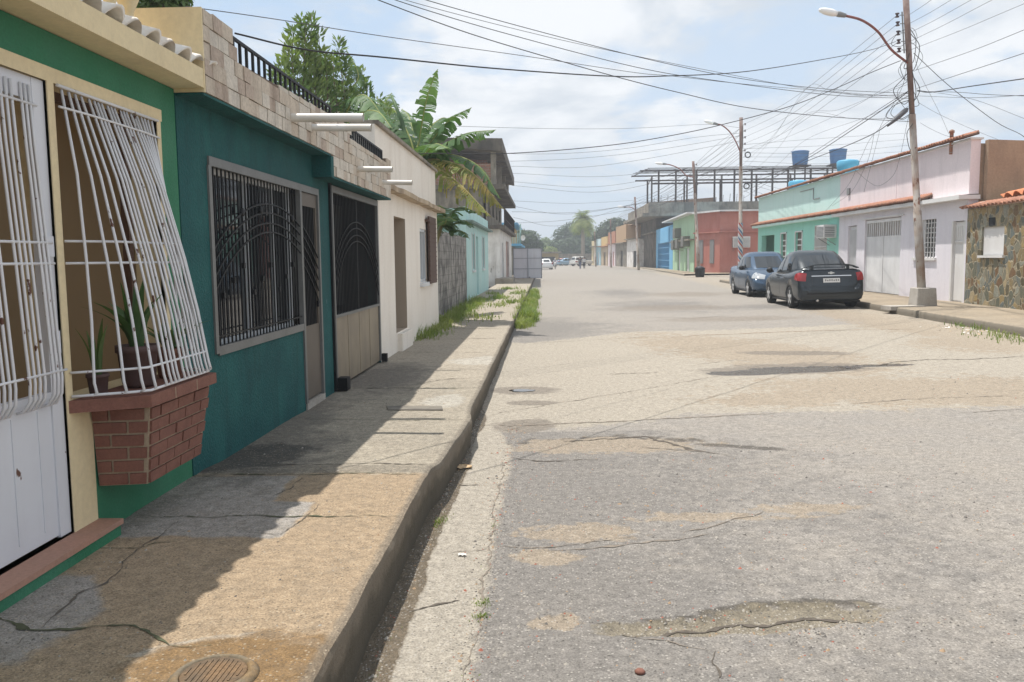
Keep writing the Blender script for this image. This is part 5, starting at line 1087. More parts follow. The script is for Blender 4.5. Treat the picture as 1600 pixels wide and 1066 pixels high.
# pole 2,3,4
B2 = Vector((11.35, 48.6, .30)); T2 = at(1158, 184, 48.6); P2 = pole(B2, T2, .13, .10, 'pole with red white and blue spiral stripes at its foot near the side street', striped=True, upper=.7)
rack(P2, B2, T2, [.80, .84, .88, .92, .96], side=1)
a = B2.lerp(T2, .78); street_lamp(None, [a, at(1150, 222, 48.4), at(1140, 206, 48.2), at(1128, 196, 48.1), at(1120, 194, 48)], 'curved arm street lamp on the striped pole', Vector((-1, -.1, .25)), 1.15, .035)
B3 = Vector((10.4 + .7, 60, .30)); T3 = at(1083, 252, 60); P3 = pole(B3, T3, .13, .09, 'grey pole standing behind the black bin at the red house corner', upper=.72)
rack(P3, B3, T3, [.80, .86, .92, .97], side=1)
a = B3.lerp(T3, .86); street_lamp(None, [a, at(1072, 274, 59.8), at(1062, 264, 59.6), at(1048, 258, 59.4), at(1040, 256.5, 59.3)], 'curved arm street lamp on the pole behind the bin', Vector((-1, 0, .12)), 1.1, .035)
B4 = at(998, 424, 86); B4.z = .3; T4 = at(992, 308, 86); P4 = pole(B4, T4, .13, .09, 'thin distant pole in front of the grimy dark house', upper=.72)
a = B4.lerp(T4, .82); street_lamp(None, [a, at(988, 325, 86), at(982, 323.5, 86), at(978, 324, 86)], 'distant street lamp on the thin pole left of the dark house', Vector((-1, 0, .1)), 1.3, .04)
B5 = at(931, 417, 135); B5.z = .2; T5 = at(929, 362, 135); P5 = pole(B5, T5, .14, .1, 'very distant pole beside the palm tree', upper=.7)
B6 = at(955, 415, 120); B6.z = .2; T6 = at(954, 343, 120); P6 = pole(B6, T6, .13, .1, 'distant pole among the far right houses', upper=.7)
# coils of spare cable on pole 2
for (px, py, lab) in ((1168.5, 242, 'upper coil of spare cable hung on the striped pole'), (1166.5, 291, 'lower coil of spare cable hung on the striped pole')):
    c = at(px, py, 48.4); q = MB()
    for rr in (.13, .15, .17): q.tube([c + Vector((rr * math.cos(t * PI / 12), .02 * rr, rr * math.sin(t * PI / 12))) for t in range(25)], .012, 5, cap=False)
    q = q.build('cable_coil', M_cable, loc=c); tag(q, lab, 'cable coil', 'cable coils on the striped pole')

WN = {}
def wire(ctrl, r, label, group, m=None, n=9):
    """ctrl: list of (px, py, Y) seen points along the cable; real points at real distances"""
    pts = [at(a, b_, Y) if not isinstance(a, Vector) else a for (a, b_, Y) in ctrl]; pts = bez(pts, n); q = MB(); q.tube(pts, r * .74, 5, cap=False)
    o = q.build('cable', m or M_cable, loc=pts[0], fix=False); return tag(o, label, 'cable', group)
def dz_(p, Y0, Y1):
    """spread the distance along the pixel polyline (linear in 1/Y, as a straight run in space does)"""
    L_ = [0]
    for i in range(1, len(p)): L_.append(L_[-1] + math.hypot(p[i][0] - p[i - 1][0], p[i][1] - p[i - 1][1]))
    return [(a, b_, 1 / lerp(1 / Y0, 1 / Y1, s / L_[-1])) for (a, b_), s in zip(p, L_)]
G1 = 'cables crossing the street from the left roofs to the right poles'
Z8 = lambda l: [(600 + x / 2.286, y / 2.286) for x, y in l]
wire(dz_([(367, 52), (480, 78)] + Z8([(0, 205), (400, 245), (800, 272), (1000, 272), (1300, 255), (1600, 207)]) + [(1365, 77), (1400, 65)], 5.6, 21.5), .009, 'thick black cable running from the railing of the teal house across to the nearest pole', G1)
wire(dz_([(290, 10), (430, 30)] + Z8([(0, 130), (500, 200), (900, 260), (1030, 272)]) + [(1200, 135), (1410, 152)], 6.5, 21.5), .005, 'thin grey wire from above the left parapet dipping across to the nearest pole', G1, M_cable_grey)
wire(dz_([(560, -14)] + Z8([(0, 8), (300, 118), (620, 215), (850, 280), (1050, 330), (1300, 385), (1600, 418)]) + [(1420, 190)], 12, 21.5), .010, 'black cable entering at the top left of the sky and falling lowest across it', G1)
wire(dz_([(590, -14)] + Z8([(40, 0), (400, 110), (900, 240), (1200, 290), (1600, 340)]) + [(1420, 154)], 12, 21.5), .008, 'second black cable from the top left, middle of three falling to the nearest pole', G1)
wire(dz_([(640, -14)] + Z8([(150, 0), (620, 130), (1000, 225), (1300, 285), (1600, 320)]) + [(1420, 146)], 12, 21.5), .008, 'third black cable from the top centre falling to the nearest pole', G1)
wire(dz_([(620, -14)] + Z8([(75, 0), (620, 140), (1150, 250), (1600, 330)]) + [(1420, 150)], 12, 21.5), .006, 'thin grey wire just below the third cable from the top centre', G1, M_cable_grey)
wire(dz_(Z8([(120, 548), (450, 548), (800, 520), (1050, 480), (1250, 435), (1450, 380), (1600, 322)]) + [(1360, 114), (1407, 95)], 17, 21.5), .012, 'thick black cable rising from the banana leaves to the nearest pole', G1)
wire(dz_(Z8([(160, 448), (600, 460), (900, 458), (1150, 445)]) + [(1158, 200)], 30, 48.6), .010, 'thin wire running level from the banana leaves to the striped pole', G1, M_cable_grey)
wire(dz_([(735, 236), (790, 240), (880, 240), (980, 232), (1085, 215), (1158, 208)], 48, 48.6), .012, 'sagging wire from the unfinished house to the top of the striped pole', G1, M_cable_grey)
wire(dz_([(745, 252), (800, 252), (900, 248), (1000, 238), (1090, 224), (1158, 212)], 48, 48.6), .012, 'second sagging wire from the unfinished house to the striped pole', G1, M_cable_grey)
wire(dz_([(740, 262), (800, 260), (900, 262), (1000, 250), (1158, 220)], 48, 48.6), .012, 'third sagging wire from the unfinished house to the striped pole', G1, M_cable_grey)
for i, (a, c, d) in enumerate([((800, 271), (940, 276), (1082, 262)), ((800, 284), (930, 292), (1082, 268)), ((800, 290), (940, 300), (1083, 272)), ((798, 322), (900, 334), (1083, 300)), ((800, 331), (910, 331), (1083, 305)), ((802, 349), (900, 342), (1083, 310)), ((802, 314), (900, 318), (992, 313)), ((802, 340), (880, 352), (992, 318)), ((815, 384), (900, 366), (992, 330))]):
    wire(dz_([a, c, d], 60, 60 if d[0] > 1000 else 86), .014, ['wire from the unfinished house roof to the pole behind the bin', 'wire from the unfinished house to the thin distant pole'][d[0] < 1000], 'thin wires from the unfinished house to the farther poles' if d[0] > 1000 else 'thin wires from the unfinished house to the distant pole', M_cable_grey)
# conductors pole 1 - pole 2
for i, y in enumerate((22, 35, 49, 62, 75)):
    p0 = on1(y) + Vector((-.23, 0, 0)); p1_ = B2.lerp(T2, .96 - .04 * i) + Vector((.2, 0, 0)); md = (p0 + p1_) / 2 - Vector((0, 0, .35))
    wire([(p0, 0, 0), (md, 0, 0), (p1_, 0, 0)], .008, 'one of five bare conductors stacked between the nearest pole and the striped pole', 'five conductors between the nearest pole and the striped pole', M_cable_grey)
    p2 = B3.lerp(T3, .97 - .045 * i) + Vector((.2, 0, 0)); md = (p1_ + p2) / 2 - Vector((0, 0, .15))
    wire([(p1_, 0, 0), (md, 0, 0), (p2, 0, 0)], .012, 'one of five bare conductors stacked between the striped pole and the pole behind the bin', 'five conductors between the striped pole and the bin pole', M_cable_grey)
    p3 = B4.lerp(T4, .97 - .04 * i); md = (p2 + p3) / 2 - Vector((0, 0, .4))
    wire([(p2, 0, 0), (md, 0, 0), (p3, 0, 0)], .014, 'one of five bare conductors from the bin pole to the thin distant pole', 'five conductors from the bin pole to the distant pole', M_cable_grey)
    q1 = at([1480, 1500, 1525, 1560, 1610][i], [-18, -8, -4, -5, 2][i], 16.5)
    wire([(on1(y) + Vector((.05, 0, 0)), 0, 0), ((on1(y) + q1) / 2 - Vector((0, 0, .03)), 0, 0), (q1, 0, 0), (q1 + (q1 - on1(y)) * .8, 0, 0)], .006, 'one of five bare conductors leaving the nearest pole towards the upper right', 'five conductors leaving the nearest pole to the upper right', M_cable_grey)
Z5 = lambda l: [(1260 + x / 4.265, y / 4.265) for x, y in l]
G2 = 'cables running from the nearest pole past the right edge'
wire(dz_(Z5([(725, 470), (1100, 340), (1450, 200), (1700, 100)]), 21.5, 14), .007, 'grey cable rising from the nearest pole to the right edge, highest below the conductors', G2)
wire(dz_(Z5([(735, 590), (1100, 470), (1450, 355), (1700, 270)]), 21.5, 14), .008, 'black cable rising gently from the nearest pole to the right edge', G2)
wire(dz_(Z5([(740, 605), (830, 615), (1100, 575), (1450, 525), (1700, 490)]), 21.5, 14), .014, 'thick black cable bundle leaving the nearest pole to the right edge', G2)
wire(dz_(Z5([(740, 610), (1000, 615), (1200, 630), (1450, 640), (1700, 640)]), 21.5, 14), .007, 'level black cable from the nearest pole to the right edge', G2)
wire(dz_(Z5([(750, 640), (1100, 652), (1450, 635), (1700, 620)]), 21.5, 14), .006, 'thin level wire from the nearest pole to the right edge', G2, M_cable_grey)
wire(dz_(Z5([(735, 600), (1100, 660), (1450, 790), (1700, 880)]), 21.5, 20), .006, 'thin wire sloping down from the nearest pole to the right edge', G2, M_cable_grey)
wire(dz_(Z5([(715, 355), (960, 580), (1260, 810), (1425, 895), (1500, 960)]), 21.5, 23.5), .011, 'heavy guy cable dropping from the nearest pole over the pink house roof', G2)
G3 = 'drop wires from the nearest pole to the house roofs'
for l, lab in (([(720, 370), (750, 480), (830, 640), (900, 780), (950, 895)], 'drop wire from high on the nearest pole to the tile eave'), ([(740, 680), (880, 760), (1100, 860), (1300, 940)], 'drop wire sloping from the nearest pole to the brown wall'), ([(760, 820), (830, 860), (930, 905), (1000, 915)], 'lowest drop wire from the nearest pole to the tile eave')):
    wire(dz_(Z5(l), 21.5, 22.6), .005, lab, G3, M_cable_grey)
G4 = 'cable bundles from the nearest pole towards the striped pole'
wire(dz_(Z5([(690, 600), (640, 640), (570, 690), (300, 870), (0, 1060)]) + [(1200, 276), (1158, 292)], 21.5, 48.6), .016, 'thick black cable bundle from the nearest pole down to the striped pole', G4)
wire(dz_(Z5([(690, 600), (560, 680), (300, 850), (40, 1020)]) + [(1162, 310)], 21.5, 48.6), .010, 'second black cable just above the thick bundle to the striped pole', G4)
wire(dz_(Z5([(570, 810), (450, 890), (250, 980), (40, 1060)]) + [(1240, 262), (1162, 300)], 21.3, 48.6), .016, 'thick cable from the splice case towards the striped pole', G4)
wire(dz_(Z5([(690, 700), (450, 895), (360, 1062)]) + [(1325, 290), (1290, 330)], 21.4, 33), .006, 'drop wire hanging from the splice case to the mint wall', G4)
wire(dz_(Z5([(450, 895), (430, 1000)]) + [(1352, 260), (1330, 300), (1300, 322)], 22.5, 32.5), .006, 'loose looping drop wire over the pink wall', G4)
wire(dz_(Z5([(680, 780), (620, 1060)]) + [(1395, 275), (1375, 290), (1360, 286), (1335, 265)], 21.5, 29), .006, 'slack wire looping against the upper pink wall', G4)
wire(dz_(Z5([(670, 440), (630, 600), (500, 830)]) + [(1372, 215), (1350, 300)], 21.4, 28), .006, 'steep drop wire from below the nearest lamp arm', G4)
for i, l in enumerate([[(690, 480), (500, 600), (300, 720), (0, 860)], [(690, 540), (450, 640), (200, 735), (0, 760)], [(690, 560), (400, 640), (0, 630)], [(690, 625), (400, 640), (150, 600), (0, 590)], [(570, 790), (300, 790), (0, 770)], [(690, 640), (400, 780), (0, 930)]]):
    p_ = Z5(l); e = p_[-1]; p_ += [(lerp(e[0], 1158, .5), lerp(e[1], 235 + 12 * i, .55) + 2), (1159, 235 + 12 * i)]
    wire(dz_(p_, 21.5, 48.6), .006, 'thin telephone wire fanning out between the nearest pole and the striped pole', 'telephone wires between the nearest and striped poles', M_cable_grey)
for i in range(12):        # level wires beyond, above the steel frame
    y = 208 + i * 9.5; x0 = 1162; x1 = 1420 if i < 7 else 1330 - i * 4
    wire(dz_([(x0, 226 + i * 6.5), ((x0 + x1) / 2, y + 8 + (i % 3) * 2), (x1, y)], 48.6, 62), .011, 'thin level wire far behind the nearest pole above the steel roof frame', 'thin level wires above the steel roof frame', M_cable_grey)
for i in range(7):
    wire(dz_([(1158, 200 + i * 9), (1120, 226 + i * 9), (1085, 258 + i * 5)], 48.6, 60), .011, 'thin wire sloping between the striped pole and the bin pole', 'thin wires between the striped and bin poles', M_cable_grey)
    wire(dz_([(1084, 262 + i * 6), (1040, 292 + i * 5), (994, 316 + i * 4)], 60, 86), .013, 'thin wire sloping between the bin pole and the thin distant pole', 'thin wires between the bin pole and distant pole', M_cable_grey)
    wire(dz_([(993, 312 + i * 3), (970, 335 + i * 3), (930, 366 + i * 2)], 86, 135), .018, 'thin wire between the two most distant poles', 'thin wires between the distant poles', M_cable_grey)
# ================================================================== CARS
def loft(rings, closed=True, cap=True):
    q = MB(); n = len(rings[0])
    for r in rings: q.v += [Vector(p) for p in r]
    for i in range(len(rings) - 1):
        for k in range(n): k2 = (k + 1) % n; q.f.append((i * n + k, i * n + k2, (i + 1) * n + k2, (i + 1) * n + k)); q.m.append(0); q.s.append(True)
    if cap:
        for i in (0, len(rings) - 1): q.f.append(tuple(i * n + k for k in range(n))); q.m.append(0); q.s.append(True)
    return q
SED = dict(st=[(-2.17, .58, .36, .5, .58), (-2.13, .76, .28, .5, .72), (-2.08, .815, .23, .52, .95), (-1.98, .835, .21, .58, 1.03), (-1.6, .85, .2, .6, 1.04), (-.8, .86, .18, .6, .97), (0, .86, .18, .6, .95), (.9, .855, .18, .6, .95), (1.25, .845, .18, .6, .92), (1.7, .82, .2, .58, .83), (1.98, .76, .24, .52, .73), (2.1, .66, .3, .48, .62), (2.15, .5, .36, .46, .54)],
    cab=[(.90, -1.62, 1.22, .79), (1.05, -1.45, .98, .765), (1.25, -1.15, .62, .70), (1.40, -.88, .34, .635), (1.50, -.66, .14, .55), (1.545, -.38, -.12, .36)], wr=.30, ax=(-1.27, 1.27), side=[[(.90, 1.0), (-.12, 1.0), (-.12, 1.38), (.30, 1.38)], [(-.2, 1.0), (-1.0, 1.02), (-.78, 1.38), (-.2, 1.38)], [(-1.06, 1.03), (-1.28, 1.04), (-.92, 1.34), (-.84, 1.36)]], rear=(1.08, 1.40), front=(.99, 1.38))
SUV = dict(st=[(-2.3, .7, .45, .6, .7), (-2.26, .86, .4, .6, 1.0), (-2.2, .89, .36, .65, 1.06), (-1.5, .9, .34, .7, 1.08), (0, .9, .34, .7, 1.06), (1.0, .9, .34, .7, 1.06), (1.3, .89, .34, .7, 1.04), (2.0, .86, .36, .65, .98), (2.2, .8, .4, .6, .85), (2.27, .65, .45, .55, .7)],
    cab=[(1.0, -2.22, 1.25, .85), (1.3, -2.15, .95, .80), (1.6, -2.02, .62, .74), (1.72, -1.9, .45, .68), (1.76, -1.6, .1, .5)], wr=.36, ax=(-1.4, 1.4), side=[[(.85, 1.12), (-.2, 1.12), (-.2, 1.58), (.55, 1.58)], [(-.3, 1.12), (-1.2, 1.12), (-1.2, 1.58), (-.3, 1.58)], [(-1.3, 1.12), (-2.0, 1.12), (-1.92, 1.55), (-1.3, 1.58)]], rear=(1.15, 1.6), front=(1.1, 1.58))
M_tyre = mat('tyre_rubber', (0.018, 0.018, 0.018), .85); M_rim = mat('alloy_rim', (0.6, 0.6, 0.61), .35, metal=.6, spec=.5); M_carglass = mat('car_glass', (0.012, 0.016, 0.02), .04, spec=1.0)
M_tail = mat('red_tail_lens', (0.30, 0.012, 0.015), .15, spec=.8); M_head = mat('headlamp_lens', (0.34, 0.36, 0.38), .15, spec=1.0); M_chrome = mat('chrome_strip', (0.6, .61, .62), .15, metal=.9); M_blackp = mat('black_plastic', (0.015, .015, .016), .6)
def make_car(name, label, col, loc, rz, P=SED, scale=1.0, detail=True, spoiler=False, metallic=.35):
    t = thing(name, label, 'car', (0, 0, 0)); rs = []
    paint = mat('car_paint_' + label.split()[0] + label.split()[1], col, .22, metal=metallic, spec=.7)
    S = bez([(y, w_, zb) for (y, w_, zb, zm, zt) in P['st']], 4); S2 = bez([(y, zm, zt) for (y, w_, zb, zm, zt) in P['st']], 4)
    for a, b_ in zip(S, S2):
        y, w_, zb = a; _, zm, zt = b_
        half = [(0, zb), (.8 * w_, zb), (.95 * w_, zb + .05), (.995 * w_, (zb + zm) / 2), (w_, zm), (.995 * w_, (zm + zt) / 2), (.965 * w_, zt - .10), (.90 * w_, zt - .03), (.75 * w_, zt), (.4 * w_, zt + .012), (0, zt + .015)]
        rs.append([(x, y, z) for x, z in half] + [(-x, y, z) for x, z in half[-2:0:-1]])
    q = loft(rs); body = q.build('body', [paint, M_blackp], t)
    # wheel arches cut out of the body
    if detail:
        c = MB()
        for y in P['ax']:
            for s in (-1, 1): c.lathe((s * .62, y, P['wr']), [(P['wr'] + .045, -.0), (P['wr'] + .045, .4)] if s > 0 else [(P['wr'] + .045, -.4), (P['wr'] + .045, 0)], 28, axis='x')
        cut = c.build('cut', paint); md = body.modifiers.new('b', 'BOOLEAN'); md.operation = 'DIFFERENCE'; md.object = cut; md.solver = 'EXACT'
        dg = bpy.context.evaluated_depsgraph_get(); me = bpy.data.meshes.new_from_object(body.evaluated_get(dg)); body.modifiers.clear(); body.data = me; bpy.data.objects.remove(cut)
    bt = BVHTree.FromPolygons([Vector(p) for p in q.v], q.f)
    def cast(o, d): h = bt.ray_cast(Vector(o), Vector(d)); return h[0]
    def patch(fn, name_, m, nu=8, nv=4, off=.008, two=None):
        mb = MB(); ok = True; vs = []
        for j in range(nv + 1):
            for i in range(nu + 1):
                o, d = fn(i / nu, j / nv); h = cast(o, d)
                if h is None: ok = False; h = Vector(o) + Vector(d) * .5
                vs.append(h - Vector(d).normalized() * off)
        mb.add(vs, [(j * (nu + 1) + i, j * (nu + 1) + i + 1, (j + 1) * (nu + 1) + i + 1, (j + 1) * (nu + 1) + i) for j in range(nv) for i in range(nu)], 0, True)
        return mb.build(name_, m, two or t, fix=False)
    rear = lambda x0, x1, z0, z1: (lambda s, v: ((lerp(x0, x1, s), -5, lerp(z0, z1, v)), (0, 1, 0)))
    side = lambda sg, y0, y1, z0, z1: (lambda s, v: ((sg * 3, lerp(y0, y1, s), lerp(z0, z1, v)), (-sg, 0, 0)))
    def corner(yc, a0, a1, z0f, z1f): return lambda s, v: ((4 * math.sin(lerp(a0, a1, s)), yc - 4 * math.cos(lerp(a0, a1, s)) * 1, lerp(z0f(s), z1f(s), v)), (-math.sin(lerp(a0, a1, s)), math.cos(lerp(a0, a1, s)), 0))
    # cabin
    C_ = P['cab']; n = 4.0
    def cabp(z):
        for i in range(len(C_) - 1):
            if C_[i][0] <= z <= C_[i + 1][0] or i == len(C_) - 2:
                f = (z - C_[i][0]) / (C_[i + 1][0] - C_[i][0]); r, fr, hw = (lerp(C_[i][k], C_[i + 1][k], f) for k in (1, 2, 3)); return (r + fr) / 2, (fr - r) / 2, hw
    rings = []
    for z in [lerp(C_[0][0], C_[-1][0], k / 14) for k in range(15)]:
        c, b_, a = cabp(z); r = []
        for k in range(40): th = 2 * PI * k / 40; cx, sy = math.cos(th), math.sin(th); r.append((a * math.copysign(abs(cx) ** (2 / n), cx), c + b_ * math.copysign(abs(sy) ** (2 / n), sy), z))
        rings.append(r)
    loft(rings).build('cabin', paint, t)
    def gl(pts, kind, sg=1, off=.007, nm='window_glass'):
        mb = MB(); vs = []; N_ = 6
        for j in range(N_ + 1):
            for i in range(N_ + 1):
                a = Vector(pts[0] + (0,)).lerp(Vector(pts[1] + (0,)), i / N_); b_ = Vector(pts[3] + (0,)).lerp(Vector(pts[2] + (0,)), i / N_); p_ = a.lerp(b_, j / N_); z = p_.y; c, b2, hw = cabp(z)
                if kind == 'side': f = min(.999, abs((p_.x - c) / b2)); vs.append((sg * (hw * (1 - f ** n) ** (1 / n) + off), p_.x, z))
                else: f = min(.999, abs(p_.x * hw / hw)); vs.append((p_.x * hw, c + sg * (b2 * (1 - abs(p_.x) ** n) ** (1 / n) + off), z + .002))
        mb.add(vs, [(j * (N_ + 1) + i, j * (N_ + 1) + i + 1, (j + 1) * (N_ + 1) + i + 1, (j + 1) * (N_ + 1) + i) for j in range(N_) for i in range(N_)], 0, True)
        return mb.build(nm, M_carglass, t, fix=False)
    for sg in (-1, 1):
        for pg_ in P['side']: gl(pg_, 'side', sg)
    z0, z1 = P['rear']; gl([(-.88, z0), (.88, z0), (.84, z1), (-.84, z1)], 'end', -1, nm='rear_window'); z0, z1 = P['front']; gl([(-.9, z0), (.9, z0), (.86, z1), (-.86, z1)], 'end', 1, nm='windscreen')
    # wheels
    for y in P['ax']:
        for sg in (-1, 1):
            q = MB(); R_ = P['wr']; x = sg * .75; pr_ = [(R_ * .66, -.095), (R_ * .93, -.10), (R_, -.07), (R_, .07), (R_ * .93, .10), (R_ * .66, .095)]
            q.lathe((x, y, R_), pr_, 28, axis='x'); wh = q.build('wheel', M_tyre, t)
            q = MB(); q.lathe((x + sg * .085, y, R_), [(R_ * .68, 0), (R_ * .64, .012 * sg), (R_ * .60, -.03 * sg)], 24, axis='x')
            for k in range(5):
                a = k * 2 * PI / 5 + .3; d = Vector((0, math.cos(a), math.sin(a))); e = Vector((0, -d.z, d.y)); c = Vector((x + sg * .085, y, R_)); h_ = Vector((sg * .012, 0, 0))
                q.add([c + e * .05, c - e * .05, c + d * R_ * .62 - e * .035, c + d * R_ * .62 + e * .035, c + e * .05 + h_, c - e * .05 + h_, c + d * R_ * .62 - e * .035 + h_, c + d * R_ * .62 + e * .035 + h_], [(0, 1, 2, 3), (4, 5, 6, 7), (0, 3, 7, 4), (1, 2, 6, 5)], 0, raw=True)
            q.lathe((x + sg * .09, y, R_), [(.055, 0), (.05, .02 * sg)], 12, axis='x'); rim = q.build('rim', M_rim, t, fix=False); rim.parent = wh
            q = MB(); q.lathe((x, y, R_), [(R_ * .60, .0), (R_ * .60, sg * .03)], 20, axis='x'); d_ = q.build('brake_disc', M_blackp, t, fix=False); d_.parent = wh
    for sg in (-1, 1):
        yt = -1.3
        a0, a1 = (PI * 0 + sg * .62, sg * 1.02)
        zt_ = P['st'][3][4] if P is SED else 1.0
        patch(corner(yt, sg * .66, sg * 1.06, lambda s: zt_ - .29 + .04 * s, lambda s: zt_ - .09 + .05 * math.sin(s * 3) - .05 * s), 'tail_light', M_tail, 10, 5, .012)
        patch(corner(1.1, PI - sg * .42, PI - sg * .88, lambda s: .62 + .04 * s, lambda s: .76 + .09 * s), 'headlight', M_head, 10, 4, .012)
        q = MB(); zc_ = 1.0 if P is SED else 1.15; q.lathe((sg * .93, .72, zc_), [(.01, -.1), (.07, -.06), (.085, 0), (.075, .06), (.01, .09)], 12, axis='x'); q.box(sg * .86 - .04, sg * .86 + .04, .69, .75, zc_ - .06, zc_ - .01); q.build('wing_mirror', M_blackp, t)
    patch(rear(-.5, .5, .86 if P is SED else .9, .885 if P is SED else .94), 'trunk_trim', M_chrome, 14, 2, .014)
    if detail:
        pl_ = patch(rear(-.21, .21, .70, .81), 'license_plate', M_white_paint, 6, 2, .016)
        q = MB()
        for k in range(7):
            x = -.165 + k * .053; h = cast((x, -5, .755), (0, 1, 0)); y = h.y - .022
            q.box(x, x + .03, y, y + .003, .735, .785 - .012 * (k % 3 == 1)); 
        q = q.build('plate_characters', M_grey, t); q.parent = pl_
        patch(rear(-.84 + .10, .84 - .10, .60, .606), 'bumper_seam', M_blackp, 12, 1, .006); patch(rear(-.62, .62, .40, .44), 'bumper_recess', M_blackp, 12, 1, .006)
        for x in (-.48, .48): patch(rear(x - .004, x + .004, .62, .99), 'trunk_seam', M_blackp, 1, 6, .006)
        h = cast((0, -5, .945), (0, 1, 0)); y = h.y - .014; q = MB()
        q.add([(-.085, y, .93), (-.028, y, .93), (-.028, y, .912), (.028, y, .912), (.028, y, .93), (.085, y, .93), (.075, y, .96), (.028, y, .96), (.028, y, .978), (-.028, y, .978), (-.028, y, .96), (-.075, y, .96)], [tuple(range(12))]); q.build('emblem', M_chrome, t, fix=False)
        for sg in (-1, 1):
            for yy in (.95, -.16, -1.0): patch(side(sg, yy, yy + .012, .3, .95), 'door_seam', M_blackp, 1, 8, .004)
            for yy in (.05, -.85): q = MB(); q.box(sg * .862, sg * .885, yy, yy + .16, .80, .825); q.build('door_handle', paint, t)
            patch(side(sg, -.85, .85, .215, .25), 'sill', M_blackp, 8, 1, .006)
        q = MB(); q.tube([(-.35, -2.0, .24), (-.35, -2.16, .24)], .03, 8); q.build('exhaust', M_chrome, t)
        q = MB(); q.box(-.8, .8, -1.9, 1.9, .17, .22); q.build('underbody', M_blackp, t)
        q = MB(); q.box(-.42, .42, 2.12, 2.17, .50, .60); q.box(-.5, .5, 2.08, 2.14, .34, .42); q.build('grille', M_blackp, t)
    if spoiler:
        q = MB(); vs = []
        for k in range(11):
            x = -.70 + .14 * k; zz = 1.155 - .10 * abs(x / .70) ** 4; vs += [(x, -2.06, zz), (x, -1.86, zz - .01), (x, -1.86, zz + .012), (x, -2.06, zz + .022)]
        q.add(vs, [(4 * k + a, 4 * k + (a + 1) % 4, 4 * k + 4 + (a + 1) % 4, 4 * k + 4 + a) for k in range(10) for a in range(4)], 0)
        for x in (-.45, .45): q.box(x - .04, x + .04, -1.97, -1.88, 1.0, 1.14)
        q.build('spoiler', paint, t)
    t.location = loc; t.rotation_euler = (0, math.atan(SLOPE) * -math.cos(rz), rz); t.scale = (scale,) * 3
    return t
make_car('parked_car', 'dark blue-grey sedan with a boot spoiler parked nearest on the right, seen from behind', (0.026, 0.034, 0.042), (7.98, 25.35, float(zroad(8.0)) - .006), -.045, scale=1.06, spoiler=True)
make_car('parked_car', 'medium blue sedan parked facing the camera just beyond the dark one', (0.05, 0.09, 0.15), (8.42, 32.2, float(zroad(8.4)) - .006), PI - .03, scale=1.06)
def zr1(x): return float(zroad(np.array(float(x))))
make_car('car', 'small white car at the far end of the street beside the steel gate', (0.7, .7, .7), (.35, 120, 0), .1, detail=False, metallic=0)
make_car('car', 'white off-road wagon crossing the far end of the street', (0.66, .66, .63), (7.1, 156, .11), -.85, P=SUV, detail=False, metallic=0)
make_car('car', 'light blue hatch parked far behind beside the white wagon', (0.3, .45, .6), (4.9, 172, .08), -1.3, detail=False)
make_car('car', 'dark red car parked at the far end of the street behind the motorcyclist', (0.16, .03, .03), (3.6, 176, .05), 1.3, detail=False)

# ================================================================== PEOPLE
def person(label, loc, rz, joints, edges, rad_, hair=(0.02, .015, .01), skin=(0.25, .14, .09), shirt=(.5, .5, .5), trou=(.05, .06, .1), zs=(1.38, .92), helmet=None):
    t = thing('person', label, 'person', (0, 0, 0)); me = bpy.data.meshes.new('body'); me.from_pydata(joints, edges, []); o = bpy.data.objects.new('body', me); COL.objects.link(o)
    md = o.modifiers.new('s', 'SKIN'); 
    if not me.skin_vertices: me.skin_vertices.new() if hasattr(me.skin_vertices, 'new') else None
    if me.skin_vertices:
        for i, r in enumerate(rad_): me.skin_vertices[0].data[i].radius = (r, r)
        me.skin_vertices[0].data[0].use_root = True
    s = o.modifiers.new('u', 'SUBSURF'); s.levels = 2
    dg = bpy.context.evaluated_depsgraph_get(); m2 = bpy.data.meshes.new_from_object(o.evaluated_get(dg)); o.modifiers.clear(); o.data = m2; o.parent = t
    m2.materials.clear(); [m2.materials.append(x) for x in (mat('skin%.2f' % skin[0], skin, .6), mat('shirt%.2f%.2f' % shirt[:2], shirt, .9), mat('trousers%.2f%.2f' % trou[:2], trou, .9), M_blackp)]
    for p_ in m2.polygons:
        z = p_.center.z; x = abs(p_.center.x); p_.use_smooth = True
        p_.material_index = 3 if z < .07 else 2 if z < zs[1] else (1 if z < zs[0] and (x < .26) else 0)
    h = Vector(joints[JH]); q = MB(); q.lathe(h + Vector((0, -.01, -.02)), [(.01, .135), (.06, .125), (.095, .08), (.105, .02), (.10, -.03)], 14); q.build('helmet' if helmet else 'hair', mat('hair%s' % bool(helmet), helmet or hair, .5), t)
    t.location = loc; t.rotation_euler = (0, 0, rz); return t
JH = 4
J = [(0, 0, .95), (0, 0, 1.15), (0, .01, 1.38), (0, .01, 1.48), (0, .02, 1.60), (0, .02, 1.70), (-.2, 0, 1.38), (-.26, .02, 1.10), (-.25, .12, .88), (-.25, .15, .80), (.2, 0, 1.38), (.26, -.02, 1.10), (.25, .06, .87), (.25, .08, .79), (-.09, 0, .90), (-.10, .12, .50), (-.10, .06, .08), (-.10, .18, .04), (.09, 0, .90), (.10, -.06, .50), (.10, -.24, .12), (.10, -.14, .04)]
E_ = [(0, 1), (1, 2), (2, 3), (3, 4), (4, 5), (2, 6), (6, 7), (7, 8), (8, 9), (2, 10), (10, 11), (11, 12), (12, 13), (0, 14), (14, 15), (15, 16), (16, 17), (0, 18), (18, 19), (19, 20), (20, 21)]
Rr = [.13, .13, .13, .055, .09, .085, .06, .045, .035, .04, .06, .045, .035, .04, .09, .06, .045, .04, .09, .06, .045, .04]
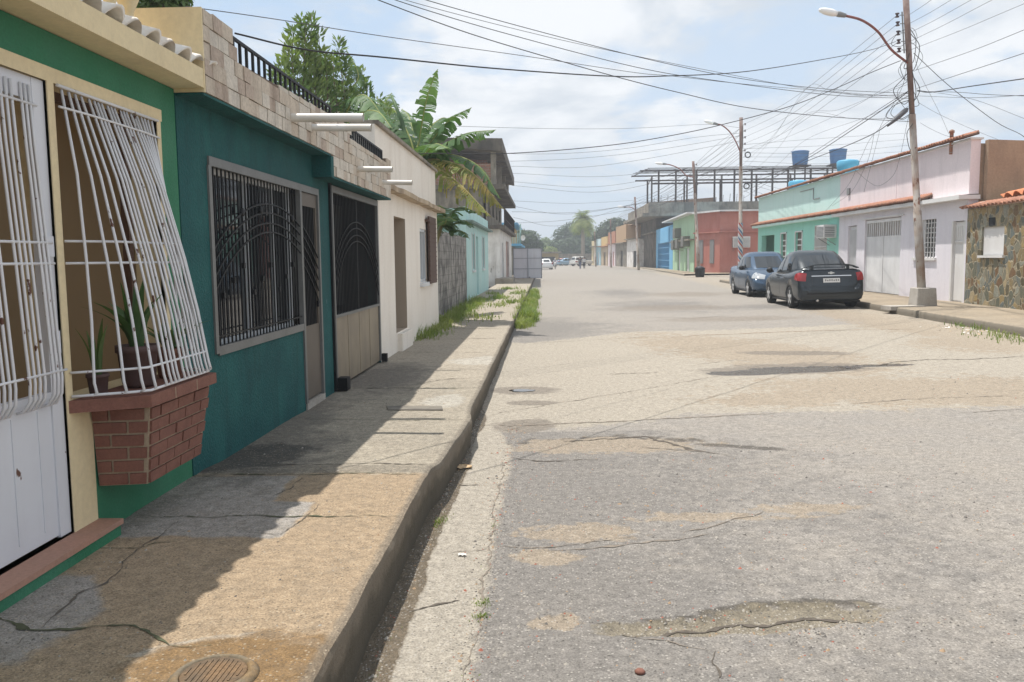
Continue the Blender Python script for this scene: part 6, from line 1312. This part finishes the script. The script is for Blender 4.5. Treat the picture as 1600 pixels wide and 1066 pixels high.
person('person in a dark top walking far down the street, left of the pair', (5.1, 116, .08), 2.8, J, E_, Rr, shirt=(.06, .06, .08), trou=(.10, .12, .2))
person('person in a white top walking far down the street, right of the pair', (5.75, 118, .09), 2.9, J, E_, Rr, shirt=(.6, .6, .6), trou=(.04, .04, .05))
JM = [(0, 0, .80), (0, .05, 1.0), (0, .12, 1.22), (0, .14, 1.32), (0, .16, 1.43), (0, .16, 1.53), (-.2, .12, 1.20), (-.3, .3, 1.02), (-.3, .52, 1.0), (-.3, .58, 1.0), (.2, .12, 1.2), (.3, .3, 1.02), (.3, .52, 1.0), (.3, .58, 1.0), (-.11, .05, .80), (-.22, .42, .72), (-.2, .3, .34), (-.2, .42, .30), (.11, .05, .80), (.22, .42, .72), (.2, .3, .34), (.2, .42, .30)]
person('motorcyclist in a pale shirt and white helmet riding towards the camera', (1.75, 124, .03), PI, JM, E_, Rr, shirt=(.45, .5, .58), trou=(.05, .06, .1), zs=(1.26, .86), helmet=(.65, .65, .65))
mc = thing('motorcycle', 'white fronted motorcycle with its rider far down the street', 'motorcycle', (1.75, 124, .03)); o0 = Vector((1.75, 124, .03)); V_ = lambda x, y, z: o0 + Vector((x, -y, z))
for y in (-.55, .75):
    q = MB(); q.lathe(V_(0, y, .3), [(.22, -.04), (.29, -.05), (.3, 0), (.29, .05), (.22, .04)], 20, axis='x'); wq = q.build('wheel', M_tyre, mc); q = MB(); q.lathe(V_(0, y, .3), [(.21, -.02), (.21, .02)], 16, axis='x'); r_ = q.build('rim', M_rim, mc); r_.parent = wq
q = MB(); q.tube([V_(0, -.5, .3), V_(0, -.2, .45), V_(0, .2, .4), V_(0, .45, .75)], .08, 8); q.tube([V_(0, -.6, .72), V_(0, .05, .74)], .11, 8); q.tube([V_(0, .05, .78), V_(0, .35, .85)], .14, 8); q.build('frame', M_blackp, mc)
q = MB(); [q.tube([V_(s_ * .08, .75, .3), V_(s_ * .08, .52, 1.0)], .025, 6) for s_ in (-1, 1)]; q.tube([V_(-.35, .45, 1.02), V_(0, .52, 1.0), V_(.35, .45, 1.02)], .018, 6); q.build('fork', M_chrome, mc)
q = MB(); q.lathe(V_(0, .66, .88), [(.02, -.06), (.11, -.04), (.13, .02), (.11, .06)], 12, axis='y'); q.build('headlight', M_lamp, mc); q = MB(); q.hexa([V_(-.2, .45, .5), V_(.2, .45, .5), V_(.16, .62, .5), V_(-.16, .62, .5), V_(-.2, .45, .95), V_(.2, .45, .95), V_(.16, .62, .95), V_(-.16, .62, .95)]); q.build('fairing', M_white_paint, mc)

# ---- black bin by the third pole
bn_ = thing('bin', 'squat black drum bin with a dark lid at the foot of the third pole', 'bin', (10.95, 58.9, .25)); c = Vector((10.95, 58.9, .18))
q = MB(); q.lathe(c, [(.26, 0), (.30, .05), (.34, .25), (.35, .4), (.34, .55), (.36, .57), (.36, .62), (.30, .64)], 20); q.build('drum', M_blackp, bn_); q = MB(); q.lathe(c + Vector((0, 0, .62)), [(.34, 0), (.28, .08), (.15, .13), (.02, .15)], 20); q.build('lid', mat('dark_lid', (0.04, .04, .045), .5), bn_)

# ================================================================== VEGETATION
def leaf_strip(q, P, wmax, rn, m=0, droop=.35, tatter=.5, n=66, shape=1.0):
    """one banana leaf: midrib curve P, two blades torn into strips"""
    C = bez(P, n // (len(P) - 1)); N_ = len(C)
    for sg in (-1, 1):
        ang = 0
        for i in range(N_ - 1):
            f = i / (N_ - 1); f1 = (i + 1) / (N_ - 1)
            d = (C[i + 1] - C[i]).normalized(); s = d.cross(Vector((0, 0, 1)))
            if s.length < .05: s = Vector((1, 0, 0))
            s.normalize(); up = s.cross(d).normalized()
            if rn.random() < tatter: ang = rn.uniform(-.45, .8)
            wd = lambda f: wmax * (max(0, math.sin(PI * min(1, .06 + f * .95)) ** .55)) * (1 if f < .85 else (1 - (f - .85) * 4))
            dr = droop + ang * .5
            def pt(c, ff, g):
                w2 = max(.01, wd(ff)) * g; return c + (s * sg * math.cos(dr * g * 1.3) + up * (.25 * (1 - g)) * 0 - Vector((0, 0, 1)) * math.sin(dr * g * 1.3) + d * .28) * w2
            gap = rn.random() < tatter * .8
            a1 = C[i].lerp(C[i + 1], .72) if gap else C[i + 1]
            ln = rn.uniform(.72, 1.08) if gap else rn.uniform(.95, 1)
            q.add([C[i], a1, pt(a1, f1, .5), pt(C[i], f, .5), pt(a1, f1, ln), pt(C[i], f, ln)], [(0, 1, 2, 3), (3, 2, 4, 5)], m, True, raw=True)
def banana(label, base, crown, leaves, seed, stem_r=.13):
    rn = random.Random(seed); t = thing('banana_plant', label, 'banana plant', base)
    q = MB(); c = Vector(crown); b_ = Vector(base); q.tube([b_, b_.lerp(c, .4) + Vector((.04, 0, 0)), b_.lerp(c, .8), c], [stem_r, stem_r * .85, stem_r * .6, stem_r * .4], 10); q.build('stem', M_banana_stem, t)
    for (pts, wd, dry, tat, dr) in leaves:
        q = MB(); P = [c] + [at(*p_) for p_ in pts]; leaf_strip(q, P, wd * (1.6 if not dry else 1.7), rn, 0, dr * .5, tat * .85); C = bez(P, 10); q.tube(C, [lerp(.028, .005, i / (len(C) - 1)) for i in range(len(C))], 5, m=1)
        o = q.build('leaf', [M_banana_dry if dry else M_banana, mat('banana_midrib', (0.25, 0.28, 0.08), .6) if not dry else mat('dry_midrib', (0.4, 0.33, 0.15), .6)], t, fix=False)
        if dry: o['label'] = 'torn yellow and brown hanging leaf'
banana('big banana plant with upright and torn drooping yellow leaves rising over the stained block wall', (-3.15, 19.3, .2), tuple(at(650, 252, 19.2)), [
    ([(657, 205, 19.2), (668, 150, 19.0), (684, 108, 18.8)], .20, False, .35, .5), ([(668, 228, 19), (700, 190, 18.6), (737, 168, 18.2)], .20, False, .4, .75),
    ([(675, 238, 18.8), (725, 210, 18.2), (775, 203, 17.8)], .21, False, .45, .8), ([(690, 240, 18.9), (745, 258, 18.5), (783, 312, 18.3)], .26, False, .35, .7),
    ([(685, 250, 18.6), (735, 268, 18.1), (788, 328, 17.8)], .30, True, .75, .8), ([(675, 258, 18.3), (715, 285, 17.8), (768, 340, 17.4)], .30, True, .8, .8),
    ([(640, 215, 19.4), (618, 175, 19.8), (588, 152, 20.2)], .26, False, .6, .7), ([(640, 225, 19.6), (610, 195, 20), (575, 195, 20.4)], .28, False, .4, .7), ([(655, 220, 20), (690, 185, 21.5), (710, 195, 22.5)], .24, False, .5, .7), ([(648, 225, 19.8), (640, 185, 20.5), (628, 170, 21)], .24, False, .4, .7), ([(665, 240, 18.6), (680, 225, 17.8), (700, 232, 17.2)], .24, False, .4, .6)], 3, .16)
q = MB(); q.tube([at(640, 240, 19.4), at(628, 190, 19.5), at(612, 150, 19.6)], [.05, .05, .03], 8); 
o = q.build('rolled_leaf', M_banana, bpy.data.objects['banana_plant'], fix=False)
banana('small low banana plant just above the left end of the stained block wall', (-3.0, 18.3, .2), tuple(at(690, 352, 18.2)), [
    ([(700, 338, 18.2), (720, 324, 17.9), (746, 332, 17.6)], .16, False, .15, .5), ([(695, 335, 18.5), (688, 322, 18.8), (672, 325, 19)], .18, False, .2, .5), ([(710, 350, 18.2), (725, 345, 17.9), (736, 352, 17.7)], .18, False, .2, .5), ([(695, 350, 18), (700, 340, 17.5), (712, 345, 17.2)], .2, False, .2, .5), ([(705, 358, 18.2), (722, 362, 18), (732, 372, 17.9)], .14, False, .2, .5), ([(688, 340, 18.6), (684, 355, 18.4), (676, 368, 18.3)], .18, False, .2, .5)], 8, .10)
banana('left banana plant half hidden behind the cream house roof', (-4.9, 16.5, .2), tuple(at(528, 205, 16.5)), [
    ([(515, 150, 16.5), (500, 100, 16.3), (478, 66, 16)], .28, False, .5, .8), ([(540, 150, 16.5), (560, 120, 16.6), (540, 75, 16.8)], .16, False, .5, .9), ([(550, 160, 16), (572, 150, 15.6), (600, 185, 15.2)], .28, False, .4, .7), ([(520, 160, 17), (525, 130, 17.5), (512, 120, 18)], .3, False, .3, .6), ([(560, 178, 15.5), (590, 175, 15), (612, 200, 14.6)], .24, False, .4, .7), ([(510, 180, 16.5), (480, 160, 16.4), (450, 170, 16.2)], .25, False, .4, .7)], 12, .15)
banana('banana plant between the cream house roof and the big banana plant', (-4.6, 22.5, .2), tuple(at(608, 215, 22)), [
    ([(600, 190, 22), (585, 168, 22), (560, 165, 22)], .3, False, .4, .7), ([(615, 190, 22), (632, 178, 22), (640, 200, 22)], .3, False, .4, .7), ([(605, 185, 22.3), (603, 160, 22.6), (612, 145, 23)], .26, False, .4, .7)], 15, .15)
def leafcloud(q, blobs, n, size, rn, m=0, asp=.45, up=0.0, mats=1):
    tot = sum(b_[1] * b_[2] * b_[3] for b_ in blobs)
    for (c, rx, ry, rz_) in blobs:
        k = int(n * rx * ry * rz_ / tot) + 8; c = Vector(c)
        for _ in range(k):
            d = Vector((rn.gauss(0, 1), rn.gauss(0, 1), rn.gauss(0, 1))).normalized(); r = rn.uniform(.35, 1) ** .5 * rn.uniform(.85, 1.12)
            p_ = c + Vector((d.x * rx, d.y * ry, d.z * rz_)) * r; nrm = (d * 1.1 + Vector((rn.gauss(0, .6), rn.gauss(0, .6), rn.gauss(0, .6) + .4))).normalized()
            a = nrm.cross(Vector((rn.gauss(0, 1), rn.gauss(0, 1), rn.gauss(0, 1) + up * 3))).normalized(); b2 = nrm.cross(a); s = size * rn.uniform(.6, 1.35)
            if up: a, b2 = b2, a
            o = len(q.v); q.v += [p_ - a * s, p_ - b2 * s * asp, p_ + a * s + Vector((0, 0, s * .2 if up else -s * .3)), p_ + b2 * s * asp]; q.f.append((o, o + 1, o + 2, o + 3)); q.m.append(m if mats == 1 else rn.choice((0, 0, 1))); q.s.append(False)
def tree(label, base, blobs, n, size, seed, m=(None,), trunk_r=.2, asp=.45, up=0, name='tree'):
    t = thing(name, label, 'tree', base); rn = random.Random(seed); q = MB(); leafcloud(q, blobs, n, size, rn, asp=asp, up=up); q.build('crown', m, t, fix=False)
    q = MB(); b_ = Vector(base); top = sum((Vector(bb[0]) for bb in blobs), Vector()) / len(blobs); q.tube([b_, b_.lerp(top, .5), top], [trunk_r, trunk_r * .75, trunk_r * .35], 9)
    for bb in blobs[:9]: q.tube([b_.lerp(top, .55), b_.lerp(top, .7).lerp(Vector(bb[0]), .5), Vector(bb[0])], [trunk_r * .4, trunk_r * .25, trunk_r * .08], 6)
    q.build('trunk', M_bark, t); return t
tree('bright green treetop peeking over the baluster corner at the top left', (-5.6, 9.5, .2), [(at(262, 2, 9.3), .26, .3, .14), (at(240, -20, 9.3), .4, .4, .3), (at(275, 8, 9.2), .12, .2, .08)], 1800, .045, 22, m=M_foliage, trunk_r=.12, asp=.4)
gt_ = thing('tree', 'feathery garden tree with upright leafy plumes above the teal house railing', 'tree', (-5.3, 15.5, .2)); rn = random.Random(21)
q = MB(); st_ = MB(); root = Vector((-5.3, 15.5, .2)); fork = root + Vector((0, 0, 3.0)); st_.tube([root, fork], [.12, .08], 8)
for (px, py, Y, hh, rr) in [(470, 28, 15.5, 1.5, .13), (487, 24, 15.6, 1.5, .12), (478, 40, 15.4, 1.3, .15), (458, 42, 15.3, 1.1, .13), (449, 60, 15.0, .9, .12), (498, 50, 15.7, 1.1, .14), (508, 78, 15.8, .9, .14), (528, 62, 16.3, 1.1, .09), (520, 88, 16, .8, .16), (541, 92, 16.4, .8, .10), (556, 108, 16.8, .6, .15), (566, 112, 17, .7, .12), (575, 134, 17, .5, .14), (440, 92, 14.6, .6, .14), (430, 112, 14.5, .5, .16), (455, 88, 15, .8, .2), (485, 84, 15.5, .9, .22), (470, 100, 15.2, .7, .26), (505, 110, 15.8, .6, .26), (540, 130, 16.4, .5, .24), (590, 152, 17.3, .4, .16), (604, 162, 17.6, .4, .14), (445, 122, 14.8, .4, .22), (490, 128, 15.4, .5, .3), (525, 142, 16, .4, .3)]:
    tip = at(px, py, Y); low = tip - Vector((rn.uniform(-.1, .1), rn.uniform(-.1, .1), hh)); st_.tube([fork, low.lerp(fork, .3), low, tip], [.03, .022, .014, .004], 5)
    for k in range(int(135 * hh * (.5 + rr * 3))):
        f = rn.random() ** .8; c = low.lerp(tip, f); a = rn.uniform(0, 2 * PI); R_ = rr * (1.15 - .75 * f) * rn.uniform(.3, 1.1); d = Vector((math.cos(a), math.sin(a), 0)); ax = (d * rn.uniform(.3, 1.0) + Vector((0, 0, rn.uniform(.2, 1.1)))).normalized(); s = ax.cross(Vector((rn.gauss(0, 1), rn.gauss(0, 1), rn.gauss(0, 1)))).normalized(); L_ = rn.uniform(.09, .19); c = c + d * R_
        q.add([c, c + ax * L_ * .5 + s * L_ * .16, c + ax * L_, c + ax * L_ * .5 - s * L_ * .16], [(0, 1, 2, 3)], 0, raw=True)
leafcloud(q, [((-5.2, 15.4, 3.5), .9, .9, .6), ((-4.7, 15.0, 3.9), .7, .7, .5), ((-5.8, 15.6, 3.9), .7, .7, .5), ((-4.2, 16.2, 3.7), .8, .8, .5)], 3000, .09, rn, asp=.3, up=1)
q.build('crown', M_foliage, gt_, fix=False); st_.build('trunk', M_bark, gt_)
def B(px, py, Y, rx, rz_): return (at(px, py, Y), rx, rx, rz_)
tree('big dense dark tree left of the palm at the end of the street', (8, 225, 0), [B(885, 372, 225, 4, 3.4), B(897, 364, 222, 3.5, 3), B(876, 385, 224, 3.2, 2.6), B(912, 372, 226, 4, 3.4), B(898, 385, 220, 5, 3), B(922, 384, 222, 3, 2.6), B(868, 393, 226, 2.6, 1.8), B(905, 356, 226, 2.2, 1.4)], 9000, .38, 31, m=M_foliage_dark, trunk_r=.5)
tree('rounded tree beyond the balcony house on the left', (-7, 170, 0), [B(812, 378, 170, 3.2, 2.2), B(826, 374, 170, 2.5, 1.8), B(834, 385, 172, 2.4, 1.4), B(818, 366, 172, 2.3, 1.0)], 4000, .33, 32, m=M_foliage_dark, trunk_r=.35)
tree('low wide tree between the left trees and the big dense tree', (1, 240, 0), [B(852, 386, 240, 3.5, 2.4), B(843, 394, 236, 3, 1.6), B(862, 393, 236, 3, 1.6), B(852, 376, 240, 1.6, 1.0)], 3200, .38, 33, m=M_foliage, trunk_r=.35)
tree('bright green bushy tree at the end of the road', (3.5, 205, 0), [B(857, 393, 205, 2.2, 1.3), B(846, 397, 205, 1.6, .9)], 1500, .3, 34, m=M_palm_leaf, trunk_r=.25)
tree('dark tree behind the far right row of houses', (18, 190, 0), [B(953, 362, 190, 3.2, 2.6), B(962, 352, 190, 2.6, 1.8), B(943, 372, 190, 2.6, 2.2), B(972, 362, 192, 3, 2.6), B(935, 382, 192, 2.2, 1.8)], 6000, .34, 35, m=M_foliage_dark, trunk_r=.4)
w2 = MB(); rn = random.Random(77); leafcloud(w2, [((x, 260 + rn.uniform(-8, 8), rn.uniform(2.2, 3.4)), 6, 5, rn.uniform(2.2, 4.0)) for x in range(-60, 75, 7)], 9000, .6, rn); o = w2.build('woodland', M_foliage_dark, fix=False); o['kind'] = 'stuff'; o['label'] = 'low far wood closing the horizon'
# palm
pb = at(911, 416, 165); pb.z = 0; pc = at(911, 345, 165); pt_ = thing('palm_tree', 'tall palm with a thick pale trunk standing at the end of the street', 'palm tree', pb)
q = MB(); q.tube([pb, pb.lerp(pc, .3), pb.lerp(pc, .8), pc], [.42, .40, .34, .24], 12); q.build('trunk', mat('palm_trunk', (0.36, 0.30, 0.25), .9, streak=(.4, (.2, .16, .13))), pt_)
q = MB(); rn = random.Random(5)
for k in range(80):
    a = rn.uniform(0, 2 * PI); el = rn.uniform(-.8, 1.35); Ln = rn.uniform(2.0, 3.1); d = Vector((math.cos(a) * math.cos(el), math.sin(a) * math.cos(el), math.sin(el))); c0 = pc + Vector((0, 0, rn.uniform(.1, .9)))
    C = [c0 + d * Ln * f + Vector((0, 0, -1.5 * f * f * (.4 + math.cos(el)))) for f in [i / 10 for i in range(11)]]
    for i in range(1, 10):
        s = (C[i + 1] - C[i]).cross(Vector((0, 0, 1))); s = s.normalized() if s.length > .01 else Vector((1, 0, 0)); L_ = .75 * math.sin(PI * (i + 1) / 12) + .1
        for sg in (-1, 1):
            for u in (0, .5):
                p_ = C[i].lerp(C[i + 1], u); e = p_ + s * sg * L_ + (C[i + 1] - C[i]).normalized() * L_ * .6 + Vector((0, 0, -.3 * L_ * rn.uniform(.5, 1.6))); t_ = (C[i + 1] - C[i]) * .32
                q.add([p_ - t_ * .5, p_ + t_ * .5, e + t_ * .2, e], [(0, 1, 2, 3)], 0, raw=True)
q.build('crown', M_palm_leaf, pt_, fix=False)
# grass and weeds
def grass(name, n, posf, hr, seed, zf, lab, m=M_grass, wd=.006):
    rn = random.Random(seed); q = MB()
    for i in range(n):
        x, y = posf(rn); z = zf(x, y); h = rn.uniform(*hr) * (.45 + 1.1 * abs(mnoise.noise(Vector((x * 2.2, y * 1.3, 0)))) * 2); a = rn.uniform(0, 2 * PI); l_ = rn.uniform(.1, .8) * h; b2 = Vector((math.cos(a + 1.57), math.sin(a + 1.57), 0)) * wd * rn.uniform(.7, 1.5); p0 = Vector((x, y, z - .01)); d = Vector((math.cos(a), math.sin(a), 0))
        p1_ = p0 + d * l_ * .35 + Vector((0, 0, h * .6)); p2 = p0 + d * l_ + Vector((0, 0, h * rn.uniform(.75, 1)))
        q.add([p0 - b2, p0 + b2, p1_ + b2 * .8, p1_ - b2 * .8, p2], [(0, 1, 2, 3), (3, 2, 4)], 0, raw=True)
    o = q.build(name, m, fix=False); struct(o, 'stuff'); o['label'] = lab; return o
def clump(cs, rn): c = cs[int(len(cs) * rn.random() ** 1.08)]; return rn.gauss(c[0], c[2]), rn.gauss(c[1], c[3])
rn0 = random.Random(2)
cA = [(-.42 + rn0.uniform(-.16, .12), 19 + rn0.random() ** 1.2 * 20, rn0.uniform(.03, .10), rn0.uniform(.12, .35)) for k in range(46)]; cB = [(-2.32 + (.25 if k % 3 else .05), 14.2 + k * .55, .14, .35) for k in range(26)]; cC = [(rn0.uniform(-2.0, -.9), rn0.uniform(18, 40), .16, .5) for k in range(15)]
gz = lambda x, y: (max(zR(x, y), 0) if x > -.66 else zwalk1(y))
grass('grass', 13000, lambda r: clump(cA, r), (.08, .30), 1, gz, 'tall green grass growing along the kerb beyond the pavement', wd=.006)
grass('grass', 5000, lambda r: clump(cB, r), (.05, .2), 2, gz, 'green weeds along the foot of the stained block wall', wd=.005)
grass('grass', 1500, lambda r: clump(cC, r), (.04, .15), 3, gz, 'short weeds in the joints of the far left pavement', wd=.010)
cD = [(-.29, 4.2, .02, .05), (-.29, 4.55, .02, .04), (-.30, 3.75, .02, .03), (-.29, 3.6, .02, .02), (-.32, 3.1, .04, .08), (-.28, 2.9, .04, .08), (-.30, 4.9, .015, .05), (-.64, 3.2, .012, .1), (-.65, 4.9, .012, .05), (-.66, 3.0, .015, .1), (-.62, 5.0, .02, .06)]
grass('weeds', 1000, lambda r: clump(cD, r), (.007, .026), 4, lambda x, y: zR(x, y), 'tiny weeds sprouting along the joint between gutter and asphalt', wd=.0022)
grass('weeds', 350, lambda r: clump([(8.25, 15.2, .25, .35), (8.1, 14.6, .2, .3), (8.45, 16.6, .15, .3), (8.3, 14.0, .3, .3), (8.6, 17.4, .1, .2)], r), (.04, .15), 5, lambda x, y: zR(min(x, kr(y) - .03), y), 'green weeds along the right kerb at the picture edge', wd=.007)
# litter
def scrap(px, py, z, s, m, lab, seed, up=.02):
    c = onz(px, py, z); rn = random.Random(seed); q = MB(); n = 5; base = (zR if c.x > -.66 else zW)(c.x, c.y)
    vs = [(c.x + (i / n - .5) * s * rn.uniform(.8, 1.2), c.y + (j / n - .5) * s * .7 * rn.uniform(.8, 1.2), base + .004 + rn.uniform(0, up)) for j in range(n + 1) for i in range(n + 1)]
    q.add(vs, [(j * 6 + i, j * 6 + i + 1, j * 6 + i + 7, j * 6 + i + 6) for j in range(n) for i in range(n)]); o = q.build('paper_scrap', m, loc=(c.x, c.y, base), fix=False); tag(o, lab, 'litter'); return o
M_pap = mat('tan_paper', (0.5, 0.36, 0.22), .9); M_wp = mat('white_paper', (0.7, .68, .65), .9)
scrap(724, 733, 0, .13, M_pap, 'crumpled tan paper scrap in the gutter against the kerb', 1); scrap(722, 868, 0, .04, M_wp, 'small white scrap lying on the pale gutter strip', 2, .01)
q = MB(); c = onz(1000, 1049, .01); q.lathe((c.x, c.y, zR(c.x, c.y)), [(.018, 0), (.022, .006), (.015, .014), (.004, .017)], 9); tag(q.build('brick_fragment', M_brick, loc=(c.x, c.y, zR(c.x, c.y))), 'small round red brick fragment on the near asphalt', 'stone')
q = MB(); rn = random.Random(9)
for _ in range(70):
    x = rn.gauss(8.2, .2); y = rn.gauss(16.3, .6); z = zR(x, y); s = rn.uniform(.01, .04); a = rn.uniform(0, 3); d = Vector((math.cos(a), math.sin(a), rn.uniform(-.2, .4))) * s; e = Vector((-math.sin(a), math.cos(a), rn.uniform(-.3, .5))) * s * .7; p_ = Vector((x, y, z + .02)); q.add([p_ - d, p_ - e, p_ + d, p_ + e], [(0, 1, 2, 3)], rn.choice((0, 0, 1)), raw=True)
o = q.build('litter', [M_wp, M_pap], fix=False); struct(o, 'stuff'); o['label'] = 'scattered paper litter and crumbs by the right kerb'
# satellite stone kerb block etc. on the right: rubble at the pole foot
q = MB(); q.obox((9.05, 21.3, .27), (.9, .5, .10), .1); tag(q.build('concrete_slab', M_conc, loc=(9.05, 21.3, .25)), 'broken concrete slab lying on the right kerb beside the pole foot', 'slab')

# ================================================================== AIR
HAZE = 0.0015
if HAZE:
    q = MB(); q.box(-120, 120, -12, 420, -1.2, 24); hz = q.build('haze', [], fix=True); hz['kind'] = 'stuff'
    m = bpy.data.materials.new('haze_air'); m.use_nodes = True; nt = m.node_tree; nt.nodes.remove(nt.nodes['Principled BSDF']); v = nt.nodes.new('ShaderNodeVolumePrincipled'); v.inputs['Color'].default_value = (.88, .93, 1, 1); v.inputs['Density'].default_value = HAZE; v.inputs['Anisotropy'].default_value = .3
    nt.links.new(v.outputs[0], nt.nodes['Material Output'].inputs['Volume']); hz.data.materials.append(m)
